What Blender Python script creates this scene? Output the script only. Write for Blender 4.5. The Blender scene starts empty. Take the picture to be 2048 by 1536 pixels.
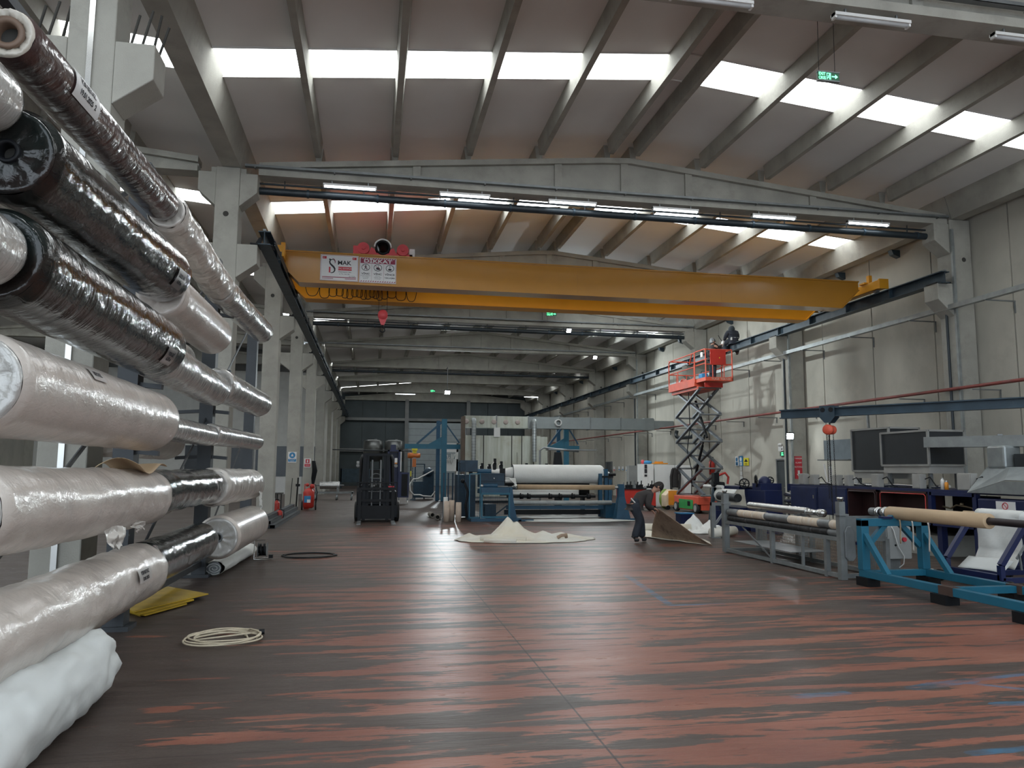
import bpy, bmesh, math, random
from mathutils import Vector, Matrix, noise
C = bpy.context.scene
COL = C.collection
PI = math.pi
random.seed(7)
V = Vector

# ---------------------------------------------------------------- camera
CAM_F, YAW, PITCH, ROLL, EYE = 1520.0, 0.1808470, 0.1115426, 0.0056082, 1.6385
def cam_axes():
    cy, sy, cp, sp = math.cos(YAW), math.sin(YAW), math.cos(PITCH), math.sin(PITCH)
    f = V((sy*cp, cy*cp, sp)); r = V((cy, -sy, 0)); u = r.cross(f)
    cr, sr = math.cos(ROLL), math.sin(ROLL)
    return f, cr*r + sr*u, -sr*r + cr*u
FW, RT, UP = cam_axes()
def at(x, y, X=None, Y=None, Z=None):
    d = FW + RT*((x-1024)/CAM_F) - UP*((y-768)/CAM_F)
    if X is not None: t = X/d.x
    elif Y is not None: t = Y/d.y
    else: t = (Z-EYE)/d.z
    return V((0, 0, EYE)) + d*t
cd = bpy.data.cameras.new('camera'); cam = bpy.data.objects.new('camera', cd); COL.objects.link(cam)
cd.sensor_fit = 'HORIZONTAL'; cd.sensor_width = 36.0; cd.lens = CAM_F/2048*36.0
cd.clip_start = 0.05; cd.clip_end = 300
m = Matrix((RT, UP, -FW)).transposed().to_4x4(); m.translation = V((0, 0, EYE))
cam.matrix_world = m
C.camera = cam

# ---------------------------------------------------------------- materials
def _n(nt, t, **k):
    n = nt.nodes.new(t)
    for a, b in k.items(): setattr(n, a, b)
    return n
def _bsdf(name):
    m = bpy.data.materials.new(name); m.use_nodes = True
    return m, m.node_tree, m.node_tree.nodes['Principled BSDF']
def pmat(name, col, rough=.5, metal=0., var=.25, vscale=3., vstretch=(1, 1, 1), bump=.0, bscale=40., bstretch=(1, 1, 1),
         coat=0., coatr=.1, col2=None, spec=.5, dirt=None, dirtamt=.5, dirtscale=1.2, distort=0., trans=0.):
    """procedural paint / concrete / steel: noise-varied base colour, roughness and fine bump"""
    m, nt, b = _bsdf(name); L = nt.links
    tc = _n(nt, 'ShaderNodeTexCoord')
    mp = _n(nt, 'ShaderNodeMapping'); mp.inputs['Scale'].default_value = vstretch
    L.new(tc.outputs['Object'], mp.inputs['Vector'])
    ns = _n(nt, 'ShaderNodeTexNoise'); ns.inputs['Scale'].default_value = vscale; ns.inputs['Detail'].default_value = 6
    ns.inputs['Distortion'].default_value = distort
    L.new(mp.outputs[0], ns.inputs['Vector'])
    rp = _n(nt, 'ShaderNodeValToRGB')
    c2 = col2 or tuple(c*(1-var) for c in col)
    rp.color_ramp.elements[0].position = .32; rp.color_ramp.elements[0].color = (*c2, 1)
    rp.color_ramp.elements[1].position = .68; rp.color_ramp.elements[1].color = (*col, 1)
    L.new(ns.outputs['Fac'], rp.inputs[0])
    out = rp.outputs[0]
    if dirt:
        n2 = _n(nt, 'ShaderNodeTexNoise'); n2.inputs['Scale'].default_value = dirtscale; n2.inputs['Detail'].default_value = 10
        n2.inputs['Roughness'].default_value = .7
        L.new(tc.outputs['Object'], n2.inputs['Vector'])
        r2 = _n(nt, 'ShaderNodeValToRGB'); r2.color_ramp.elements[0].position = .52; r2.color_ramp.elements[1].position = .72
        r2.color_ramp.elements[1].color = (dirtamt,)*3 + (1,)
        L.new(n2.outputs['Fac'], r2.inputs[0])
        mx = _n(nt, 'ShaderNodeMix', data_type='RGBA'); L.new(r2.outputs[0], mx.inputs[0])
        L.new(out, mx.inputs[6]); mx.inputs[7].default_value = (*dirt, 1)
        out = mx.outputs[2]
    L.new(out, b.inputs['Base Color'])
    b.inputs['Roughness'].default_value = rough; b.inputs['Metallic'].default_value = metal
    b.inputs['Specular IOR Level'].default_value = spec
    if coat: b.inputs['Coat Weight'].default_value = coat; b.inputs['Coat Roughness'].default_value = coatr
    if trans: b.inputs['Transmission Weight'].default_value = trans
    if bump:
        mb = _n(nt, 'ShaderNodeMapping'); mb.inputs['Scale'].default_value = bstretch
        L.new(tc.outputs['Object'], mb.inputs['Vector'])
        nb = _n(nt, 'ShaderNodeTexNoise'); nb.inputs['Scale'].default_value = bscale; nb.inputs['Detail'].default_value = 5
        L.new(mb.outputs[0], nb.inputs['Vector'])
        bp = _n(nt, 'ShaderNodeBump'); bp.inputs['Strength'].default_value = bump; bp.inputs['Distance'].default_value = .02
        L.new(nb.outputs['Fac'], bp.inputs['Height']); L.new(bp.outputs[0], b.inputs['Normal'])
    return m
def emat(name, col, strength, base=(.8, .8, .8)):
    m, nt, b = _bsdf(name)
    b.inputs['Base Color'].default_value = (*base, 1)
    b.inputs['Emission Color'].default_value = (*col, 1); b.inputs['Emission Strength'].default_value = strength
    b.inputs['Roughness'].default_value = .5
    return m
def film(name, col, col2, rough=.22, coat=.8, coatr=.1, ring=18., amt=.5, crinkle=.35, metal=0., cscale=5., vscale=2.5, spec=.5, fineamt=.16):
    """stretch-wrapped film over a roll: ring-like wraps round the axis (Y) and sharp crinkles"""
    m, nt, b = _bsdf(name); L = nt.links
    tc = _n(nt, 'ShaderNodeTexCoord')
    def noise_(scale, stretch, det=4, dist=0.):
        mp = _n(nt, 'ShaderNodeMapping'); mp.inputs['Scale'].default_value = stretch
        L.new(tc.outputs['Object'], mp.inputs['Vector'])
        n = _n(nt, 'ShaderNodeTexNoise'); n.inputs['Scale'].default_value = scale; n.inputs['Detail'].default_value = det
        n.inputs['Distortion'].default_value = dist
        L.new(mp.outputs[0], n.inputs['Vector']); return n.outputs['Fac']
    cv = noise_(vscale, (1, .7, 1), 5, .6)
    rp = _n(nt, 'ShaderNodeValToRGB')
    rp.color_ramp.elements[0].position = .35; rp.color_ramp.elements[0].color = (*col2, 1)
    rp.color_ramp.elements[1].position = .65; rp.color_ramp.elements[1].color = (*col, 1)
    L.new(cv, rp.inputs[0]); L.new(rp.outputs[0], b.inputs['Base Color'])
    rings = noise_(2.0, (.8, ring, .8), 3, .35)
    cr = _n(nt, 'ShaderNodeTexVoronoi'); cr.feature = 'SMOOTH_F1'; cr.inputs['Scale'].default_value = cscale
    dist = _n(nt, 'ShaderNodeMapping'); dist.inputs['Scale'].default_value = (1.2, 1.8, 1.2)
    L.new(tc.outputs['Object'], dist.inputs['Vector'])
    nz = _n(nt, 'ShaderNodeTexNoise'); nz.inputs['Scale'].default_value = 3.; nz.inputs['Detail'].default_value = 4
    L.new(dist.outputs[0], nz.inputs['Vector'])
    mxv = _n(nt, 'ShaderNodeMix', data_type='RGBA'); mxv.inputs[0].default_value = .35
    L.new(dist.outputs[0], mxv.inputs[6]); L.new(nz.outputs['Color'], mxv.inputs[7])
    L.new(mxv.outputs[2], cr.inputs['Vector'])
    fine_ = noise_(17., (1.4, .7, 1.4), 5, 1.2)
    a3 = _n(nt, 'ShaderNodeMath', operation='MULTIPLY'); L.new(fine_, a3.inputs[0]); a3.inputs[1].default_value = fineamt
    a1 = _n(nt, 'ShaderNodeMath', operation='MULTIPLY'); L.new(rings, a1.inputs[0]); a1.inputs[1].default_value = amt
    a2 = _n(nt, 'ShaderNodeMath', operation='MULTIPLY'); L.new(cr.outputs['Distance'], a2.inputs[0]); a2.inputs[1].default_value = crinkle
    ad = _n(nt, 'ShaderNodeMath', operation='ADD'); L.new(a1.outputs[0], ad.inputs[0]); L.new(a2.outputs[0], ad.inputs[1])
    ad2 = _n(nt, 'ShaderNodeMath', operation='ADD'); L.new(ad.outputs[0], ad2.inputs[0]); L.new(a3.outputs[0], ad2.inputs[1]); ad = ad2
    bp = _n(nt, 'ShaderNodeBump'); bp.inputs['Strength'].default_value = 1.; bp.inputs['Distance'].default_value = .02
    L.new(ad.outputs[0], bp.inputs['Height'])
    L.new(bp.outputs[0], b.inputs['Normal']); L.new(bp.outputs[0], b.inputs['Coat Normal'])
    b.inputs['Roughness'].default_value = rough; b.inputs['Metallic'].default_value = metal
    b.inputs['Coat Weight'].default_value = coat; b.inputs['Coat Roughness'].default_value = coatr
    b.inputs['Specular IOR Level'].default_value = spec
    return m

M = {}
M['concrete'] = pmat('concrete', (.40, .39, .345), .85, var=.22, vscale=1.6, bump=.25, bscale=60, dirt=(.2, .19, .165), dirtamt=.55)
M['concrete_dark'] = pmat('concrete_dark', (.20, .205, .20), .85, var=.22, vscale=1.6, bump=.2, bscale=50)
M['panel'] = pmat('wall_panel', (.50, .48, .415), .88, var=.2, vscale=.9, vstretch=(1, 1, .5), bump=.2, bscale=45, dirt=(.34, .32, .275), dirtamt=.6, dirtscale=.7)
M['backwall'] = pmat('back_wall', (.06, .075, .08), .8, var=.2, vscale=.8, bump=.15)
M['gap'] = pmat('joint_gap', (.05, .048, .043), .9)
M['roof'] = pmat('roof_sheet', (.82, .82, .81), .7, var=.06, vscale=.8, bump=.12, bscale=7, bstretch=(.15, 6, 1))
M['white_wall'] = pmat('white_wall', (.62, .62, .58), .8, var=.1)
M['dark_glass'] = pmat('dark_glass', (.035, .045, .055), .25, var=.2)
M['steel_blue'] = pmat('runway_steel', (.035, .062, .085), .45, .2, var=.35, vscale=4, dirt=(.11, .14, .155), dirtamt=.35)
M['black_pipe'] = pmat('black_pipe', (.018, .028, .036), .4, var=.3)
M['steel'] = pmat('grey_steel', (.22, .235, .24), .45, .4, var=.25, vscale=5)
M['grey_paint'] = pmat('grey_paint', (.20, .215, .215), .5, .1, var=.25, vscale=6, dirt=(.1, .095, .085), dirtamt=.5)
M['galv'] = pmat('galvanised', (.36, .39, .39), .42, .55, var=.25, vscale=5, bump=.05)
M['rack'] = pmat('rack_steel', (.045, .052, .06), .5, .1, var=.2)
M['black'] = pmat('black_metal', (.008, .009, .011), .5, .0, var=.3, spec=.25)
M['rubber'] = pmat('rubber', (.02, .02, .02), .8)
M['chrome'] = pmat('bright_steel', (.62, .62, .60), .25, .95, var=.15)
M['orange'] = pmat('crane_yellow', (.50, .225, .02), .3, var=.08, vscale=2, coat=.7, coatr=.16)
M['orange_lit'] = pmat('crane_yellow_lit', (.72, .33, .015), .4, var=.06, vscale=2)  # same crane yellow, light on rear girder and end carriages put into the colour
M['pipe_red'] = pmat('pipe_red', (.26, .055, .045), .55, var=.3, dirt=(.2, .15, .13), dirtamt=.4)
M['red'] = pmat('red_paint', (.48, .03, .02), .4, var=.2)
M['pinkred'] = pmat('hoist_red', (.72, .08, .09), .45, var=.15)
M['lift_red'] = pmat('lift_red', (.62, .085, .04), .5, var=.18, dirt=(.3, .1, .07), dirtamt=.4)
M['green'] = pmat('green_panel', (.03, .27, .07), .5, var=.2)
M['sc_grey'] = pmat('scissor_grey', (.15, .17, .19), .4, .35, var=.3, vscale=8)
M['mblue'] = pmat('machine_blue', (.010, .075, .145), .45, var=.22, vscale=4, dirt=(.03, .07, .1), dirtamt=.5)
M['sblue'] = pmat('stand_blue', (.010, .125, .20), .45, var=.15, vscale=4, dirt=(.03, .09, .13), dirtamt=.3)
M['dblue'] = pmat('dark_machine_blue', (.008, .038, .07), .5, var=.3, vscale=5)
M['navy'] = pmat('navy_paint', (.008, .016, .075), .42, var=.25, dirt=(.02, .025, .05), dirtamt=.4)
M['cabblue'] = pmat('cabinet_blue', (.008, .020, .09), .6, var=.35, vscale=3)
M['maroon'] = pmat('maroon_panel', (.035, .010, .010), .55, var=.35, vscale=3, dirt=(.016, .012, .014), dirtamt=.6)
M['kraft'] = pmat('kraft_tube', (.50, .36, .22), .6, var=.14, vscale=5, vstretch=(1, .4, 1))
M['white_cloth'] = pmat('white_cloth', (.74, .75, .72), .85, var=.07, bump=.2, bscale=20)
M['white_paper'] = pmat('white_paper', (.66, .68, .66), .8, var=.05, bump=.1, bscale=12)
M['cream'] = pmat('cream_felt', (.72, .66, .52), .85, var=.12, col2=(.74, .73, .67), vscale=1.3, bump=.25, bscale=25)
M['brown_sheet'] = pmat('brown_sheet', (.36, .265, .19), .85, var=.2, vscale=5, dirt=(.06, .035, .025), dirtamt=.8, dirtscale=3.5)
M['white'] = pmat('white_paint', (.72, .72, .70), .5, var=.06)
M['signwhite'] = pmat('sign_white', (.75, .75, .74), .5, var=.03)
M['signred'] = pmat('sign_red', (.55, .03, .05), .5, var=.05)
M['signmaroon'] = pmat('sign_maroon', (.30, .03, .07), .5, var=.05)
M['signblue'] = pmat('sign_blue', (.03, .22, .45), .5, var=.05)
M['signyellow'] = pmat('sign_yellow', (.75, .65, .03), .5, var=.05)
M['ink'] = pmat('ink', (.02, .02, .025), .6)
M['yellow'] = pmat('yellow_board', (.55, .36, .03), .5, var=.3, vscale=5)
M['hose'] = pmat('cream_hose', (.60, .52, .38), .55, var=.1)
M['skin'] = pmat('skin', (.42, .23, .16), .6, var=.1)
M['hair'] = pmat('hair', (.02, .016, .013), .7)
M['jacket'] = pmat('jacket_black', (.03, .028, .028), .85, var=.25, bump=.2, bscale=20)
M['trousers'] = pmat('trousers', (.025, .032, .045), .85, var=.3, bump=.2, bscale=20)
M['shoe'] = pmat('shoe', (.012, .012, .012), .5)
M['refl'] = pmat('reflective_band', (.5, .5, .5), .4)
M['limegreen'] = pmat('lime_green', (.22, .33, .07), .7)
M['eorange'] = pmat('bright_orange', (.85, .32, .03), .5)
M['glassy'] = pmat('pane', (.12, .16, .18), .15, trans=.5)

F = {}
F['white'] = film('film_white', (.64, .58, .52), (.52, .46, .41), rough=.38, coat=.7, coatr=.14, ring=9, amt=.22, crinkle=.42, cscale=3.2)
F['crumple'] = film('film_crumpled', (.64, .61, .56), (.53, .49, .44), rough=.35, coat=.8, coatr=.15, ring=4, amt=.5, crinkle=1.1, cscale=6)
F['black'] = film('film_black', (.010, .016, .015), (.016, .011, .010), rough=.2, coat=1., coatr=.06, ring=3, amt=.16, crinkle=.55, cscale=2.6, spec=.05)
F['black_rippled'] = film('film_black_rippled', (.010, .016, .015), (.018, .012, .010), rough=.2, coat=1., coatr=.06, ring=9, amt=.32, crinkle=.5, cscale=4, spec=.05)
F['brown'] = film('film_brown', (.085, .045, .042), (.04, .022, .020), rough=.28, coat=.85, coatr=.12, ring=7, amt=.35, crinkle=.7, cscale=7)
F['clear'] = film('film_clear', (.50, .49, .46), (.40, .385, .36), rough=.25, coat=1., coatr=.08, ring=9, amt=.5, crinkle=.55, cscale=5, metal=.15)
F['face'] = pmat('roll_face', (.56, .51, .43), .45, var=.15, vscale=7, coat=.4, coatr=.15, bump=.3, bscale=18)

# ---------------------------------------------------------------- mesh builder
class MB:
    def __init__(s): s.v = []; s.f = []; s.sm = []; s.mi = []; s.cur = 0
    def add(s, vs, fs, smooth=False):
        o = len(s.v); s.v += [V(p) for p in vs]
        for f in fs: s.f.append([o+i for i in f]); s.sm.append(smooth); s.mi.append(s.cur)
        return s
    def box(s, x0, x1, y0, y1, z0, z1):
        vs = [(x, y, z) for z in (z0, z1) for y in (y0, y1) for x in (x0, x1)]
        return s.add(vs, [(0, 2, 3, 1), (4, 5, 7, 6), (0, 1, 5, 4), (2, 6, 7, 3), (0, 4, 6, 2), (1, 3, 7, 5)])
    def cbox(s, c, sx, sy, sz): return s.box(c[0]-sx/2, c[0]+sx/2, c[1]-sy/2, c[1]+sy/2, c[2]-sz/2, c[2]+sz/2)
    def bar(s, p, q, w, h, up=(0, 0, 1)):
        """rectangular bar from p to q, w across, h along 'up'"""
        p, q = V(p), V(q); d = (q-p).normalized(); u = V(up)
        if abs(d.dot(u)) > .97: u = V((0, 1, 0))
        r = d.cross(u).normalized(); u = r.cross(d).normalized()
        vs = []
        for c in (p, q):
            for a, b in ((-1, -1), (1, -1), (1, 1), (-1, 1)): vs.append(c + r*a*w/2 + u*b*h/2)
        return s.add(vs, [(3, 2, 1, 0), (4, 5, 6, 7), (0, 1, 5, 4), (1, 2, 6, 5), (2, 3, 7, 6), (3, 0, 4, 7)])
    def tube(s, p, q, r, seg=16, r2=None, caps=True):
        p, q = V(p), V(q); d = (q-p).normalized(); r2 = r if r2 is None else r2
        a = V((0, 0, 1)) if abs(d.z) < .9 else V((1, 0, 0))
        x = d.cross(a).normalized(); y = d.cross(x)
        vs = []
        for c, rr in ((p, r), (q, r2)):
            for i in range(seg):
                t = 2*PI*i/seg; vs.append(c + (x*math.cos(t)+y*math.sin(t))*rr)
        s.add(vs, [(i, (i+1) % seg, seg+(i+1) % seg, seg+i) for i in range(seg)], True)
        if caps:
            s.add(vs[:seg], [list(range(seg))[::-1]]); s.add(vs[seg:], [list(range(seg))])
        return s
    def path(s, pts, r, seg=8, closed=False):
        pts = [V(p) for p in pts]; n = len(pts); rings = []
        prev = None
        for i in range(n):
            if closed: d = pts[(i+1) % n]-pts[i-1]
            else: d = pts[min(i+1, n-1)]-pts[max(i-1, 0)]
            d.normalize()
            if prev is None:
                a = V((0, 0, 1)) if abs(d.z) < .9 else V((1, 0, 0)); x = d.cross(a).normalized()
            else: x = (prev - d*prev.dot(d)).normalized()
            prev = x; y = d.cross(x)
            rings.append([pts[i]+(x*math.cos(2*PI*k/seg)+y*math.sin(2*PI*k/seg))*r for k in range(seg)])
        vs = [p for R in rings for p in R]; fs = []
        m_ = n if closed else n-1
        for i in range(m_):
            j = (i+1) % n
            for k in range(seg): fs.append((i*seg+k, i*seg+(k+1) % seg, j*seg+(k+1) % seg, j*seg+k))
        s.add(vs, fs, True)
        if not closed:
            s.add(rings[0], [list(range(seg))[::-1]]); s.add(rings[-1], [list(range(seg))])
        return s
    def lathe(s, o, axis, prof, seg=24, smooth=True):
        """prof: list of (distance along axis, radius)"""
        o = V(o); d = V(axis).normalized(); a = V((0, 0, 1)) if abs(d.z) < .9 else V((1, 0, 0))
        x = d.cross(a).normalized(); y = d.cross(x); vs = []
        for t, r in prof:
            for i in range(seg):
                g = 2*PI*i/seg; vs.append(o + d*t + (x*math.cos(g)+y*math.sin(g))*max(r, 1e-4))
        fs = []
        for j in range(len(prof)-1):
            for i in range(seg): fs.append((j*seg+i, j*seg+(i+1) % seg, (j+1)*seg+(i+1) % seg, (j+1)*seg+i))
        return s.add(vs, fs, smooth)
    def prism(s, poly, d, smooth=False):
        """planar polygon (3-D points) extruded by vector d"""
        poly = [V(p) for p in poly]; d = V(d); n = len(poly)
        vs = poly + [p+d for p in poly]
        return s.add(vs, [list(range(n))[::-1], list(range(n, 2*n))] + [(i, (i+1) % n, n+(i+1) % n, n+i) for i in range(n)], smooth)
    def ibeam(s, p, q, w, h, tf, tw, up=(0, 0, 1)):
        u = V(up)
        s.bar(V(p)+u*(h/2-tf/2), V(q)+u*(h/2-tf/2), w, tf); s.bar(V(p)-u*(h/2-tf/2), V(q)-u*(h/2-tf/2), w, tf)
        return s.bar(p, q, tw, h-2*tf)
    def grid(s, fn, nu, nv, smooth=True, th=0.):
        vs = [V(fn(i/nu, j/nv)) for j in range(nv+1) for i in range(nu+1)]
        fs = [(j*(nu+1)+i, j*(nu+1)+i+1, (j+1)*(nu+1)+i+1, (j+1)*(nu+1)+i) for j in range(nv) for i in range(nu)]
        return s.add(vs, fs, smooth)
    def sphere(s, c, r, sc=(1, 1, 1), nu=16, nv=10):
        c = V(c)
        return s.grid(lambda a, b: c + V((math.cos(2*PI*a)*math.sin(PI*b)*r*sc[0], math.sin(2*PI*a)*math.sin(PI*b)*r*sc[1], -math.cos(PI*b)*r*sc[2])), nu, nv)
    def build(s, name, mat, parent=None, bevel=0., solid=0., subsurf=0):
        off = V((0, 0, 0)); p = parent
        while p is not None: off += p.location; p = p.parent
        me = bpy.data.meshes.new(name)
        me.from_pydata([v-off for v in s.v], [], s.f)
        me.polygons.foreach_set('use_smooth', s.sm)
        mats = mat if isinstance(mat, (list, tuple)) else [mat]
        for m_ in mats: me.materials.append(m_)
        if len(mats) > 1: me.polygons.foreach_set('material_index', s.mi)
        me.update()
        o = bpy.data.objects.new(name, me); COL.objects.link(o)
        if parent is not None: o.parent = parent
        if bevel:
            b = o.modifiers.new('bevel', 'BEVEL'); b.width = bevel; b.segments = 2; b.limit_method = 'ANGLE'
        if solid:
            b = o.modifiers.new('solid', 'SOLIDIFY'); b.thickness = solid; b.offset = 0
        if subsurf:
            b = o.modifiers.new('ss', 'SUBSURF'); b.levels = b.render_levels = subsurf
        return o

def split(mb, name, mat, parent=None, **k):
    """every separate piece in the builder becomes a mesh of its own"""
    n = len(mb.v); par = list(range(n))
    def find(a):
        while par[a] != a: par[a] = par[par[a]]; a = par[a]
        return a
    for f in mb.f:
        for i in f[1:]: par[find(f[0])] = find(i)
    key = {}
    for i, v in enumerate(mb.v):          # pieces that share points exactly (tube and its caps) stay together
        q = (round(v.x, 5), round(v.y, 5), round(v.z, 5))
        if q in key: par[find(i)] = find(key[q])
        else: key[q] = i
    groups = {}
    for fi, f in enumerate(mb.f): groups.setdefault(find(f[0]), []).append(fi)
    out = []
    for g in groups.values():
        m_ = MB(); mp = {}
        for fi in g:
            for i in mb.f[fi]:
                if i not in mp: mp[i] = len(m_.v); m_.v.append(mb.v[i])
            m_.f.append([mp[i] for i in mb.f[fi]]); m_.sm.append(mb.sm[fi]); m_.mi.append(mb.mi[fi])
        out.append(m_.build(name, mat, parent, **k))
    return out

def tag(o, label=None, cat=None, group=None, kind=None):
    if label: o['label'] = label
    if cat: o['category'] = cat
    if group: o['group'] = group
    if kind: o['kind'] = kind
    return o
def thing(name, label, cat, loc=(0, 0, 0), group=None, kind=None):
    o = bpy.data.objects.new(name, None); COL.objects.link(o); o.location = loc; o.empty_display_size = .1
    return tag(o, label, cat, group, kind)
def dup(root, dloc, label=None, group=None):
    """a copy of a thing, its parts and their sub-parts, moved by dloc"""
    r = root.copy(); COL.objects.link(r); r.location = V(root.location)+V(dloc)
    if label: r['label'] = label
    if group: r['group'] = group
    for ch in list(root.children):
        c = ch.copy(); COL.objects.link(c); c.parent = r
        for g in list(ch.children):
            d = g.copy(); COL.objects.link(d); d.parent = c
    return r
def text(s, o, right, up, size, mat, name, parent=None, align='CENTER', th=.002, sx=1., bold=0.):
    """real lettering turned into a mesh, lying on the plane of right/up at o"""
    cu = bpy.data.curves.new(name, 'FONT'); cu.body = s; cu.size = size; cu.align_x = align; cu.align_y = 'CENTER'; cu.extrude = th; cu.offset = bold
    to = bpy.data.objects.new(name, cu); COL.objects.link(to)
    dg = bpy.context.evaluated_depsgraph_get(); me = bpy.data.meshes.new_from_object(to.evaluated_get(dg))
    bpy.data.objects.remove(to)
    r = V(right).normalized(); u = V(up).normalized(); n = r.cross(u)
    off = V((0, 0, 0)); p = parent
    while p is not None: off += p.location; p = p.parent
    mm = Matrix((r*sx, u, n)).transposed().to_4x4(); mm.translation = V(o)-off
    me.transform(mm); me.materials.clear(); me.materials.append(mat)
    ob = bpy.data.objects.new(name, me); COL.objects.link(ob)
    if parent is not None: ob.parent = parent
    return ob
def YN(n): return 16.863 + (n-1)*8.0
XL, XR = -3.0, 14.65          # inner faces of the two column rows
# ================================================================ THE SHELL
RIDGE = 5.85
def roofz(x): return 8.78 + .0955*(x+3) if x < RIDGE else 9.625 - .0955*(x-RIDGE)
NB = 8                                     # last column row (Y = 72.9)
# ---- floor: worn red paint over grey concrete
def floor_material():
    m, nt, b = _bsdf('worn_red_floor'); L = nt.links
    geo = _n(nt, 'ShaderNodeNewGeometry')
    sx = _n(nt, 'ShaderNodeSeparateXYZ'); L.new(geo.outputs['Position'], sx.inputs[0])
    def mth(op, a, b_=None, c=None, clamp=False):
        n = _n(nt, 'ShaderNodeMath', operation=op, use_clamp=clamp)
        for i, v in enumerate((a, b_, c)):
            if v is None: continue
            if isinstance(v, (int, float)): n.inputs[i].default_value = v
            else: L.new(v, n.inputs[i])
        return n.outputs[0]
    def nz(scale, stretch, det=6, rough=.55, dist=0., rot=0., loc=(0, 0, 0)):
        mp = _n(nt, 'ShaderNodeMapping'); mp.inputs['Scale'].default_value = stretch; mp.inputs['Rotation'].default_value = (0, 0, rot)
        mp.inputs['Location'].default_value = loc
        L.new(geo.outputs['Position'], mp.inputs['Vector'])
        n = _n(nt, 'ShaderNodeTexNoise'); n.inputs['Scale'].default_value = scale; n.inputs['Detail'].default_value = det
        n.inputs['Roughness'].default_value = rough; n.inputs['Distortion'].default_value = dist
        L.new(mp.outputs[0], n.inputs['Vector']); return n.outputs['Fac']
    def ramp(v, stops):
        r = _n(nt, 'ShaderNodeValToRGB'); e = r.color_ramp.elements
        while len(e) < len(stops): e.new(.5)
        for i, (p, c) in enumerate(stops): e[i].position = p; e[i].color = (*c, 1) if isinstance(c, tuple) else (c, c, c, 1)
        L.new(v, r.inputs[0]); return r.outputs[0]
    def mixc(f, a, c):
        n = _n(nt, 'ShaderNodeMix', data_type='RGBA')
        L.new(f, n.inputs[0])
        for i, v in ((6, a), (7, c)):
            if isinstance(v, tuple): n.inputs[i].default_value = (*v, 1)
            else: L.new(v, n.inputs[i])
        return n.outputs[2]
    red = ramp(nz(1.1, (.6, 1.6, 1), 5), [(.3, (.18, .062, .042)), (.5, (.25, .092, .060)), (.72, (.33, .135, .088))])
    grey = ramp(nz(2.3, (.5, 2, 1), 6), [(.3, (.038, .034, .030)), (.7, (.072, .063, .055))])
    streak = nz(1.0, (.58, 4.7, 1), 9, .62, .4)
    brd = nz(.55, (.7, 1.0, 1), 3, .5)
    fine = nz(9., (.6, 3.0, 1), 6, .7, rot=.5)
    # wear grows with distance down the hall and along the left edge
    yw = mth('MULTIPLY', mth('SUBTRACT', sx.outputs['Y'], 21.), .09, clamp=True)
    lw = mth('MULTIPLY', mth('SUBTRACT', .2, sx.outputs['X']), .075, clamp=True)
    rw = mth('MULTIPLY', mth('MULTIPLY', mth('SUBTRACT', sx.outputs['X'], 4.4), .03, clamp=True), mth('MULTIPLY', mth('SUBTRACT', sx.outputs['Y'], 6.5), .35, clamp=True))
    wear = mth('ADD', mth('ADD', mth('MULTIPLY', streak, 1.0), mth('MULTIPLY', brd, .35)), mth('MULTIPLY', fine, .20))
    wear = mth('ADD', wear, mth('ADD', mth('MULTIPLY', yw, .45), mth('ADD', lw, rw)))
    wm = ramp(wear, [(.778, 0.), (.792, 1.)])
    wm = mth('MULTIPLY', wm, .94)
    col = mixc(wm, red, grey)
    # dusty brown film
    col = mixc(mth('MULTIPLY', nz(.35, (1, 1, 1), 3), .35), col, (.13, .095, .078))
    # blue painted marks, broken by the wear
    def seg(a, b_, w):
        ax, ay = a; bx, by = b_; dx, dy = bx-ax, by-ay; L2 = dx*dx+dy*dy
        px_ = mth('SUBTRACT', sx.outputs['X'], ax); py_ = mth('SUBTRACT', sx.outputs['Y'], ay)
        t = mth('DIVIDE', mth('ADD', mth('MULTIPLY', px_, dx), mth('MULTIPLY', py_, dy)), L2, clamp=True)
        ex = mth('SUBTRACT', px_, mth('MULTIPLY', t, dx)); ey = mth('SUBTRACT', py_, mth('MULTIPLY', t, dy))
        d = mth('SQRT', mth('ADD', mth('MULTIPLY', ex, ex), mth('MULTIPLY', ey, ey)))
        return mth('LESS_THAN', mth('ADD', d, mth('MULTIPLY', mth('SUBTRACT', fine, .5), w*1.5)), w)
    marks = None
    for a, b_, w in (((3.1, 5.30), (3.5, 5.32), .05), ((4.1, 5.36), (4.7, 5.47), .06), ((4.6, 5.45), (6.2, 5.72), .035), ((4.6, 5.42), (5.3, 4.9), .03),
                     ((3.95, 11.6), (3.63, 9.0), .05), ((3.63, 9.0), (4.3, 9.0), .04), ((4.4, 4.9), (5.1, 4.85), .05), ((3.5, 4.1), (5, 4.15), .04)):
        k = seg(a, b_, w); marks = k if marks is None else mth('MAXIMUM', marks, k)
    bw = mth('MULTIPLY', marks, ramp(nz(2.2, (1, 3, 1), 5, loc=(3, 1, 0)), [(.44, .25), (.58, 1.)]))
    col = mixc(mth('MULTIPLY', bw, .72), col, (.045, .15, .25))
    # saw-cut joints
    jy = mth('LESS_THAN', mth('ABSOLUTE', mth('SUBTRACT', sx.outputs['X'], 1.41)), .007)
    jx = mth('LESS_THAN', mth('ABSOLUTE', mth('SUBTRACT', mth('PINGPONG', mth('SUBTRACT', sx.outputs['Y'], .81), 4.), 4.)), .006)
    col = mixc(mth('MULTIPLY', mth('MAXIMUM', jy, mth('MULTIPLY', jx, .7)), .85), col, (.03, .022, .02))
    # tiny specks and dark stains
    vo = _n(nt, 'ShaderNodeTexVoronoi'); vo.inputs['Scale'].default_value = 3.2; L.new(geo.outputs['Position'], vo.inputs['Vector'])
    sp = mth('LESS_THAN', vo.outputs['Distance'], .018)
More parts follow.
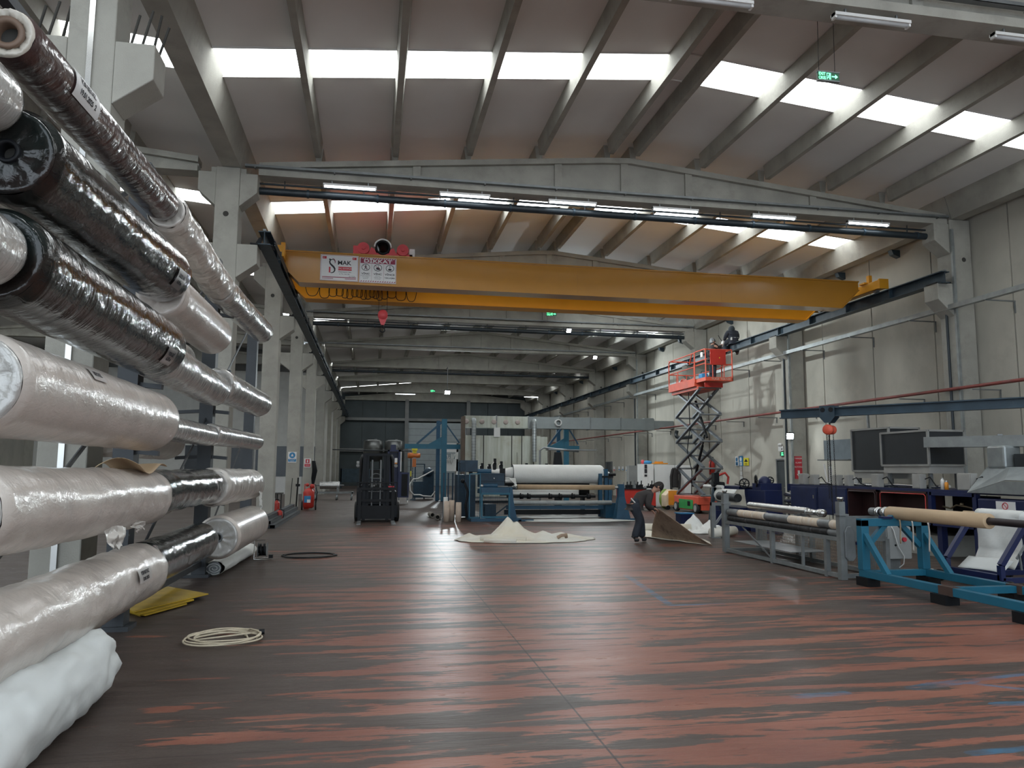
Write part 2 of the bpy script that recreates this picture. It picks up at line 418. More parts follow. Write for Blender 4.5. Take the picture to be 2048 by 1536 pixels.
    col = mixc(mth('MULTIPLY', sp, .6), col, (.45, .42, .38))
    st = ramp(nz(1.7, (.8, 2.2, 1), 4, .5, loc=(7, 3, 0)), [(.69, 0.), (.72, 1.)])
    col = mixc(mth('MULTIPLY', st, .55), col, (.055, .032, .028))
    L.new(col, b.inputs['Base Color'])
    rg = ramp(mth('ADD', mth('MULTIPLY', streak, .6), mth('MULTIPLY', fine, .4)), [(.35, .26), (.7, .46)])
    L.new(rg, b.inputs['Roughness'])
    bp = _n(nt, 'ShaderNodeBump'); bp.inputs['Strength'].default_value = .8; bp.inputs['Distance'].default_value = .014
    L.new(mth('ADD', mth('MULTIPLY', streak, 1.), mth('MULTIPLY', fine, .25)), bp.inputs['Height']); L.new(bp.outputs[0], b.inputs['Normal'])
    b.inputs['Specular IOR Level'].default_value = .12
    return m
M['floor'] = floor_material()
tag(MB().box(-22, 15.6, -8, 74, -.2, 0).build('floor', M['floor']), kind='structure')

# ---- right wall: tall precast panels with open joints
mb = MB(); y = -5.62
while y < 73:
    mb.box(15.30, 15.5, y+.012, y+2.65-.012, 0, 8.8); y += 2.667
w = mb.build('wall_right', M['panel'])
tag(w, kind='structure')
MB().box(15.5, 15.6, -8, 74, 0, 9).build('joint_backing', M['gap'], w)
# ---- back wall with a sectional roller door
mb = MB()
x = -3.4
for x0, x1 in ((-3.4, -1.), (-1., 1.2), (1.2, 3.25), (9., 11.), (11., 13.), (13., 15.3)): mb.box(x0+.015, x1-.015, 73.2, 73.4, 0, 8.6)
mb.box(3.25, 9., 73.2, 73.4, 6.1, 8.6)
w = mb.build('wall_back', M['backwall']); tag(w, kind='structure')
MB().box(-3.4, 15.3, 73.42, 73.5, 0, 9.8).build('joint_backing', M['gap'], w)
MB().box(3.0, 3.35, 72.9, 73.2, 0, 8.2).box(8.9, 9.25, 72.9, 73.2, 0, 8.2).box(-3.2, 15.2, 72.95, 73.2, 6.15, 6.4).box(-3.2, 3, 73., 73.2, 3.2, 3.5).build('frame', M['concrete_dark'], w)
M['door_grey'] = pmat('door_grey', (.30, .34, .35), .6, var=.1)
mb = MB()
for k in range(10): mb.box(3.36, 8.9, 73.05, 73.15, .02+k*.6, .6+k*.6)
d = mb.build('door_1', M['door_grey']); tag(d, kind='structure')
# ---- left nave: end wall, side wall, white office
mb = MB().box(-20, -2.95, 50.2, 50.4, 0, 7.75)
w = mb.build('wall_left_end', M['white_wall']); tag(w, kind='structure')
mb = MB()
for x0 in (-11.4, -9.3, -7.2, -5.0): mb.box(x0, x0+1.9, 50.12, 50.2, 1.1, 3.0)
d = mb.build('window_1', M['dark_glass']); tag(d, kind='structure')
d = MB().box(-6.4, -4.35, 50.14, 50.2, 0, 1.1).build('trim_1', M['white']); tag(d, kind='structure')
d = MB().box(-3.45, -3.25, 50.4, 73.2, 0, 8.0).build('wall_left', M['white_wall']); tag(d, kind='structure')
mb = MB()
for k in range(20): mb.box(-20.2, -20, -8+k*3+.01, -8+k*3+2.98, 0, 8.8)
d = mb.build('wall_left_outer', M['panel']); tag(d, kind='structure')
# dark annex behind the left end wall
d = MB().box(-20, -2.95, 50.35, 50.5, 7.75, 9.8).build('trim_2', M['concrete_dark']); tag(d, kind='structure')

# ---- roof: sheets with skylight strips, two naves
SKY = emat('skylight', (.93, .98, 1.0), 7.5)
SKY_L = SKY
purx = [-1.37, .35, 2.07, 3.79, 5.51, 6.17, 7.88, 9.6, 11.32, 13.03]
edges = [-3.05] + purx[:5] + [RIDGE] + purx[5:] + [15.3]
ceil = thing('ceiling', None, None, (0, 0, 0), kind='structure')
def quad_sheet(mb, x0, x1, y0, y1, zf, t=.06):
    a = [(x0, y0, zf(x0)), (x1, y0, zf(x1)), (x1, y1, zf(x1)), (x0, y1, zf(x0))]
    mb.add(a + [(p[0], p[1], p[2]+t) for p in a], [(0, 3, 2, 1), (4, 5, 6, 7), (0, 1, 5, 4), (1, 2, 6, 5), (2, 3, 7, 6), (3, 0, 4, 7)])
def roof_left(x):   # neighbouring nave, ridge at -11.7
    return 8.78 + .0955*(-3.05-x) if x > -11.7 else 8.78+.0955*8.65 - .0955*(-11.7-x)
roofmb, leftmb = MB(), MB()
wn = 0
for n in range(-1, NB+1):
    y0, y1 = YN(n), YN(n+1)
    s0 = y0 + (4.15 if n <= 0 else 3.85); s1 = s0 + .97
    if n == NB: s0 = s1 = y0+.5; y1 = y0+.55
    for xa, xb in ((-3.05, RIDGE), (RIDGE, 15.4)):
        quad_sheet(roofmb, xa, xb, y0, s0, roofz)
        if n < NB: quad_sheet(roofmb, xa, xb, s1, y1, roofz)
    for xa, xb in ((-3.05, -11.7), (-11.7, -20.2)):
        quad_sheet(leftmb, xb, xa, y0, s0, roof_left)
        if n < NB and n < 5: quad_sheet(leftmb, xb, xa, s1, y1, roof_left)
    if n < NB:
        wn += 1
        mb = MB()
        for i in range(len(edges)-1):
            if edges[i] >= 5.5 and edges[i+1] <= 6.2: quad_sheet(roofmb, edges[i], edges[i+1], s0-.01, s1+.01, roofz); continue
            quad_sheet(mb, edges[i], edges[i+1], s0, s1, lambda x: roofz(x)+.01, .03)
        o = mb.build('window_%d' % (wn+1), SKY); tag(o, kind='structure')
        fr = MB()
        for xa, xb in ((-3.05, RIDGE), (RIDGE, 15.4)):
            for yy in (s0-.02, s1): quad_sheet(fr, xa, xb, yy, yy+.02, lambda x: roofz(x)-.03, .04)
        fr.build('frame', M['white'], o)
        if n < 4:
            mb = MB()
            for xa, xb in ((-3.05, -11.7), (-11.7, -20.2)): quad_sheet(mb, xb, xa, s0, s1, lambda x: roof_left(x)+.01, .03)
            tag(mb.build('window_%d' % (wn+20), SKY), kind='structure')
roofmb.build('nave_roof', M['roof'], ceil); leftmb.build('side_nave_roof', M['roof'], ceil)

# ---- roof beams (precast I-girders, cambered top) and their columns
def rbz(x): return 8.36 + .0955*(x+2.6) if x < RIDGE else 9.17-.0955*(x-RIDGE)
def roof_beam(y, x0, x1, zf, zb=8.06):
    mb = MB(); n = 24
    xs = [x0+(x1-x0)*i/n for i in range(n+1)]
    tops = [V((x, y, zf(x))) for x in xs]
    def ribbon(w, zlo, zhi):
        vs = []
        for x in xs: vs += [(x, y-w/2, zlo(x)), (x, y+w/2, zlo(x)), (x, y+w/2, zhi(x)), (x, y-w/2, zhi(x))]
        fs = []
        for i in range(n):
            a, b = i*4, i*4+4
            fs += [(a, b, b+1, a+1), (a+1, b+1, b+2, a+2), (a+2, b+2, b+3, a+3), (a+3, b+3, b, a)]
        fs += [(0, 1, 2, 3), (4*n+3, 4*n+2, 4*n+1, 4*n)]
        mb.add(vs, fs)
    ribbon(.42, lambda x: zb, lambda x: zb+.14)
    ribbon(.16, lambda x: zb+.13, lambda x: zf(x)-.10)
    ribbon(.38, lambda x: zf(x)-.13, lambda x: zf(x))
    for x in (RIDGE-1.65, RIDGE, RIDGE+1.65, RIDGE-5, RIDGE+5):
        if x0 < x < x1: mb.box(x-.09, x+.09, y-.14, y+.14, zb+.13, zf(x)-.1)
    return mb
ordinal = ['nearest', 'second', 'third', 'fourth', 'fifth', 'sixth', 'seventh', 'eighth', 'ninth', 'tenth']
for n in range(-1, NB+1):
    y = YN(n)+.25
    o = roof_beam(y, -2.62, 14.62, rbz).build('roof_beam', M['concrete']); tag(o, kind='structure')
    if n <= 5:
        o = roof_beam(y, -19.8, -3.9, lambda x: 8.36+.0955*((-3.5-x) if x > -11.7 else (x+19.9)), 8.06).build('roof_beam', M['concrete']); tag(o, kind='structure')
# purlins: one per bay and line
for n in range(-1, NB):
    y0, y1 = YN(n)+.4, YN(n+1)+.1
    for x in purx:
        z = roofz(x); zb_ = max(rbz(x)+.005, z-.36)
        mb = MB().prism([(x-.06, y0, zb_), (x+.06, y0, zb_), (x+.10, y0, z-.01), (x-.10, y0, z-.01)], (0, y1-y0, 0))
        tag(mb.build('purlin', M['concrete']), kind='structure')
for n in range(0, 4):
    y0, y1 = YN(n)+.4, YN(n+1)+.1
    for x in (-5.4, -7.2, -9.):
        z = roof_left(x); tag(MB().prism([(x-.06, y0, z-.36), (x+.06, y0, z-.36), (x+.10, y0, z-.01), (x-.10, y0, z-.01)], (0, y1-y0, 0)).build('purlin', M['concrete']), kind='structure')
# gutter girders along both column rows
for n in range(-1, NB):
    y0, y1 = YN(n)+.08, YN(n+1)-.02+.04
    yy0 = YN(n)+.02; yy1 = YN(n+1)
    for (xa, xb, xc, xd) in ((-3.38, -3.0, -2.86, -3.52), (14.72, 15.08, 15.28, 14.55)):
        z0, z1 = 8.19, 8.84
        mb = MB().prism([(xa, yy0, z0), (xb, yy0, z0), (xc, yy0, z1), (xd, yy0, z1)], (0, yy1-yy0, 0))
        tag(mb.build('eaves_beam', M['concrete']), kind='structure')

# ---- columns
def corbel(mb, x, s, y0, y1, zt, L, h1, h2):
    """bracket growing from face x in direction s; top zt, length L, end height h1, root height h2"""
    mb.prism([(x, y0, zt), (x+s*L, y0, zt), (x+s*L, y0, zt-h1), (x, y0, zt-h2)], (0, y1-y0, 0))
nameL = ['nearest column of the left row, behind the top wrapped rolls', 'left column standing behind the far ends of the upper wrapped rolls', 'left column beside the rack end, small red extinguishers at its foot', 'left column carrying the blue and white sign',
         'left column carrying the small red and white sign', 'sixth column of the left row', 'seventh column of the left row', 'eighth column of the left row', 'last column of the left row against the dark back wall']
holeM = M['gap']
for n in range(0, NB+1):
    y = YN(n)
    root = thing('concrete_column', 'bare concrete ' + nameL[n], 'column', (-3.25, y+.25, 0), kind='structure')
    mb = MB().box(-3.5, -3.0, y, y+.5, 0, 8.18)
    mb.box(-3.62, -2.88, y+.06, y+.44, 8.0, 8.185)
    mb.build('shaft', M['concrete'], root, bevel=.015)
    MB().tube((-3.26, y-.004, 7.12), (-3.26, y+.05, 7.12), .06, 16).build('hole', holeM, root)
    mb = MB(); corbel(mb, -3.0, 1, y, y+.45, 6.466, .43, .42, .75); corbel(mb, -3.5, -1, y, y+.45, 6.466, .43, .42, .75)
    mb.build('crane_corbel', M['concrete'], root, bevel=.012)
    if n > 0:
        mb = MB(); corbel(mb, -3.0, 1, y+.02, y+.45, 8.06, .37, .42, .75); corbel(mb, -3.5, -1, y+.02, y+.45, 8.06, .37, .42, .75)
        mb.build('beam_corbel', M['concrete'], root, bevel=.012)
for n in range(0, NB+1):
    y = YN(n)
    root = thing('concrete_column', 'bare concrete column of the right wall row, ' + ordinal[n] + ' from the camera', 'column', (14.95, y+.25, 0), kind='structure')
    MB().box(XR, 15.25, y, y+.5, 0, 8.18).build('shaft', M['concrete'], root, bevel=.015)
    MB().tube((15.02, y-.004, 7.12), (15.02, y+.05, 7.12), .06, 16).build('hole', holeM, root)
    mb = MB(); corbel(mb, XR, -1, y, y+.5, 6.466, .45, .42, .85); mb.build('crane_corbel', M['concrete'], root, bevel=.012)
    mb = MB(); corbel(mb, XR, -1, y+.02, y+.47, 8.06, .45, .45, .8); mb.build('beam_corbel', M['concrete'], root, bevel=.012)
# rebar starter bars on the nearest left column brackets
for sx_, lab in ((-2.75, 'on the right-hand bracket'), (-3.75, 'on the left-hand bracket')):
    for k in range(4):
        x = sx_ + (-.12, .0, .06, .13)[k]; yy = YN(0)+(.1, .1, .3, .3)[k]
        tag(MB().path([(x, yy, 6.45), (x+.085+.02*(k % 2), yy, 6.86+.07*(k % 3))], .016, 8).build('rebar', M['gap']),
            'rusty bare reinforcing bars sticking up ' + lab + ' of the nearest left column', 'reinforcing bar', 'starter bars ' + lab)

# ---- sky and light
wd = bpy.data.worlds.new('world'); C.world = wd; wd.use_nodes = True
bg = wd.node_tree.nodes['Background']; bg.inputs[0].default_value = (.80, .90, 1.0, 1); bg.inputs[1].default_value = 2.3
C.view_settings.view_transform = 'Standard'; C.view_settings.look = 'None'; C.view_settings.gamma = 1.0
C.view_settings.use_curve_mapping = False
C.view_settings.exposure = 0.02
# ================================================================ CRANE, RUNWAYS, PIPES, LIGHTS
# ---- runway beams
for s, xc, lab in ((-1, -2.42, 'dark blue steel crane runway beam along the left columns'), (1, 14.34, 'dark blue steel crane runway beam along the right wall, a man sits on it')):
    y0, y1 = 16.75, 73.0
    root = thing('crane_runway', lab, 'crane runway', (xc, y0, 6.4))
    MB().ibeam((xc, y0, 6.60), (xc, y1, 6.60), .26, .30, .022, .014).build('girder', M['steel_blue'], root)
    MB().box(xc-.03, xc+.03, y0-.02, y1, 6.75, 6.79).build('rail', M['steel'], root)
    mb = MB()
    y = y0+2
    while y < y1: mb.box(xc-.12, xc+.12, y, y+.012, 6.47, 6.73); y += 2
    split(mb, 'stiffener', M['steel_blue'], root)
    for n in range(1, NB+1):
        yy = YN(n)
        MB().box(xc-.16*1, xc+.16, yy+.02, yy+.40, 6.466, 6.492).box(xc-.02+(-.30 if s < 0 else .0), xc+(.0 if s < 0 else .30), yy+.05, yy+.10, 6.49, 6.52).build('bearing_plate', M['black'], root)
    for n in range(1, NB+1):
        yy = YN(n)+.3
        if s < 0: MB().prism([(xc-.56, yy, 6.49), (xc-.14, yy, 6.49), (xc-.1, yy, 6.74), (xc-.17, yy, 6.72), (xc-.28, yy, 6.52), (xc-.56, yy, 6.52)], (0, .03, 0)).build('bracket', M['black'], root)
# conductor bar of the left runway
mb = MB()
for dz in (0, .05, .10): mb.box(-2.24, -2.22, 17., 72.8, 6.5+dz, 6.53+dz)
for k in range(14): mb.box(-2.30, -2.20, 18+k*4, 18.04+k*4, 6.46, 6.66)
# end posts hold it to the runway
tag(mb.build('conductor_bar', M['black_pipe']), 'dark three-line conductor bar running along the left crane runway', 'conductor bar')

# ---- the overhead crane
cr = thing('overhead_crane', 'yellow double girder overhead travelling crane spanning the hall with red hoist trolley', 'crane', (5.85, 20.6, 6.75))
def girder(y, mat, name):
    zt, zb = 7.16, 6.37
    poly = [(-2.52, y, zt), (13.92, y, zt), (13.92, y, 6.92), (13.35, y, zb), (-1.95, y, zb), (-2.52, y, 6.92)]
    poly = poly[::-1]
    o = MB().prism(poly, (0, .42, 0)).build(name, mat, cr)
    mb = MB()
    for ya in (y-.05, y+.42-.0): mb.box(-2.52, 13.92, ya, ya+.05, zt-.02, zt+.012)
    mb.box(-1.95, 13.35, y-.05, y+.47, zb-.025, zb)
    mb.bar((-1.95, y+.21, zb-.012), (-2.52, y+.21, 6.91), .52, .025).bar((13.35, y+.21, zb-.012), (13.92, y+.21, 6.91), .52, .025)
    split(mb, 'flange', mat, o)
    mb = MB()
    for x in (1.3, 5.4, 9.6): mb.box(x, x+.02, y-.006, y, zb, zt-.02)
    split(mb, 'seam', mat, o)
    return o
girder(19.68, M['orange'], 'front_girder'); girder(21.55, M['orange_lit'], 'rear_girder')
for x, s in ((-2.42, -1), (14.34, 1)):
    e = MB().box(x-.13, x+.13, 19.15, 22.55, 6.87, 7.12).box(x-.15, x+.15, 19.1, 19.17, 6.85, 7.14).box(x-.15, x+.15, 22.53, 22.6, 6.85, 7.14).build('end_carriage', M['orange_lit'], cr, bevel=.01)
    for yy in (19.45, 22.25): MB().tube((x-.05, yy, 6.885), (x+.05, yy, 6.885), .095, 20).build('wheel', M['steel'], e)
    MB().box(x-.05-s*.05, x+.05-s*.05, 19.62, 19.74, 7.1, 7.36).build('bumper', M['orange_lit'], e)
    MB().box(x-.1-s*.1, x-s*.1+.1, 19.7, 19.95, 7.12, 7.17).build('mounting_plate', M['orange_lit'], e)
# trolley on top of the girders
t = MB().box(-.62, .92, 19.8, 22.0, 7.20, 7.27).build('hoist_trolley', M['pinkred'], cr)
for x, sg in ((-.36, 1), (.66, 1)):
    MB().tube((x, 19.72, 7.36), (x, 20.15, 7.36), .155, 24).tube((x, 19.66, 7.36), (x, 19.73, 7.36), .05, 12).build('gear_motor', M['pinkred'], t)
MB().box(-.62, -.42, 19.75, 20.1, 7.2, 7.42).build('gear_cover', M['pinkred'], t)
MB().lathe((.14, 19.78, 7.42), (0, 1, 0), [(0, .15), (0, .20), (1.9, .20), (1.9, .15)], 28).build('hoist_drum', M['black'], t)
MB().path([(.14+.21*math.cos(a), 19.76, 7.42+.21*math.sin(a)) for a in [PI*k/16 for k in range(17)]], .02, 8).build('drum_guard', M['white'], t)
MB().prism([(-.24, 19.74, 7.2), (.0, 19.74, 7.2), (-.08, 19.74, 7.36), (-.16, 19.74, 7.40)], (0, .2, 0)).prism([(.28, 19.74, 7.2), (.52, 19.74, 7.2), (.42, 19.74, 7.40), (.34, 19.74, 7.36)], (0, .2, 0)).build('drum_bracket', M['pinkred'], t)
MB().box(.84, .98, 19.8, 20.1, 7.2, 7.42).build('control_box', M['white'], t)
# hook block
hk = MB().lathe((.19, 20.62, 5.78), (0, 1, 0), [(-.09, .0), (-.09, .13), (.09, .13), (.09, 0)], 24).prism([(.06, 20.56, 5.74), (.32, 20.56, 5.74), (.23, 20.56, 5.50), (.15, 20.56, 5.50)], (0, .12, 0)).build('hook_block', M['pinkred'], cr)
mb = MB()
for dx in (-.11, .11):
    for dy in (-.05, .05): mb.tube((.19+dx, 20.62+dy, 5.8), (.19+dx, 20.62+dy, 7.25), .006, 6)
split(mb, 'hoist_rope', M['black'], cr)
MB().path([(.19+.0, 20.62, 5.52), (.19, 20.62, 5.44)] + [(.19+.065*math.sin(a), 20.62, 5.375+.065*math.cos(a)) for a in [PI*k/10*1.0 for k in range(0, 16)]], .018, 8).build('hook', M['black'], cr)
# festoon cable loops
xs = [-2.0, -1.62, -1.36, -1.12, -.93, -.78, -.64, -.5, -.36, -.22, -.10, .02, .14, .26, .42, .68, .95]
xs = [-1.95, -1.55, -1.29, -1.09, -.92, -.80, -.66, -.53, -.40, -.29, -.17, -.06, .04, .15, .31, .55, .83, 1.14]
for i in range(len(xs)-1):
    xa, xb = xs[i], xs[i+1]; w = xb-xa; dep = .33+.04*math.sin(i*1.7)
    pts = []
    for k in range(17):
        u = k/16; bul = .035*math.sin(PI*u*2)
        pts.append((xa + w*u + (.05 if w < .3 else .02)*math.sin(2*PI*u)*-1, 21.38+.02*(i % 2), 6.72-dep*(1-abs(2*u-1)**2.6)))
    MB().path(pts, .011, 6).build('cable_loop', M['black'], cr)
MB().box(-2.1, 13.2, 21.40, 21.44, 6.71, 6.75).build('festoon_track', M['steel'], cr)

# ---- sign boards on the front girder
YS = 19.66
def sx(px_, py_): p = at(px_, py_, Y=YS); return p
def board(name, x0, x1, z0, z1, lab, cat='sign', ex='orange'):
    root = thing(name, lab, cat, ((x0+x1)/2, YS, z0))
    MB().box(x0, x1, YS-.012, YS+.02, z0, z1).build('plate', M['signwhite'], root)
    return root
def rect(x0, x1, z0, z1, mat, name, root, d=.003, y=None):
    yy = (YS-.012 if y is None else y)
    return MB().box(x0, x1, yy-d, yy, z0, z1).build(name, mat, root)
def outline(x0, x1, z0, z1, w, mat, name, root, d=.003, y=None):
    yy = (YS-.012 if y is None else y)
    mb = MB()
    for a in ((x0, x1, z0, z0+w), (x0, x1, z1-w, z1), (x0, x0+w, z0, z1), (x1-w, x1, z0, z1)): mb.box(a[0], a[1], yy-d, yy, a[2], a[3])
    return mb.build(name, mat, root)
RX, UZ = (1, 0, 0), (0, 0, 1)
def tx(s, x, z, size, mat, root, name='lettering', align='CENTER', sx_=1., bold=0., y=None):
    return text(s, (x, (YS-.0125 if y is None else y), z), RX, UZ, size, mat, name, root, align, .002, sx_, bold)
x0, x1, z0, z1 = -1.43, -.475, 6.43, 7.11
s1 = board('company_sign', x0, x1, z0, z1, 'white company sign with black and red logo, left board on the yellow crane girder')
outline(x0+.012, x1-.012, z0+.012, z1-.012, .006, M['signmaroon'], 'border', s1)
for fx in (x0+.05, x1-.15):
    f = rect(fx, fx+.1, z1-.11, z1-.045, M['signred'], 'flag', s1)
    MB().lathe((fx+.042, YS-.015, z1-.077), (0, 1, 0), [(-.002, .0), (-.002, .02), (.001, .02)], 16).build('crescent', M['signwhite'], f)
    MB().lathe((fx+.049, YS-.0175, z1-.077), (0, 1, 0), [(-.002, .0), (-.002, .015), (.001, .015)], 16).build('crescent_cut', M['signred'], f)
# S-shaped emblem with a dotted i
cx, cz = x0+.30, z0+.375
ctl = [(.062, .125), (.045, .165), (.0, .185), (-.05, .165), (-.07, .12), (-.055, .07), (-.015, .03), (.03, -.01), (.062, -.06), (.06, -.115), (.03, -.155), (-.02, -.175), (-.05, -.16)]
wd_ = [.008, .012, .018, .026, .032, .038, .044, .046, .042, .034, .026, .018, .008]
mb = MB()
L_, R_ = [], []
for i, (a_, b_) in enumerate(ctl):
    p0_, p1_ = ctl[max(0, i-1)], ctl[min(len(ctl)-1, i+1)]
    dx_, dz_ = p1_[0]-p0_[0], p1_[1]-p0_[1]; l_ = math.hypot(dx_, dz_); nx_, nz_ = -dz_/l_, dx_/l_
    L_.append((cx+a_+nx_*wd_[i]/2, YS-.0155, cz+b_+nz_*wd_[i]/2)); R_.append((cx+a_-nx_*wd_[i]/2, YS-.0155, cz+b_-nz_*wd_[i]/2))
mb.add(L_+R_, [(i, i+1, len(L_)+i+1, len(L_)+i) for i in range(len(L_)-1)])
mb.build('emblem', M['ink'], s1, solid=.003)
MB().lathe((x0+.235, YS-.016, z1-.125), (0, 1, 0), [(-.004, 0), (-.004, .02), (.002, .02)], 16).build('emblem_dot', M['ink'], s1)
rect(x0+.215, x0+.255, z0+.21, z0+.36, M['signred'], 'emblem_stem', s1)
MB().path([(x0+.30+.07*math.cos(a), YS-.018, z0+.50+.08*math.sin(a)) for a in [-.5+k*.2 for k in range(11)]], .008, 6).build('emblem_arc', M['signmaroon'], s1)
tx('MAK', x0+.60, z1-.205, .155, M['ink'], s1, sx_=1.05, bold=.003)
rect(x0+.45, x0+.79, z1-.40, z1-.305, M['signred'], 'red_band', s1)
tx('VİNÇ SİSTEMLERİ', x0+.62, z1-.352, .05, M['signwhite'], s1, y=YS-.0155)
tx('Otomasyon San.', x0+.62, z1-.44, .05, M['ink'], s1); tx('ve Tic. Ltd. Şti.', x0+.61, z1-.495, .045, M['ink'], s1)
tx('10 TON', x0+.80, z1-.555, .05, M['ink'], s1)
rect(x0+.05, x1-.05, z0+.085, z0+.105, M['signmaroon'], 'stripe', s1); rect(x0+.05, x0+.33, z0+.05, z0+.065, M['signmaroon'], 'stripe', s1); rect(x1-.33, x1-.05, z0+.05, z0+.065, M['signmaroon'], 'stripe', s1)
x0, x1 = -.45, .50; z0, z1 = 6.42, 7.09
s2 = board('warning_sign', x0, x1, z0, z1, 'white and red DİKKAT warning board with three pictograms on the yellow crane girder')
outline(x0+.012, x1-.012, z0+.012, z1-.012, .006, M['signmaroon'], 'border', s2)
rect(x0+.03, x1-.03, z1-.155, z1-.035, M['signmaroon'], 'header_band', s2)
tx('DİKKAT', (x0+x1)/2, z1-.098, .125, M['signwhite'], s2, sx_=1.55, bold=.004, y=YS-.0155)
for zc_ in (z1-.022, z0+.04):
    mb = MB()
    for k in range(15): xx = x0+.035+k*.061; mb.prism([(xx, YS-.012, zc_-.012), (xx+.03, YS-.012, zc_-.012), (xx+.05, YS-.012, zc_+.014), (xx+.02, YS-.012, zc_+.014)], (0, -.003, 0))
    mb.build('hazard_stripes', M['signmaroon'], s2)
for k in range(3):
    xc_ = x0+.165+k*.31; zc_ = z1-.265
    MB().path([(xc_+.10*math.cos(a), YS-.016, zc_+.085*math.sin(a)) for a in [2*PI*i/28 for i in range(28)]], .007, 6, True).build('prohibition_ring', M['ink'], s2)
    if k < 2: rect(x0+.316+k*.31, x0+.320+k*.31, z0+.07, z1-.16, M['signmaroon'], 'divider', s2)
    mb = MB()
    if k == 0:
        mb.tube((xc_, YS-.016, zc_+.052), (xc_, YS-.012, zc_+.052), .013, 12).bar((xc_, YS-.014, zc_+.04), (xc_-.005, YS-.014, zc_-.01), .004, .026, up=(1, 0, 0))
        mb.bar((xc_-.005, YS-.014, zc_-.005), (xc_-.035, YS-.014, zc_-.06), .004, .014, up=(1, 0, 0)).bar((xc_, YS-.014, zc_-.005), (xc_+.032, YS-.014, zc_-.06), .004, .014, up=(1, 0, 0))
        mb.bar((xc_, YS-.014, zc_+.03), (xc_+.035, YS-.014, zc_+.005), .004, .009, up=(1, 0, 0)).bar((xc_, YS-.014, zc_+.03), (xc_-.03, YS-.014, zc_+.0), .004, .009, up=(1, 0, 0))
    elif k == 1:
        mb.bar((xc_+.01, YS-.014, zc_+.07), (xc_+.01, YS-.014, zc_+.02), .004, .01, up=(1, 0, 0)).prism([(xc_-.05, YS-.012, zc_-.005), (xc_-.035, YS-.012, zc_-.045), (xc_+.04, YS-.012, zc_-.055), (xc_+.06, YS-.012, zc_-.025), (xc_+.015, YS-.012, zc_+.02)][::-1], (0, -.004, 0))
    else:
        mb.bar((xc_, YS-.014, zc_+.065), (xc_, YS-.014, zc_+.0), .004, .014, up=(1, 0, 0)).box(xc_-.04, xc_+.04, YS-.016, YS-.012, zc_-.055, zc_-.01)
    mb.build('pictogram', M['ink'], s2)
    if k < 2: MB().bar((xc_-.065, YS-.017, zc_+.055), (xc_+.065, YS-.017, zc_-.055), .003, .009, up=(1, 0, 1)).build('slash', M['signmaroon'], s2)
    tx(('VİNÇ', 'VİNÇ', 'VİNÇE')[k], xc_, z0+.235, .062, M['ink'], s2, sx_=1.35, bold=.0015)
    if k == 2: tx('YAKLAŞMA', xc_, z0+.145, .055, M['ink'], s2, sx_=.95, bold=.001)
    else:
        for j in range(3): tx(('ALTINDA DURMAYIN', 'YÜK ALTINDA', 'GEÇMEYİN') [j] if k == 0 else ('İLE İNSAN', 'TAŞIMAK YASAK', 'VE TEHLİKELİ')[j], xc_, z0+.185-j*.038, .026, M['ink'], s2)

# ---- strip lights under the roof beams
TUBE = emat('tube_lit', (.86, .94, 1.0), 11.0)
TUBEOFF = pmat('tube_off', (.55, .56, .56), .4)
def strip_light(x, y, z, lab, lit, L=1.18, group=None, tilt=0.):
    root = thing('strip_light', lab, 'light', (x, y, z), group)
    MB().box(x-L/2, x+L/2, y-.06, y+.06, z-.01, z+.035).build('housing', M['white'], root)
    MB().lathe((x-L/2+.02, y, z-.012), (1, 0, 0), [(0, 0), (0, .034), (L-.04, .034), (L-.04, 0)], 12).build('tube', TUBE if lit else TUBEOFF, root)
    MB().box(x-L/2, x-L/2+.03, y-.045, y+.045, z-.05, z+.035).box(x+L/2-.03, x+L/2, y-.045, y+.045, z-.05, z+.035).build('end_cap', M['white'], root)
    mb = MB()
    for dx in (-.4, .4): mb.box(x+dx-.012, x+dx+.012, y-.012, y+.012, z+.03, z+.12)
    split(mb, 'hanger', M['steel'], root)
    return root
ordn = ['leftmost', 'second from the left', 'third from the left', 'fourth from the left', 'fifth from the left', 'rightmost']
for i, x in enumerate((-.64, 1.96, 4.53, 7.12, 9.72, 12.34)):
    strip_light(x, YN(1)+.08, 7.945, 'glowing tube strip light, %s of the six under the second roof beam' % ordn[i], True)
for i, (x, y) in enumerate(((4.35, YN(0)+.12), (6.75, YN(0)+.12), (9.3, YN(0)+.12))):
    strip_light(x, y, 7.94, 'unlit tube strip light under the nearest roof beam, %s one in view' % ('left', 'middle', 'right')[i], False)
strip_light(3.35-.7, YN(7)+.1, 7.95, 'glowing tube strip light before the dark back wall, left of the dazzling floodlight', True, 1.7)
strip_light(13.8, YN(7)+.1, 7.95, 'glowing tube strip light high in front of the dark back wall, at its right end', True, 1.7)
# cable trays along the beams
for n, zt in ((0, 8.32), (1, 8.20), (2, 8.24), (3, 8.24), (4, 8.2)):
    y = YN(n)+.01
    mb = MB().box(-2.9, 14.6, y-.07, y-.06, zt, zt+.06).box(-2.9, 14.6, y+.03, y+.035, zt, zt+.06).box(-2.9, 14.6, y-.07, y+.035, zt, zt+.006)
    k = -2.7
    while k < 14.5: mb.box(k, k+.03, y-.075, y+.05, zt-.02, zt+.0); k += 1.7
    tag(mb.build('cable_tray', M['steel']), 'perforated grey cable tray fixed along the ' + ordinal[n] + ' roof beam', 'cable tray')
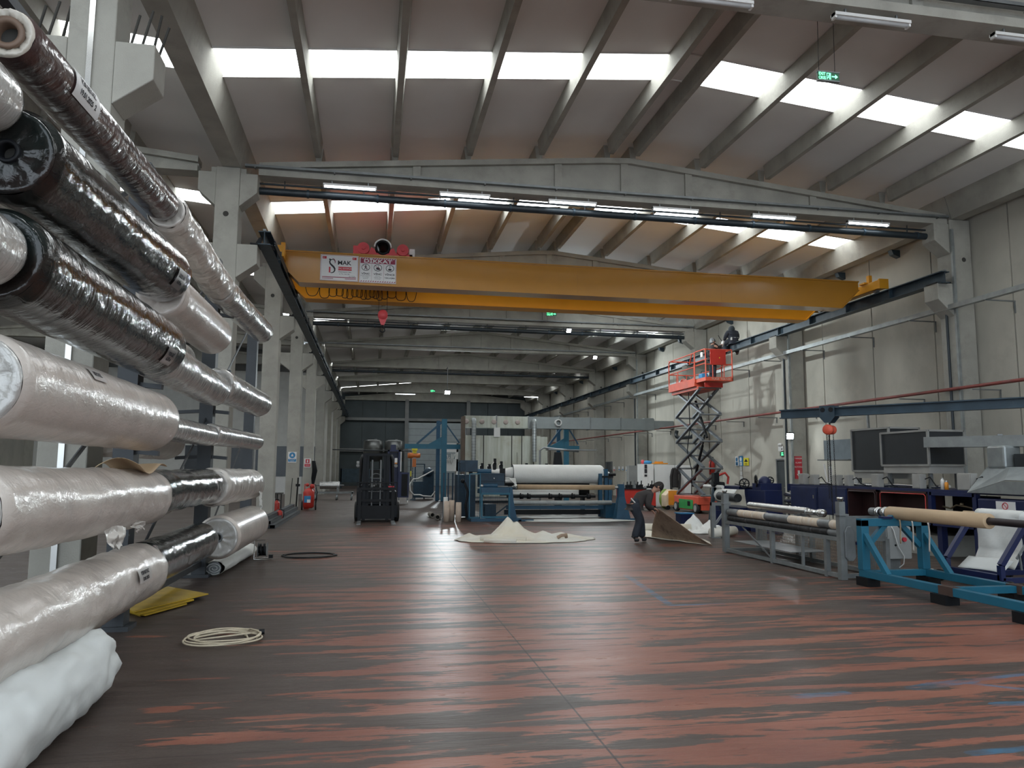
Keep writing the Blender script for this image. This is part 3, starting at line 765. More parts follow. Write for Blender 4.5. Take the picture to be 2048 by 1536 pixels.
# dark pipes hung between the beam brackets
for n in (1, 3, 5):
    y = YN(n)+.33 if n == 1 else YN(n)+.2
    z = 7.80
    root = thing('sprinkler_main', 'thick dark blue pipe hung across the hall at the ' + ordinal[n] + ' roof beam', 'pipe', (-2.7, y, z))
    MB().tube((-2.64, y, z), (14.2, y, z-.01), .085, 18).build('pipe', M['black_pipe'], root)
    mb = MB(); k = -1.6
    while k < 14: mb.tube((k, y, z), (k+.05, y, z), .098, 18); k += 1.55
    split(mb, 'coupling', M['steel_blue'], root)
    MB().tube((-2.64, y, z+.17), (14.2, y, z+.16), .025, 10).build('conduit', M['black_pipe'], root)
    mb = MB(); k = -2.1
    while k < 14: mb.box(k, k+.02, y-.01, y+.01, z+.05, 8.06); k += 1.75
    split(mb, 'hanger_rod', M['black_pipe'], root)
for n, s, z in ((3, 0, 7.72), (4, .1, 7.8)):
    pass
# ---- floodlights
FL = emat('flood_led', (.90, .97, 1.0), 90.)
def floodlight(p, d, power, lab, size=.16, ang=140, br=None):
    p = V(p); d = V(d).normalized()
    root = thing('floodlight', lab, 'floodlight', p)
    r = d.cross(V((0, 0, 1))).normalized(); u = r.cross(d)
    mb = MB().bar(p-d*.07, p-d*.005, size*1.25, size*1.1, up=u); mb.build('housing', M['black'], root)
    MB().bar(p-d*.004, p+d*.004, size, size*.85, up=u).build('lens', FL, root)
    MB().bar(p-d*.04, p-d*.04+V((0, 0, .14)), .2*size, .03).build('bracket', M['black'], root)
    l = bpy.data.lights.new('flood_beam', 'SPOT'); l.energy = power; l.spot_size = math.radians(ang); l.spot_blend = .4; l.shadow_soft_size = size*.5; l.color = (.88, .97, 1.)
    lo = bpy.data.objects.new('flood_beam', l); COL.objects.link(lo); lo.parent = root
    lo.matrix_local = Matrix.Translation(d*.06) @ d.to_track_quat('-Z', 'Y').to_matrix().to_4x4()
    return root
floodlight((4.614, 48.0, 6.454), (.0, -.75, -.65), 1500, 'dazzling floodlight hanging high above the blue gantry', .30)
MB_ = MB().tube((4.614, 48.04, 6.6), (4.614, 48.04, 8.1), .02, 8).tube((4.614, 48.04, 8.05), (4.614, 49.0, 8.1), .02, 8)
tag(MB_.build('light_pole', M['steel']), 'thin pole holding the dazzling floodlight below the roof beam', 'pole')
floodlight((8.593, 32.8, 7.86), (.1, -.8, -.5), 500, 'bright floodlight on the fourth roof beam, under the crane', .2)
floodlight((12.2, 40.78, 7.9), (.1, -.8, -.5), 500, 'bright floodlight on the roof beam near the right wall', .2)
floodlight((7.9, 24.75, 7.7), (.62, .55, -.38), 1100, 'floodlight on the third roof beam, aimed at the lift and the wall', .2, 120)

# ---- right wall: cable tray, red pipe, vertical conduits
root = thing('cable_duct', 'long grey cable duct on brackets running along the right wall', 'cable duct', (14.5, 5, 5.8))
MB().box(14.46, 14.60, 4.0, 72.5, 5.78, 5.90).build('duct', M['galv'], root)
mb = MB()
y = 5.0
while y < 72:
    mb.box(14.46, 15.3, y, y+.03, 5.75, 5.78).bar((15.28, y+.015, 5.77), (15.28, y+.015, 5.47), .03, .03); y += 2.66
split(mb, 'bracket', M['steel'], root)
root = thing('fire_main', 'red fire water pipe running along the right wall at half height', 'pipe', (14.5, 5, 3.7))
MB().tube((14.56, 4, 3.72), (14.56, 72.5, 3.80), .043, 14).build('pipe', M['pipe_red'], root)
mb = MB(); y = 5.6
while y < 72: mb.box(14.5, 15.3, y, y+.03, 3.64, 3.67).bar((15.28, y+.015, 3.66), (15.28, y+.015, 3.45), .03, .03); y += 2.66
split(mb, 'bracket', M['steel'], root)
for n in (1, 2, 4):
    y = YN(n)-.02
    tag(MB().box(14.63, 14.70, y-.05, y+.015, .0, 7.9).build('conduit', M['galv']), 'vertical perforated conduit on the front of the ' + ordinal[n] + ' right wall column', 'conduit')
    tag(MB().tube((14.605, y+.25, .0), (14.605, y+.25, 5.75), .035, 10).build('drain_pipe', M['black_pipe']), 'dark vertical pipe beside the ' + ordinal[n] + ' right wall column', 'pipe')
tag(MB().box(-3.28, -3.22, YN(0)-.03, YN(0), 0, 8.0).build('conduit', M['chrome']), 'bright metal conduit running up the nearest left column', 'conduit')
# small dark brackets under the right eaves beam
for k in range(22):
    y = 11.6+k*2.667
    if abs((y-16.86) % 8-.25) < .3: continue
    tag(MB().prism([(15.3, y, 8.18), (15.02, y, 8.18), (15.08, y, 8.04), (15.3, y, 7.96)], (0, .18, 0)).build('wall_bracket', M['steel_blue']),
        'small dark steel bracket tying a wall panel to the eaves beam', 'bracket', 'wall tie brackets under the eaves beam')
# elbow pipe on the wall near the lift
tag(MB().path([(15.3, 33.7, 3.35), (15.0, 33.7, 3.35), (14.9, 33.75, 3.3), (14.9, 34.0, 3.2), (14.9, 35.4, 3.2), (14.9, 35.8, 3.28), (14.95, 36, 3.42), (15.0, 36, 3.6)], .09, 12).build('exhaust_elbow', M['black_pipe']), 'fat dark bent pipe on the wall left of the scissor lift', 'pipe')

# ---- doors, signs on the right wall (plane X=15.3, facing -X)
def wall_thing(name, lab, cat, px0, py0, px1, py1, X=15.28, kind=None):
    a = at(px0, py0, X=X); b = at(px1, py1, X=X)
    root = thing(name, lab, cat, (X, (a.y+b.y)/2, min(a.z, b.z)), kind=kind)
    return root, min(a.y, b.y), max(a.y, b.y), min(a.z, b.z), max(a.z, b.z)
def wrect(root, y0, y1, z0, z1, mat, name, X=15.28, d=.02):
    return MB().box(X-d, X, y0, y1, z0, z1).build(name, mat, root)
M['door_dark'] = pmat('door_dark', (.06, .07, .075), .5)
for i, (pxa, pxb, pyt) in enumerate(((1557, 1577, 921), (1214, 1224, 925))):
    a = at(pxa, pyt, X=15.28); b = at(pxb, pyt, X=15.28)
    d = MB().box(15.24, 15.298, b.y, a.y, 0, a.z).build('door_%d' % (i+2), M['door_dark']); tag(d, kind='structure')
    mb = MB().box(15.2, 15.298, b.y-.06, b.y, 0, a.z+.06).box(15.2, 15.298, a.y, a.y+.06, 0, a.z+.06).box(15.2, 15.298, b.y, a.y, a.z, a.z+.06)
    mb.build('frame', M['steel'], d); MB().box(15.19, 15.24, b.y+.08, b.y+.2, 1.0, 1.03).build('door_handle', M['chrome'], d)
LY, LU = (0, -1, 0), (0, 0, 1)     # on the right wall, text reads towards -Y
def wtext(s, y, z, size, mat, root, X=15.25, sx=1.): return text(s, (X, y, z), LY, LU, size, mat, 'lettering', root, 'CENTER', .002, sx)
EX = emat('exit_green', (.05, 1., .35), 2.4); EXD = pmat('exit_dark', (.005, .12, .05), .4)
r, y0, y1, z0, z1 = wall_thing('exit_sign', 'green EXIT sign above the dark door beside the second right wall column', 'exit sign', 1562, 904, 1572, 912)
wrect(r, y0, y1, z0, z1, EXD, 'panel', d=.05)
wtext('EXIT', (y0+y1)/2, z0+(z1-z0)*.72, (z1-z0)*.42, EX, r, 15.228); wtext('ÇIKIŞ', (y0+y1)/2, z0+(z1-z0)*.28, (z1-z0)*.38, EX, r, 15.228)
r, y0, y1, z0, z1 = wall_thing('alarm_unit', 'small white emergency light box above the green exit sign', 'emergency light', 1561, 893, 1571, 902)
wrect(r, y0, y1, z0, z1, M['white'], 'housing', d=.1); wrect(r, y0+.1, y1-.3, z0+.05, z1-.08, M['ink'], 'lens', X=15.18)
MB().sphere((15.17, y0+.12, z1+.06), .06).sphere((15.17, y1-.12, z1+.06), .06).build('lamp', M['white'], r)
r = floodlight((14.55, YN(2)-.12, 2.85), (-.3, -1, -.3), 4, 'small black floodlight on a bracket on the second right wall column', .22)
r = thing('fire_instruction_sign', 'tall red and white sign with an arrow on the second right wall column', 'sign', (14.8, YN(2)-.01, 1.55))
MB().box(14.75, 15.03, YN(2)-.03, YN(2), 1.35, 2.15).build('plate', M['signred'], r)
for k, s in enumerate(('YANGIN', 'ALARM', 'BUTONU')): text(s, (14.89, YN(2)-.031, 2.07-k*.15), RX, UZ, .075, M['signwhite'], 'lettering', r, 'CENTER', .002)
MB().prism([(14.85, YN(2)-.031, 1.65), (14.93, YN(2)-.031, 1.65), (14.93, YN(2)-.031, 1.52), (14.97, YN(2)-.031, 1.52), (14.89, YN(2)-.031, 1.42), (14.81, YN(2)-.031, 1.52), (14.85, YN(2)-.031, 1.52)], (0, -.003, 0)).build('arrow', M['signwhite'], r)
for (a, b, c, d_, mat, lab, col) in ((1471, 913, 1478, 932, 'signwhite', 'white and blue notice, left of the three posters on the right wall', 'signblue'), (1479, 912, 1486, 932, 'signblue', 'blue and white notice, middle of the three posters on the right wall', 'signwhite'),
                        (1488, 916, 1498, 931, 'signyellow', 'yellow warning poster on the right wall near the posters', 'ink')):
    r, y0, y1, z0, z1 = wall_thing('wall_poster', lab, 'poster', a, b, c, d_)
    wrect(r, y0, y1, z0, z1, M[mat], 'sheet')
    h = z1-z0
    wrect(r, y0+.05, y1-.05, z0+.06*h, z0+.42*h, M['signblue'] if mat == 'signwhite' else (M['signwhite'] if mat == 'signblue' else M['signyellow']), 'text_panel', X=15.26, d=.004)
    cyy = (y0+y1)/2
    if mat == 'signyellow':
        MB().prism([(15.258, cyy-.16, z0+.48*h), (15.258, cyy+.16, z0+.48*h), (15.258, cyy, z0+.88*h)], (-.004, 0, 0)).build('triangle', M['ink'], r)
    else: MB().tube((15.26, cyy, z0+.68*h), (15.252, cyy, z0+.68*h), .2*h, 18).build('roundel', M[col], r)
    for k in range(2): wrect(r, y0+.09, y1-.09, z0+.14*h+k*.13*h, z0+.19*h+k*.13*h, M['ink'], 'text_line', X=15.255, d=.003)
for k, (a, b, lab) in enumerate(((1480, 1486, 'stack of white paper sheets pinned under the blue notice'),)):
    r, y0, y1, z0, z1 = wall_thing('paper_notice', lab, 'notice', a, 933, b, 962)
    for j in range(3): wrect(r, y0+.03*j, y1-.02*j, z0+(z1-z0)*j/3+.03, z0+(z1-z0)*(j+1)/3, M['white_paper'], 'sheet', d=.01)
for k, (a, b, t_, u_) in enumerate(((1227, 1231, 933, 942), (1237, 1241, 933, 941), (1244, 1248, 933, 941), (1252, 1258, 933, 943))):
    r, y0, y1, z0, z1 = wall_thing('safety_notice', ('small red-headed notice beside the far door on the right wall', 'small white notice with blue foot, left of a pair beside the far door', 'small white notice with blue foot, right of a pair beside the far door', 'white notice next to the grey wall cabinet')[k], 'notice', a, t_, b, u_)
    wrect(r, y0, y1, z0, z1, M['signwhite'], 'sheet'); wrect(r, y0+.05, y1-.05, z0+.03, z0+.35*(z1-z0), M['signred'] if k == 0 else M['signblue'], 'text_panel', X=15.26, d=.004)
# fire hose reel cabinet
r = thing('fire_extinguisher', 'tall red extinguisher hanging on the right wall behind the scissor lift', 'fire extinguisher', (15.1, 32.3, 1.4))
MB().lathe((15.12, 32.35, 1.45), (0, 0, 1), [(0, 0), (.0, .13), (.55, .13), (.66, .06), (.70, .03), (.74, 0)], 20).build('cylinder', M['red'], r)
MB().path([(15.12, 32.35, 2.18), (15.05, 32.2, 2.2), (14.98, 32.2, 1.95), (14.98, 32.25, 1.55)], .018, 8).build('hose', M['black'], r)
MB().box(15.06, 15.18, 32.3, 32.4, 2.16, 2.24).build('valve', M['black'], r)
# ---- hanging exit signs
def hang_exit(x, y, z, w, h, lab, top):
    r = thing('hanging_exit_sign', lab, 'exit sign', (x, y, z))
    MB().box(x-w/2, x+w/2, y-.02, y+.02, z-h/2, z+h/2).build('panel', EXD, r, bevel=.006)
    MB().box(x-w/2-.006, x+w/2+.006, y-.026, y+.026, z-h/2-.006, z-h/2+.01).box(x-w/2-.006, x+w/2+.006, y-.026, y+.026, z+h/2-.01, z+h/2+.006).build('frame', M['steel'], r)
    mb = MB()
    for dx in (-w*.42, w*.33): mb.tube((x+dx, y, z+h/2), (x+dx+.01, y, top), .004, 6)
    mb.build('wire', M['black'], r)
    text('EXIT', (x-w*.31, y-.0205, z+h*.22), RX, UZ, h*.46, EX, 'lettering', r, 'CENTER', .001, .85, .003*w)
    text('ÇIKIŞ', (x-w*.31, y-.0205, z-h*.22), RX, UZ, h*.44, EX, 'lettering', r, 'CENTER', .001, .75, .003*w)
    mb = MB()
    for a in ((-.10, -.08, -.36, .36), (.07, .09, -.36, .36), (-.10, .09, .30, .36)): mb.box(x+a[0]*w, x+a[1]*w, y-.024, y-.0205, z+a[2]*h, z+a[3]*h)
    yy = y-.023
    mb.tube((x+.03*w, y-.0205, z+.2*h), (x+.03*w, y-.026, z+.2*h), .05*h*1.3, 10)
    for p, q in (((.01, .10), (-.02, -.10)), ((-.02, -.08), (.04, -.18)), ((.04, -.18), (.02, -.34)), ((-.02, -.08), (-.05, -.2)), ((-.05, -.2), (-.09, -.26)), ((.01, .08), (.06, -.02)), ((.01, .08), (-.05, .02))):
        mb.bar((x+p[0]*w, yy, z+p[1]*h), (x+q[0]*w, yy, z+q[1]*h), .003, .02*w+.002, up=(1, 0, .3))
    mb.build('running_figure', EX, r)
    MB().prism([(x+.14*w, y-.0205, z-.06*h), (x+.30*w, y-.0205, z-.06*h), (x+.30*w, y-.0205, z-.24*h), (x+.42*w, y-.0205, z), (x+.30*w, y-.0205, z+.24*h), (x+.30*w, y-.0205, z+.06*h), (x+.14*w, y-.0205, z+.06*h)], (0, -.003, 0)).build('arrow', EX, r)
    return r
p = at(1656, 154, Y=9.35); hang_exit(p.x, p.y, p.z, .335, .135, 'green EXIT ÇIKIŞ sign with running figure and arrow, hung near the camera', 8.15)
p = at(1103, 628, Y=32.2); hang_exit(p.x, p.y, p.z, .46, .19, 'small green exit sign hung far off below the crane girder', 8.1)
p = at(1152, 753, Y=56.4); hang_exit(p.x, p.y, p.z, .6, .26, 'tiny green exit sign hung on the far pipe near the right wall', 8.1)
p = at(866, 782, Y=64.4); hang_exit(p.x, p.y, p.z, .4, .2, 'tiny green exit sign left of the dazzling floodlight', 8.1)
# signs on the left columns
def col_sign(x, n, z, w, h, lab, kind):
    y = YN(n); r = thing('column_sign', lab, 'sign', (x, y, z-h/2))
    MB().box(x-w/2, x+w/2, y-.015, y-.001, z-h/2, z+h/2).build('plate', M['signwhite'], r)
    if kind == 'blue':
        MB().tube((x, y-.016, z+h*.18), (x, y-.02, z+h*.18), w*.36, 24).build('roundel', M['signblue'], r)
        MB().prism([(x-.05, y-.021, z+h*.08), (x+.05, y-.021, z+h*.08), (x+.03, y-.021, z+h*.22), (x, y-.021, z+h*.33), (x-.03, y-.021, z+h*.22)], (0, -.003, 0)).build('pictogram', M['signwhite'], r)
        MB().box(x-w/2+.01, x+w/2-.01, y-.019, y-.015, z-h*.42, z-h*.16).build('text_band', M['signblue'], r)
        text('İŞ AYAKKABISI', (x, y-.020, z-h*.24), RX, UZ, .045, M['signwhite'], 'lettering', r, 'CENTER', .002, .8); text('KULLAN', (x, y-.020, z-h*.35), RX, UZ, .045, M['signwhite'], 'lettering', r, 'CENTER', .002, .8)
    else:
        MB().box(x-w*.30, x+w*.30, y-.019, y-.015, z-h*.02, z+h*.42).build('pictogram_panel', M['signred'], r)
        MB().prism([(x-.03, y-.02, z+h*.05), (x+.03, y-.02, z+h*.05), (x+.03, y-.02, z+h*.28), (x, y-.02, z+h*.36), (x-.03, y-.02, z+h*.28)], (0, -.003, 0)).build('pictogram', M['signwhite'], r)
        MB().box(x-w*.42, x+w*.42, y-.019, y-.015, z-h*.42, z-h*.10).build('text_band', M['signred'], r)
        text('YANGIN', (x, y-.020, z-h*.26), RX, UZ, .07, M['signwhite'], 'lettering', r, 'CENTER', .002, .8)
col_sign(-3.26, 3, 2.08, .34, .44, 'blue and white safety sign on the left column behind the wrapped rolls', 'blue')
col_sign(-3.28, 4, 1.90, .34, .46, 'red and white fire extinguisher sign on a left column', 'red')
# ================================================================ LEFT: RACK WITH WRAPPED ROLLS
def rz(x, y, z, s): return noise.noise(V((x, y, z))*s)
def roll_mesh(X, Z, r, y0, y1, crumple=.0, seed=0., seg=56, sag=0., round_=.03, ringamp=.0):
    """wrapped roll along Y: a tube with film wrinkles, rounded shoulders"""
    n = max(14, int((y1-y0)/.05)); mb = MB(); vs = []
    for j in range(n+1):
        y = y0+(y1-y0)*j/n
        e = min(y-y0, y1-y)
        sh = 1. if e > round_ else 1-.10*(1-e/round_)**2
        for i in range(seg):
            a = 2*PI*i/seg; ca, sa = math.cos(a), math.sin(a)
            rr = r*sh
            if crumple:
                q = V((ca*r*5+seed, y*3.+sa*.5, sa*r*5))
                d = noise.noise(q*.9)*.8 + noise.noise(q*2.3)*.45 + abs(noise.noise(q*4.1))*.4
                rr += crumple*d
            if ringamp: rr += ringamp*noise.noise(V((seed, y*9+.8*noise.noise(V((ca*1.5, y*2, sa*1.5+seed))), .3)))
            if sag and sa < 0: rr += sag*(-sa)**3*(.6+.6*noise.noise(V((y*1.7, seed, 0))))
            vs.append((X+ca*rr, y, Z+sa*rr))
    fs = [(j*seg+i, j*seg+(i+1) % seg, (j+1)*seg+(i+1) % seg, (j+1)*seg+i) for j in range(n) for i in range(seg)]
    mb.add(vs, fs, True); return mb
def end_cap(X, Z, r, y, s, pleat=.012, core=.055, seg=56, seed=0.):
    """gathered film over the end; s=-1 faces the camera"""
    mb = MB(); prof = [(0, .90), (.018, .86), (.022, .8), (.006, .68), (-.004, .5), (-.004, core/r*1.25)]
    vs = []
    for t, k in prof:
        for i in range(seg):
            a = 2*PI*i/seg
            dd = pleat*math.sin(i*PI)*0 + pleat*(1.6*noise.noise(V((math.cos(a)*3+seed, k*4, math.sin(a)*3)))+(.5 if i % 2 else -.5)*(.7 if .6 < k < .88 else .1))
            vs.append((X+math.cos(a)*r*k, y+s*(t+dd), Z+math.sin(a)*r*k))
    m_ = len(prof)
    mb.add(vs, [((j)*seg+i, j*seg+(i+1) % seg, (j+1)*seg+(i+1) % seg, (j+1)*seg+i) for j in range(m_-1) for i in range(seg)], True)
    return mb
def wrapped_roll(lab, X, Z, r, y0, y1, mat, group=None, crumple=0., seed=0., near='film', far='film', sag=0., ringamp=.0, core=.055, facemat=None, coremat=None):
    root = thing('wrapped_roll', lab, 'film roll', (X, (y0+y1)/2, Z), group)
    roll_mesh(X, Z, r, y0, y1, crumple, seed, sag=sag, ringamp=ringamp).build('wrapped_body', mat, root)
    fm = facemat or mat
    for s, y, k in ((-1, y0, near), (1, y1, far)):
        end_cap(X, Z, r, y, s, .010 if k == 'film' else .002, core, seed=seed).build('end_wrap', fm if s < 0 else mat, root)
        o = MB().lathe((X, y-s*.08, Z), (0, s, 0), [(0, core*.8), (.09, core*.8), (.10, core), (.10, core*1.28), (.06, core*1.28)], 24).build('core_tube', coremat or (CORE if facemat is F['face'] else (M['black'] if mat in (F['black'], F['black_rippled']) else M['steel'])), root)
        MB().tube((X, y-s*.07, Z), (X, y-s*.065, Z), core*.8, 20).build('core_plug', M['gap'], o)
    return root
def hang_film(root, X, Y, Z, w, h, seed, mat):
    mb = MB()
    def fn(u, v):
        a = (u-.5)*w; k = (1-v)
        return (X + .05*noise.noise(V((u*4, v*3, seed))) + .02*v, Y + a*(1-.5*v) + .06*noise.noise(V((u*5, v*4, seed+3)))*v, Z - h*v*(.7+.3*noise.noise(V((u*6, seed, 1))))+.03*math.sin(u*PI))
    mb.grid(fn, 14, 10); return mb.build('loose_film', mat, root)

CORE = pmat('core_brown', (.20, .13, .09), .6)
G1 = 'wrapped rolls on the cantilever rack'
specs = [
 # label, X, (Z near, Z far), r, y0, y1, mat, kwargs
 ('brown film-wrapped roll with a white label, topmost and nearest on the rack', -2.229, (4.235, 4.368), .172, 4.80, 8.27, 'brown', dict(near='film', facemat='face', seed=1, ringamp=.002, core=.078, crumple=.003)),
 ('crumpled clear-wrapped roll right behind the topmost brown roll', -2.20, (4.33, 4.185), .205, 8.32, 11.1, 'crumple', dict(crumple=.028, seed=2)),
 ('shiny clear-wrapped roll, farthest of the top row', -2.19, (4.16, 4.30), .212, 11.16, 15.45, 'clear', dict(crumple=.014, seed=3)),
 ('pale film roll end at the left edge above the upper black roll', -2.20, (3.70, 3.70), .20, .9, 4.60, 'clear', dict(seed=4, ringamp=.004)),
 ('big glossy black-wrapped roll, upper of the two black ones', -2.12, (3.45, 3.56), .283, 4.68, 8.01, 'black', dict(seed=5, ringamp=.001, crumple=.008)),
 ('pinkish clear-wrapped roll behind the upper black roll', -2.144, (3.40, 3.396), .26, 8.08, 10.6, 'white', dict(seed=6, ringamp=.002, crumple=.007)),
 ('pale film roll end at the left edge above the lower black roll', -2.08, (2.80, 2.80), .20, .9, 4.50, 'clear', dict(seed=7, crumple=.012)),
 ('big glossy black-wrapped roll with rippled film, lower of the two black ones', -2.107, (2.803, 2.793), .29, 4.58, 7.86, 'black_rippled', dict(seed=8, ringamp=.006, crumple=.005)),
 ('clear-wrapped roll right behind the lower rippled black roll', -2.18, (2.74, 2.70), .222, 7.93, 11.1, 'clear', dict(seed=9, ringamp=.004, crumple=.008)),
 ('silvery clear-wrapped roll end, farthest of the third row', -2.16, (2.80, 2.85), .236, 11.18, 15.2, 'clear', dict(seed=10, crumple=.012)),
 ('large white-wrapped roll of the fourth row with a gathered film end', -2.105, (2.088, 2.073), .284, 4.45, 7.78, 'white', dict(seed=11, ringamp=.003, crumple=.005, facemat='clear')),
 ('thin silvery roll right behind the large white fourth-row roll', -2.26, (2.075, 2.076), .146, 7.86, 11.2, 'clear', dict(seed=12, ringamp=.002)),
 ('thin silvery roll, farthest of the fourth row', -2.25, (2.10, 2.14), .155, 11.28, 15.6, 'clear', dict(seed=13, ringamp=.002, crumple=.006)),
 ('large white-wrapped roll of the fifth row, film torn and hanging', -2.14, (1.385, 1.352), .262, 4.46, 7.9, 'white', dict(seed=14, crumple=.016, facemat='clear')),
 ('dark glossy roll between two white rolls in the fifth row', -2.18, (1.38, 1.389), .228, 7.97, 10.9, 'black', dict(seed=15, crumple=.014)),
 ('white crumple-wrapped roll, farthest of the fifth row', -2.143, (1.37, 1.346), .262, 10.98, 14.4, 'crumple', dict(seed=16, crumple=.018)),
 ('large white-wrapped roll of the lowest row with wavy loose film', -2.145, (.63, .667), .262, 4.40, 7.9, 'white', dict(seed=17, crumple=.018, facemat='face')),
 ('dark green-black glossy roll in the lowest row', -2.18, (.68, .688), .230, 7.97, 10.7, 'black', dict(seed=18, crumple=.008)),
 ('white roll with a pleated film end, farthest of the lowest row', -2.10, (.66, .655), .305, 11.4, 14.45, 'white', dict(seed=19, ringamp=.003, facemat='clear')),
 # far side of the rack
 ('clear-wrapped roll on the back side of the rack, below the pinkish roll', -3.02, (3.32, 3.32), .25, 9.5, 12.6, 'crumple', dict(seed=20, crumple=.01)),
 ('white roll on the back side of the rack, under the fourth row', -3.02, (2.03, 2.03), .28, 9.5, 12.1, 'white', dict(seed=21, crumple=.01)),
 ('clear-wrapped roll on the back side of the rack, above the dark green roll', -3.0, (1.18, 1.18), .24, 9.5, 11.9, 'crumple', dict(seed=22, crumple=.008)),
]
rolls = []
for (lab, X, Z, r, y0, y1, mt, kw) in specs:
    kw = dict(kw)
    if 'facemat' in kw: kw['facemat'] = F[kw['facemat']]
    rr_ = wrapped_roll(lab, X, (Z[0]+Z[1])/2, r, y0, y1, F[mt], **kw)
    rr_.rotation_euler.x = math.atan((Z[1]-Z[0])/(y1-y0)); rolls.append(rr_)
# labels stuck on rolls
LBW = pmat('label_white_film', (.55, .52, .49), .3, coat=.6)
LBG = pmat('label_under_film', (.20, .17, .165), .3, coat=.8)
def roll_label(root, X, Z, r, ya, yb, a0, a1, lines, mat=None):
    mb = MB()
    mb.grid(lambda u, v: (X+math.cos(a0+(a1-a0)*v)*(r+.006), ya+(yb-ya)*u, Z+math.sin(a0+(a1-a0)*v)*(r+.006)), 6, 10)
    o = mb.build('paper_label', mat or M['signwhite'], root)
    am = (a0+a1)/2
    for (s, du, da, size) in lines:
        a = am+da; n = V((math.cos(a), 0, math.sin(a))); up = V((-math.sin(a), 0, math.cos(a)))
        p = V((X, ya+(yb-ya)*du, Z))+n*(r+.0085)
        text(s, p, V((0, 1, 0)), up, size, M['ink'], 'lettering', o, 'CENTER', .0006, 1., .001)
roll_label(rolls[0], -2.229, 4.3015, .176, 5.38, 5.84, -.55, .62, [('V20 BEYAZ', .5, .20, .058), ('19.01.2025  2', .5, -.22, .055)])
roll_label(rolls[4], -2.12, 3.505, .292, 7.45, 7.74, -.75, -.1, [('KOD 14', .5, .1, .05), ('6,40 m', .5, -.1, .05)], LBG)
roll_label(rolls[7], -2.107, 2.798, .297, 7.2, 7.5, -.8, -.25, [('V20 GRİ', .5, .08, .05), ('6,20 m', .5, -.08, .05)], LBG)
roll_label(rolls[16], -2.145, .6485, .276, 6.9, 7.25, .05, .45, [('V20 BEYAZ', .5, .08, .045), ('12.01.2025', .5, -.1, .04)], LBW)
roll_label(rolls[10], -2.105, 2.08, .290, 5.5, 5.75, .5, .85, [('BEYAZ', .5, .0, .05)], LBW)
# loose film scraps
hang_film(rolls[13], -1.93, 6.4, 1.16, .5, .22, 1., F['crumple']); hang_film(rolls[13], -1.96, 7.1, 1.16, .35, .10, 2., F['crumple'])
hang_film(rolls[15], -1.92, 14.1, 1.24, .45, .42, 3., M['white_cloth']); hang_film(rolls[19], -2.86, 10.3, 3.12, .5, .12, 5., F['crumple'])
hang_film(rolls[20], -2.85, 10.6, 1.85, .6, .12, 6., F['crumple'])
# crumpled brown paper on top of the fifth-row roll
o = MB().grid(lambda u, v: (-2.28+.34*v, 6.9+.95*u, 1.625+.045*math.sin(u*7+v*2)+.05*math.sin(v*PI)*(1-u)), 18, 8).build('kraft_paper_scrap', M['kraft'], solid=.003)
tag(o, 'crumpled piece of brown paper lying on the large fifth-row roll', 'paper scrap')

# ---- the rack: one run of posts with arms to both sides
rack = thing('cantilever_rack', 'dark grey steel cantilever rack carrying the wrapped rolls', 'rack', (-2.5, 8, 0))
levels = [.34, 1.06, 1.76, 2.46, 3.10, 3.98]
for y in (.7, 4.5, 8.44, 12.28, 16.39):
    MB().box(-2.62, -2.42, y, y+.20, 0, 4.9).build('post', M['rack'], rack)
    MB().box(-3.05, -2.36, y-.05, y+.25, .0, .045).build('foot', M['rack'], rack)
for y in (.7, 4.5, 8.44, 12.28):
    for i, z in enumerate(levels):
        mb = MB().bar((-2.42, y+.1, z+.04), (-2.20, y+.1, z+.02), .08, .05)
        if not 8 < y < 9: mb.bar((-2.62, y+.1, z+.04), (-2.95, y+.1, z+.02), .08, .05)
        split(mb, 'arm', M['rack'], rack)
for z in (.16, 4.75): MB().box(-2.56, -2.48, .8, 16.5, z, z+.08).build('tie_beam', M['rack'], rack)
for y in (4.6, 8.54, 12.38):
    MB().bar((-2.52, y, .3), (-2.52, y+3.8, 2.4), .012, .05).bar((-2.52, y, 2.5), (-2.52, y+3.8, 4.6), .012, .05).build('diagonal_brace', M['rack'], rack)

# ---- on the floor beside the rack
# big white paper roll, nearest
A, B = V((-1.85, 3.2, .24)), V((-1.99, 6.2, .24))
root = thing('paper_wrapped_roll', 'big crumpled white paper-wrapped roll lying on the floor, nearest to the camera', 'paper roll', (-2.0, 4.8, 0))
mb = MB(); seg, n = 40, 60; d = B-A; vs = []
for j in range(n+1):
    u = j/n; c = A.lerp(B, u)
    for i in range(seg):
        a = 2*PI*i/seg; ca, sa = math.cos(a), math.sin(a)
        q = V((ca*1.3, u*6.5, sa*1.3))
        rr = .24 + .035*noise.noise(q*1.1) + .022*(abs(noise.noise(q*1.8+V((4, 0, 0))))*2-.5)
        if u > .88: rr *= 1-.16*((u-.88)/.12)**2*(1+.8*noise.noise(V((ca*2, 3, sa*2))))
        z = c.z+sa*rr; z = max(z, .004+.01*abs(ca))
        vs.append((c.x+ca*rr*1.02, c.y, z))
mb.add(vs, [(j*seg+i, j*seg+(i+1) % seg, (j+1)*seg+(i+1) % seg, (j+1)*seg+i) for j in range(n) for i in range(seg)], True)
mb.build('paper_wrap', M['white_paper'], root)
mb = MB(); k = len(vs)-seg
ring = vs[-seg:]
mb.grid(lambda u, v: V(ring[int(round(u*seg)) % seg]).lerp(B+V((0, -.10-.05*math.sin(u*25), 0)), v), seg, 5); mb.build('folded_end', M['white_paper'], root)
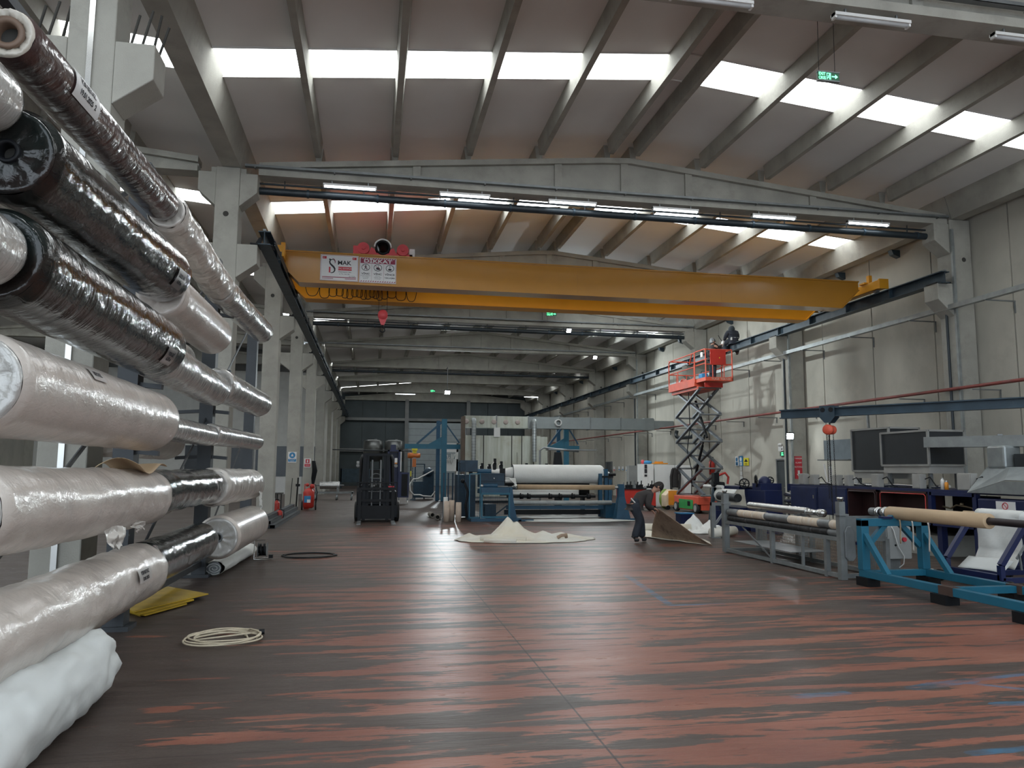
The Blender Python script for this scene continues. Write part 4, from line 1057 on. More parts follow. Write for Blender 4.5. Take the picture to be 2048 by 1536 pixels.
# thin white roll under the rack
root = thing('cloth_roll', 'thin white cloth roll lying on the floor under the rack end', 'cloth roll', (-2.3, 13, 0))
P0, P1 = at(428, 1139, Z=.10), at(497, 1100, Z=.10)
P0, P1 = V((P0.x, P0.y, .115)), V((P1.x, P1.y, .115))
mb = MB(); seg, n = 28, 30; vs = []
dd = (P1-P0).normalized(); xx = V((dd.y, -dd.x, 0))
for j in range(n+1):
    c = P0.lerp(P1, j/n)
    for i in range(seg):
        a = 2*PI*i/seg; rr = .125*(1+.12*noise.noise(V((math.cos(a)*2, j*.25, math.sin(a)*2))))
        vs.append(c+xx*math.cos(a)*rr*1.25+V((0, 0, max(math.sin(a)*rr*.85, -.11))))
mb.add(vs, [(j*seg+i, j*seg+(i+1) % seg, (j+1)*seg+(i+1) % seg, (j+1)*seg+i) for j in range(n) for i in range(seg)], True)
mb.build('wound_cloth', M['white_cloth'], root)
mb = MB()
mb.path([P0-dd*.004+xx*(.13*k/40)*math.cos(k*.45)+V((0, 0, .09*k/40*math.sin(k*.45))) for k in range(6, 41)], .006, 5)
mb.build('spiral_edge', M['white_paper'], root)
MB().lathe(P0, -dd, [(-.02, 0), (-.02, .10)], 24).build('end_face', M['steel'], root)
# yellow boards
ya = [at(x, y, Z=.02) for x, y in ((262, 1238), (418, 1197), (340, 1196), (250, 1190))]
def board_stack(k, zz, pts, lab):
    tag(MB().prism([V((p.x, p.y, zz)) for p in pts][::-1], (0, 0, -.012)).build('yellow_board', M['yellow']), lab, 'board', None)
c = V((-2.5, 9.6, 0))
p0, p1, p2, p3 = V((-2.52, 9.18, 0)), V((-1.98, 10.32, 0)), V((-2.62, 11.0, 0)), V((-3.1, 9.9, 0))
board_stack(0, .062, [p0, p1, p2, p3], 'yellow board on top of the stack on the floor under the rack')
board_stack(1, .044, [p0+V((.06, -.05, 0)), p1+V((-.10, -.32, 0)), p2, p3], 'yellow board, second from the top of the stack under the rack')
board_stack(2, .028, [p0+V((.12, -.04, 0)), p1+V((-.14, -.5, 0)), p2+V((.1, 0, 0)), p3], 'yellow board, third of the stack under the rack')
board_stack(3, .014, [p0+V((.05, .03, 0)), p1+V((-.18, -.40, 0)), p2, p3+V((0, .1, 0))], 'yellow board lying lowest on the floor under the rack')
# coiled cream hose
c = at(452, 1272, Z=.02); c = V((c.x, c.y, 0))
pts = []
for k in range(260):
    a = k*.11; rr = .30+.05*math.sin(k*.037)+.03*math.sin(k*.31)
    pts.append((c.x+rr*1.0*math.cos(a)+.02*math.sin(k*.05), c.y+rr*1.0*math.sin(a)-.10+.05*math.sin(k*.045), .012+.022*abs(math.sin(k*.027))+.014*(k % 60)/60))
e = at(521, 1266, Z=.02)
pts += [(pts[-1][0]*.6+e.x*.4, pts[-1][1]*.6+e.y*.4, .03), (e.x-.05, e.y, .025), (e.x, e.y, .03)]
r = thing('coiled_hose', 'coiled cream hose with a black end fitting on the red floor', 'hose', (c.x, c.y, 0))
MB().path(pts, .0085, 8).build('hose', M['hose'], r); MB().tube((e.x-.015, e.y, .032), (e.x+.035, e.y+.01, .032), .026, 14).build('end_fitting', M['black'], r)
# black cable coil
c = at(618, 1112, Z=0)
pts = [(c.x+(.48+.03*math.sin(k*.21))*math.cos(k*.13), c.y+(.48+.05*math.sin(k*.05))*math.sin(k*.13)*.9, .012+.008*(k % 48)/48) for k in range(120)]
tag(MB().path(pts, .011, 6).build('cable_coil', M['black']), 'thin black cable coiled in wide loops on the floor beyond the cream hose', 'cable')
# cable reel
c = at(523, 1121, Z=0); r = thing('cable_reel', 'cable reel in a thin bent metal stand on the floor near the rack end', 'cable reel', (c.x, c.y, 0))
MB().path([(c.x-.13, c.y, .35), (c.x+.05, c.y, .36)] , .01, 6).path([(c.x-.13, c.y, .36), (c.x-.135, c.y, .02), (c.x+.12, c.y, .02), (c.x+.13, c.y+.2, .02), (c.x-.13, c.y+.2, .02), (c.x-.13, c.y+.02, .03)], .01, 8).build('stand', M['chrome'], r)
for dx in (-.075, .075): MB().tube((c.x+dx-.004, c.y+.1, .18), (c.x+dx+.004, c.y+.1, .18), .13, 24).build('flange', M['steel'], r)
MB().tube((c.x-.07, c.y+.1, .18), (c.x+.07, c.y+.1, .18), .06, 16).path([(c.x-.06+.12*(k % 24)/24, c.y+.1+.10*math.cos(k*.5), .18+.10*math.sin(k*.5)) for k in range(96)], .012, 6).build('wound_cable', M['black'], r)
MB().box(c.x+.11, c.x+.18, c.y+.06, c.y+.14, .03, .09).build('plug', M['black'], r)
# black steel tubes on the floor
tips = [(-2.95, 21.7, 0), (-2.78, 21.7, 0), (-2.61, 21.7, 0), (-2.93, 22.0, .10), (-2.75, 21.9, .10), (-2.86, 22.3, .20)]
for i, (x, y, z) in enumerate(tips):
    o = MB()
    L = 8.3-.5*(i % 3)
    for a in ((x-.08, x-.07, z, z+.1), (x+.07, x+.08, z, z+.1), (x-.08, x+.08, z, z+.008), (x-.08, x+.08, z+.092, z+.1)): o.box(a[0], a[1], y, y+L, a[2]+.002, a[3])
    tag(o.build('steel_tube', M['rack']), 'long black square steel tube in the ' + ('bottom layer of the pile left of the forklift' if z == 0 else ('middle layer of the pile left of the forklift' if z < .15 else 'top of the pile left of the forklift')), 'steel tube', ('tubes bottom layer', 'tubes middle layer', 'tube top')[int(round(z*10))])
# ================================================================ RIGHT FOREGROUND
# ---- blue roll stand
r = thing('roll_stand', 'bright blue welded steel roll stand on black feet, holding a cardboard-wrapped shaft', 'roll stand', (7.5, 8.3, 0))
BX0, BX1, BY = 7.07, 8.05, 10.15
B_ = M['sblue']
for x in (BX0, BX1):
    MB().box(x-.05, x+.05, 5.0, BY+.06, .12, .22).build('base_rail', B_, r, bevel=.004)
    MB().box(x-.06, x+.06, BY-.06, BY+.06, .22, .93).build('upright', B_, r, bevel=.004)
    MB().bar((x, BY-.05, .72), (x, BY-.52, .20), .07, .07).build('brace', B_, r)
    for yy in (9.95, 8.45, 7.2, 5.4):
        MB().box(x-.1, x+.1, yy, yy+.26, 0, .12).build('foot', M['black'], r)
for yy in (10.1, 8.5, 6.5): MB().box(BX0+.05, BX1-.05, yy-.045, yy+.045, .13, .215).build('cross_member', B_, r)
MB().box(BX0-.06, BX1+.06, BY-.06, BY+.06, .84, .95).build('top_beam', B_, r, bevel=.004)
for s, x in ((1, BX0+.06), (-1, BX1-.06)): MB().bar((x, BY, .55), (x+s*.30, BY, .86), .07, .07, up=(0, 1, 0)).build('knee_brace', B_, r)
split(MB().box(BX0-.056, BX0+.056, 8.38, 8.62, .115, .226).box(BX1-.056, BX1+.056, 8.38, 8.62, .115, .226), 'rusty_joint', pmat('rust', (.07, .04, .03), .8, dirt=(.02, .018, .016)), r)
MB().prism([(7.48, BY-.05, .95), (7.78, BY-.05, .95), (7.72, BY-.05, 1.0), (7.63, BY-.05, .93), (7.54, BY-.05, 1.0)][::-1], (0, .1, 0)).build('saddle', B_, r)
MB().box(7.35, 7.5, BY-.1, BY+.02, .95, .98).build('tie_wrap', M['navy'], r)
MB().box(7.40, 7.86, 5.3, 5.5, .22, .94).build('rear_support', B_, r)
r = thing('roll_shaft', 'steel shaft with a brown cardboard tube lying on the bright blue stand', 'shaft', (7.63, 8.5, 1.02))
MB().tube((7.63, 10.72, 1.022), (7.63, 5.2, 1.022), .046, 20).build('steel_shaft', pmat('dark_shaft', (.05, .042, .045), .35, .6), r)
MB().lathe((7.63, 10.30, 1.022), (0, -1, 0), [(0, .088), (.02, .095), (1.88, .096), (1.885, .088), (1.885, .05)], 32).build('cardboard_tube', M['kraft'], r)
for yy, rr in ((10.34, .085), (10.50, .075)): MB().lathe((7.63, yy, 1.022), (0, 1, 0), [(0, .05), (0, rr), (.05, rr), (.06, .05)], 24).build('clamp_ring', M['chrome'], r)
MB().tube((7.63, 10.45, 1.022), (7.63, 10.38, 1.022), .06, 18).tube((7.63, 10.72, 1.022), (7.63, 10.6, 1.022), .058, 18).build('hub', M['steel'], r)
for yy, L in ((9.98, .34), (9.72, .42), (9.40, .40)):
    MB().grid(lambda u, v: (7.55+.01*math.sin(v*3), yy+.03*(u-.5)+.006*math.sin(v*6+yy), .94-L*v), 2, 12).build('tape_strip', F['crumple'] if yy < 9.9 else M['kraft'], r, solid=.002)
# ---- grey electrical cabinet
r = thing('control_cabinet', 'light grey electrical cabinet with red knob behind the bright blue stand', 'cabinet', (8.28, 11.15, 0))
M['ltgrey'] = pmat('cabinet_grey', (.33, .34, .33), .5, var=.12)
MB().box(8.06, 8.50, 11.0, 11.28, .25, .76).build('body', M['ltgrey'], r, bevel=.006)
MB().box(8.085, 8.50, 10.985, 11.0, .262, .75).build('door', M['ltgrey'], r)
MB().tube((8.37, 10.985, .56), (8.37, 10.955, .56), .035, 16).build('red_knob', M['signred'], r)
MB().tube((8.22, 10.985, .47), (8.22, 10.975, .47), .016, 12).build('button', M['black'], r)
MB().box(8.20, 8.38, 11.1, 11.2, 0, .25).build('foot', M['grey_paint'], r)
MB().path([(8.16, 11.0, .78), (8.18, 10.96, .7), (8.24, 10.95, .45), (8.34, 10.95, .30), (8.33, 10.96, .18), (8.28, 11.0, .12)], .008, 6).build('white_cable', M['white'], r)
# ---- grey roller frame with chain guard
G_ = M['grey_paint']
r = thing('roller_frame', 'long grey steel frame with two tape-wrapped rollers beside the bright blue stand', 'machine frame', (7.4, 12.6, 0))
xa, xb, ya, yb = 7.08, 7.86, 10.72, 14.55
for x in (xa, xb):
    for z in (.05, .60): MB().box(x-.03, x+.03, ya, yb, z-.03, z+.03).build('long_rail', G_, r)
    for y in (ya, 11.08, 12.75, yb): MB().box(x-.035, x+.035, y-.035, y+.035, .0, .60).build('post', G_, r)
for y in (ya, yb):
    for z in (.05, .60): MB().box(xa, xb, y-.03, y+.03, z-.03, z+.03).build('cross_rail', G_, r)
for x in (xa,):
    MB().box(x-.05, x+.05, ya-.08, ya+.02, 0, 1.17).build('end_upright', G_, r); MB().box(x-.05, x+.06, yb-.02, yb+.10, 0, 1.17).build('end_upright', G_, r)
    MB().box(x-.02, x+.02, 11.75, 11.79, .08, .58).build('thin_post', G_, r)
    MB().bar((x+.01, 13.9, .56), (x+.01, 12.8, .08), .012, .03).build('diagonal', M['steel'], r)
    for y in (ya-.04, yb+.04):
        MB().lathe((x, y, .98), (0, 0, 1), [(0, 0), (0, .04), (.22, .04), (.22, .05), (.26, .05), (.26, 0)], 16).build('air_cylinder', M['chrome'], r)
        MB().box(x-.07, x+.09, y-.07, y+.07, .96, .985).build('cylinder_plate', G_, r)
def banded(name, mats, cuts, x, z, rr, y0, y1, par):
    for i in range(len(cuts)-1):
        a, b = y0+(y1-y0)*cuts[i], y0+(y1-y0)*cuts[i+1]
        n = max(3, int((b-a)/.04))
        prof = [(0, 0)] + [((b-a)*k/n, rr*(1+.06*noise.noise(V((i*3, k*.7, z*9)))+(.05 if mats[i] != 0 else 0))) for k in range(n+1)] + [(b-a, 0)]
        MB().lathe((x, a, z), (0, 1, 0), prof, 22).build(name, (M['steel'], TAPE, RUB)[mats[i]], par)
TAPE = pmat('roller_tape', (.60, .47, .32), .7, var=.35, vscale=9, vstretch=(1, 5, 1), col2=(.62, .58, .52)); RUB = pmat('black_roller', (.015, .016, .018), .55, var=.5, vscale=12, dirt=(.25, .25, .24), dirtamt=.25, dirtscale=6)
ro = thing('tape_wrapped_roller', 'upper steel roller wrapped in bands of beige tape on the grey frame', 'roller', (7.12, 12.6, .80))
banded('tape_band', [1, 0, 1, 1, 0, 1, 1, 1, 0], [0, .05, .14, .26, .38, .60, .72, .80, .88, 1.], 7.12, .805, .068, 10.78, 14.47, ro)
ro2 = thing('black_roller', 'lower black rubber roller with worn bands on the grey frame', 'roller', (7.12, 12.6, .69))
banded('roller_band', [0, 2, 2, 2, 2, 2], [0, .07, .2, .3, .55, .8, 1.], 7.12, .685, .056, 10.78, 14.47, ro2)
MB().box(7.06, 7.85, 10.70, 10.735, .62, .95).build('side_plate', G_, r)
MB().prism([(7.09, 10.70, .34), (7.14, 10.70, .28), (7.22, 10.70, .28), (7.27, 10.70, .34), (7.25, 10.70, .72), (7.20, 10.70, .80), (7.13, 10.70, .80), (7.09, 10.70, .72)][::-1], (0, -.09, 0)).build('chain_guard', M['steel'], r, bevel=.01)
mb = MB()
y = 10.8
while y < 14.5: mb.tube((7.84, y, .08), (7.84, y, .57), .003, 4); y += .055
z = .1
while z < .57: mb.tube((7.84, 10.78, z), (7.84, 14.5, z), .003, 4); z += .055
mb.build('wire_mesh', pmat('mesh_orange', (.30, .24, .18), .7), r)
MB().box(7.1, 7.84, 12.2, 14.3, .24, .25).build('tray', M['steel'], r)
sh = thing('steel_shaft', 'long bare steel shaft lying behind the upper roller of the grey frame', 'shaft', (8.0, 14, .9))
MB().tube((7.95, 15.2, .90), (7.95, 13.0, .885), .075, 20).lathe((7.95, 13.0, .885), (0, -1, 0), [(0, .075), (0, .055), (.35, .05), (.36, .07), (.5, .07), (.52, 0)], 18).build('shaft', M['chrome'], sh)
mb = MB().box(7.85, 8.05, 13.2, 13.3, 0, .82).box(7.85, 8.05, 14.7, 14.8, 0, .82); split(mb, 'support', G_, sh)
# bracket post in front-left of it
r = thing('support_bracket', 'grey steel post with a slanted strut standing behind the far end of the roller frame', 'bracket', (7.3, 16.0, 0))
p0 = at(1427, 1076, Z=0)
MB().box(p0.x-.05, p0.x+.05, p0.y-.05, p0.y+.05, 0, .86).build('post', G_, r)
MB().box(p0.x-.05, p0.x+.45, p0.y-.045, p0.y+.045, .78, .86).build('top_arm', G_, r); MB().box(p0.x-.09, p0.x+.16, p0.y-.09, p0.y+.09, 0, .02).build('base_plate', G_, r)
MB().bar((p0.x+.03, p0.y, .30), (p0.x+.42, p0.y, .80), .05, .05).build('strut', G_, r)

# ---- jib beam and chain hoist
J0 = at(1562, 829, Z=2.5); J1 = at(2048, 805, Z=2.5); JD = (J1-J0).normalized(); J2 = J1+JD*1.3
r = thing('jib_crane', 'dark blue steel jib beam crossing the upper right, carrying a chain hoist', 'jib crane', (J2.x, J2.y, 0))
MB().ibeam(J0, J2, .12, .135, .016, .012).build('beam', M['steel_blue'], r)
MB().box(J2.x-.1, J2.x+.1, J2.y-.1, J2.y+.1, 0, 2.9).build('mast', M['steel_blue'], r)
t_ = J0+JD*((at(1663, 825, Z=2.5)-J0).length)
r = thing('chain_hoist', 'red chain hoist with dark blue trolley hanging from the jib beam', 'chain hoist', (t_.x, t_.y, 2.3))
n_ = JD.cross(V((0, 0, 1)))
for s in (-1, 1):
    q = t_+n_*s*.075
    MB().prism([q+JD*-.11+V((0, 0, .09)), q+JD*.11+V((0, 0, .09)), q+JD*.11+V((0, 0, -.08)), q+JD*.04+V((0, 0, -.16)), q+JD*-.04+V((0, 0, -.16)), q+JD*-.11+V((0, 0, -.08))], n_*.012*s).build('trolley_plate', M['steel_blue'], r)
    for e in (-.06, .06): MB().tube(q+JD*e+V((0, 0, .03))-n_*.03*s, q+JD*e+V((0, 0, .03))+n_*.02*s, .035, 14).build('trolley_wheel', M['black'], r)
c = t_+V((0, 0, -.26))
MB().lathe(c-V((0, .12, 0))*0+n_*-.10, n_, [(0, 0), (0, .055), (.02, .068), (.06, .068), (.07, .05), (.12, .05), (.13, .075), (.19, .075), (.21, .055), (.21, 0)], 24).build('hoist_body', M['lift_red'], r)
MB().path([c+V((0, 0, .06)), c+V((0, 0, .12))], .012, 8).build('suspension_hook', M['black'], r)
def chain(par, a, b, name='chain', wr=.0028, ll=.03):
    a, b = V(a), V(b); n = int((a-b).length/ll); mb = MB()
    for k in range(n):
        c0 = a.lerp(b, (k+.5)/n); o = k % 2
        pts = [c0+V(((.008*math.cos(t)) if o else 0, 0 if o else (.008*math.cos(t)), ll*.62*math.sin(t))) for t in [2*PI*j/8 for j in range(8)]]
        mb.path(pts, wr, 4, True)
    return mb.build(name, M['black'], par)
chain(r, c+V((-.05, 0, -.05)), (c.x-.05, c.y, 1.24)); chain(r, c+V((-.02, 0, -.05)), (c.x-.02, c.y, 1.20)); chain(r, c+V((.05, 0, -.05)), (c.x+.06, c.y, 1.25)); chain(r, c+V((.0, .02, -.05)), (c.x, c.y+.01, .95), wr=.004)
# ---- navy unwinding cart
r = thing('roll_cart', 'navy blue wheeled cart with hexagonal side frames and a hanging white cloth', 'cart', (9.1, 9.7, 0))
N_ = M['navy']
for y in (10.25, 9.25):
    hexp = [(8.95, .92), (8.52, .36), (8.52, .16), (9.70, .16), (9.70, .36), (9.35, .92)]
    for i in range(6):
        a, b = hexp[i], hexp[(i+1) % 6]
        MB().bar((a[0], y, a[1]), (b[0], y, b[1]), .07, .07, up=(0, 1, 0)).build('side_frame_tube', N_, r)
for x in (8.52, 9.70): MB().bar((x, 9.25, .19), (x, 10.25, .19), .07, .08).build('lower_rail', N_, r)
MB().box(8.5, 9.7, 9.9, 9.97, .13, .2).build('cross_tube', N_, r)
for x in (8.52, 9.7):
    for y in (10.40, 9.1):
        w = MB().lathe((x-.03, y, .085), (1, 0, 0), [(0, 0), (0, .06), (.0, .085), (.045, .085), (.045, .06), (.045, 0)], 20).build('caster_wheel', M['rubber'], r)
        MB().tube((x-.035, y, .085), (x+.02, y, .085), .03, 12).build('hub', M['steel'], w); MB().box(x-.02, x+.02, y-.02, y+.02, .09, .16).build('caster_fork', M['steel'], r)
MB().bar((8.75, 9.22, .45), (9.1, 9.22, .88), .02, .03).bar((8.8, 9.2, .30), (8.78, 9.2, .52), .02, .02).build('latch_bar', M['steel'], r)
r2 = thing('cloth_reel', 'white cloth roll on a cardboard core hanging down from the navy cart', 'cloth roll', (9.1, 9.75, .98))
MB().tube((9.12, 9.05, 1.0), (9.12, 10.55, 1.0), .035, 16).build('core_tube', M['kraft'], r2)
MB().lathe((9.12, 9.32, 1.0), (0, 1, 0), [(0, .035), (0, .075), (.93, .085), (.93, .035)], 26).build('wound_cloth', M['white_cloth'], r2)
def clothfn(u, v):
    y = 9.42+.78*u; 
    if v < .12: a = PI/2+v/.12*PI/2; return (9.12+.088*math.cos(a), y, 1.0+.088*math.sin(a))
    t = (v-.12)/.88; kick = max(0, t-.70)/.30
    return (9.032 - .02*math.sin(u*9+t*3)*t - .16*kick*(1-u*.4) + .03*noise.noise(V((u*4, t*3, 0))), y+.05*t*(u-.5), 1.0-.72*t)
MB().grid(clothfn, 26, 30).build('hanging_cloth', M['white_cloth'], r2, solid=.004)
def sheetfn(u, v): return (8.84-.02*u-.20*v, 9.36+.80*u, .40-.16*v+.01*math.sin(u*5))
MB().grid(sheetfn, 6, 6).build('paper_flap', M['white_paper'], r2, solid=.003)

# ---- long navy-and-maroon machine along Y at X = 10.5
r = thing('coating_machine', 'long low machine of navy cabinets and open maroon chambers along the right side', 'machine', (11.2, 14.5, 0))
X0, X1 = 10.5, 11.9
MB().box(X0+.25, X1, 10.6, 18.0, .62, .66).box(X0+.02, X1, 10.6, 18.0, 1.24, 1.30).build('deck', M['navy'], r)
MB().box(X0+.3, X1, 13.2, 15.5, .0, .40).build('plinth', M['concrete'], r)
for y0, y1 in ((15.6, 16.72), (16.76, 17.92)):
    c_ = MB().box(X0, X1, y0, y1, .62, 1.25).build('cabinet', M['cabblue'], r, bevel=.008)
    MB().box(X0-.012, X0, y0+.02, y1-.02, .65, 1.22).build('door', M['cabblue'], c_)
    MB().box(X0-.03, X0-.012, y0+.1, y0+.13, .98, 1.06).build('door_handle', M['chrome'], c_)
for y0, y1 in ((14.55, 15.56), (13.05, 14.46)):
    mb = MB().box(X0+.35, X0+.38, y0, y1, .62, 1.25).box(X0, X0+.38, y0, y0+.03, .62, 1.25).box(X0, X0+.38, y1-.03, y1, .62, 1.25).box(X0, X0+.38, y0, y1, .62, .66).box(X0, X0+.38, y0, y1, 1.21, 1.25)
    c_ = mb.build('open_chamber', M['maroon'], r)
    fr = [(X0-.015, y0+.04, .68), (X0-.015, y0+.04, 1.16), (X0-.015, y0+.08, 1.2), (X0-.015, y1-.08, 1.2), (X0-.015, y1-.04, 1.16), (X0-.015, y1-.04, .68)]
    MB().path(fr, .010, 6).build('door_seal', M['red'] if y0 < 14 else M['maroon'], c_)
mb = MB()
for y in (12.95, 11.85): mb.box(X0, X0+.09, y, y+.09, .0 if y < 12 else .62, 1.25)
mb.box(X0, X0+.09, 11.9, 13., 1.19, 1.25).box(X0, X0+.09, 11.9, 13., .62, .70); mb.build('open_frame', M['navy'], r)
MB().box(X0+.5, X0+.55, 11.9, 13., .66, 1.2).build('inner_panel', M['black'], r)
mb = MB().path([(X0+.2, 12.9, .98), (X0+.2, 12.7, .95), (X0+.2, 12.55, 1.02), (X0+.2, 12.3, 1.0), (X0+.2, 12.1, .97)], .018, 6).sphere((X0+.2, 12.12, .97), .04).sphere((X0+.2, 12.42, 1.04), .035)
mb.build('valve_pipe', pmat('brass', (.25, .2, .13), .4, .7), r)
for y in (11.0, 12.9, 14.5, 15.55, 17.85): MB().box(X0+.1, X0+.22, y-.06, y+.06, 0, .62).build('leg', M['navy'], r)
MB().box(X1-.1, X1-.05, 10.6, 18., 0, .62).build('rear_skirt', M['black'], r)
MB().box(X0-.02, X0+.3, 10.6, 11.8, .78, 1.18).build('end_box', M['navy'], r, bevel=.03)
# boxes and clutter on top
LB = pmat('junction_box', (.36, .355, .33), .55, var=.12)
jb = [(17.45, 17.85, 1.57), (17.0, 17.3, 1.55), (16.05, 16.4, 1.55), (15.65, 15.9, 1.55), (14.62, 14.98, 1.58), (13.35, 13.72, 1.59), (12.05, 12.6, 1.61)]
for i, (y0, y1, z) in enumerate(jb):
    rr = thing('junction_box', 'pale grey junction box on the long navy machine, ' + ('farthest from the camera', 'second farthest', 'left one beside the hoist chain', 'right one beside the hoist chain', 'below the left dark hood', 'below the right dark hood', 'nearest, beside the spray cans')[i], 'junction box', (10.7, (y0+y1)/2, 1.3))
    y1 = y0+(y1-y0)*.62
    MB().box(10.6, 10.74, y0, y1, 1.30, z).build('body', LB, rr, bevel=.01); MB().box(10.585, 10.60, y0+.02, y1-.02, 1.32, z-.02).build('lid', LB, rr)
    MB().path([(10.7, y0-.02, z-.1), (10.7, y0-.15, z-.06), (10.72, y0-.28, 1.36), (10.75, y0-.4, 1.33)], .012, 6).build('cable', M['black'], rr)
for i, (y, h, mt) in enumerate(((12.78, .17, 'white'), (12.68, .12, 'eorange'))):
    rr = thing('spray_can', 'white spray can beside the nearest junction box' if i == 0 else 'orange capped tin beside the nearest junction box', 'can', (10.62, y, 1.3))
    MB().lathe((10.62, y, 1.30), (0, 0, 1), [(0, 0), (0, .035), (h, .035), (h+.02, .022), (h+.03, .0)], 16).build('body', M[mt], rr); MB().tube((10.62, y, 1.30+h+.02), (10.62, y, 1.30+h+.05), .015, 12).build('cap', M['white'], rr)
tag(MB().path([(10.8, 17.2, 1.32), (10.78, 16.2, 1.34), (10.8, 15.2, 1.33), (10.75, 14.2, 1.36), (10.8, 13.3, 1.34), (10.7, 12.7, 1.36)], .03, 8).build('corrugated_conduit', M['chrome']), 'silvery flexible conduit lying along the top of the long navy machine', 'conduit')
tag(MB().box(10.9, 11.4, 15.9, 17.6, 1.30, 1.36).box(11.0, 11.1, 16.0, 16.1, 1.36, 1.5).box(11.0, 11.02, 16.9, 17.0, 1.36, 1.75).bar((11.0, 17.1, 1.36), (11.0, 17.2, 1.8), .03, .02).build('spare_brackets', M['white']), 'white bracket parts lying on the far end of the navy machine', 'bracket')
# dark hoods on the machine
DK = pmat('hood_dark', (.022, .026, .030), .45, var=.2); TR = pmat('hood_trim', (.38, .38, .36), .4, .3)
for i, (x0, x1, y0, y1, z0, z1, lab) in enumerate(((11.0, 11.75, 14.75, 16.05, 1.64, 2.58, 'tall dark hood with light metal edges, left and farther of the two on the machine'), (10.7, 11.5, 13.2, 14.6, 1.76, 2.44, 'dark hood with light metal edges, right and nearer of the two on the machine'))):
    rr = thing('exhaust_hood', lab, 'hood', ((x0+x1)/2, (y0+y1)/2, 1.3))
    MB().box(x0, x1, y0, y1, z0, z1).build('panel_box', DK, rr)
    mb = MB()
    for (a, b) in ((x0, y0), (x0, y1), (x1, y0), (x1, y1)): mb.box(a-.02, a+.02, b-.02, b+.02, z0, z1+.01)
    for z in (z0, z1): 
        for x in (x0, x1): mb.box(x-.02, x+.02, y0, y1, z-.02, z+.02)
        for y in (y0, y1): mb.box(x0, x1, y-.02, y+.02, z-.02, z+.02)
    mb.build('edge_trim', TR, rr)
    mb = MB().box(x0+.02, x1-.02, y0+.02, y1-.02, z0-.16, z0-.02); mb.build('skirt', LB, rr)
    mb = MB()
    for yy in (y0+.1, y1-.1):
        for xx in (x0+.1, x1-.1): mb.box(xx-.03, xx+.03, yy-.03, yy+.03, 1.30, z0-.14)
    split(mb, 'leg', M['steel'], rr)
# galvanised duct and big hood at right
rr = thing('exhaust_duct', 'flat galvanised sheet duct running off to the right from the dark hood', 'duct', (10.5, 11.5, 2.0))
d0, d1 = at(1880, 897, Y=12.9), at(2048, 886, Y=11.4)
MB().bar((d0.x, 13.15, 2.20), (d1.x+.6, 10.4, 2.17), .45, .20).build('duct', M['galv'], rr)
MB().bar((d0.x+.62, 12.2, 2.2), (d0.x+.68, 12.15, 2.2), .50, .24).build('flange', M['steel'], rr)
rr2 = thing('fume_hood', 'sloping galvanised fume hood at the right edge above the navy machine', 'hood', (10.8, 11.3, 1.3))
MB().prism([(10.42, 11.95, 1.27), (10.42, 10.2, 1.27), (10.42, 10.2, 1.46), (10.42, 11.12, 1.48)], (.03, 0, 0)).add([(10.42, 11.95, 1.27), (10.42, 11.1, 1.50), (10.9, 11.5, 1.72), (10.9, 12.0, 1.72)], [(0, 1, 2, 3)]).add([(10.42, 11.1, 1.50), (10.42, 10.2, 1.48), (10.9, 10.3, 1.72), (10.9, 11.5, 1.72)], [(0, 1, 2, 3)]).build('sloped_sheet', M['galv'], rr2, solid=.01)
MB().box(10.85, 11.2, 11.55, 11.95, 1.70, 2.10).build('bend', M['galv'], rr2, bevel=.04)
MB().box(11.0, 11.5, 10.3, 11.5, 1.72, 1.95).build('upper_box', DK, rr2)
rr3 = thing('warning_notice', 'white notice with a red prohibition circle on the end of the navy machine', 'notice', (10.3, 10.9, 1.02))
p = at(*(1560+1810/4.197, 820+765/4.197), X=10.46); q = at(*(1560+1975/4.197, 820+850/4.197), X=10.46)
MB().box(10.46, 10.475, q.y, p.y, q.z, p.z).build('sheet', M['signwhite'], rr3)
cc = V((10.455, (p.y+q.y)/2, (p.z+q.z)/2))
MB().path([cc+V((0, .055*math.cos(a), .055*math.sin(a))) for a in [2*PI*k/24 for k in range(24)]], .006, 6, True).bar(cc+V((0, .04, .04)), cc+V((0, -.04, -.04)), .004, .010, up=(1, 0, 0)).build('prohibition_sign', M['signred'], rr3)
# wall box
rr = thing('sheet_metal_box', 'pale blue-grey sheet metal box on a shelf by the wall behind the chain', 'box', (14, 18.5, 1.9))
p = at(1647, 881, X=13.); q = at(1703, 918, X=13.)
MB().box(13.0, 14.6, q.y, p.y, q.z, p.z).build('body', pmat('bluegrey', (.22, .27, .30), .5), rr); MB().box(12.9, 15.28, q.y, p.y+.2, q.z-.03, q.z).build('shelf', M['steel'], rr)
tag(MB().bar((14.6, 20.3, 0), (14.9, 20.9, 3.4), .06, .06).build('leaning_post', M['steel']), 'long steel post leaning on the right wall beyond the chain', 'post')
# white rod on the floor
tag(MB().tube((9.2, 11.6, .03), (8.9, 10.75, .03), .022, 10).build('white_rod', M['white']), 'white plastic rod on the floor beside the navy cart', 'rod')

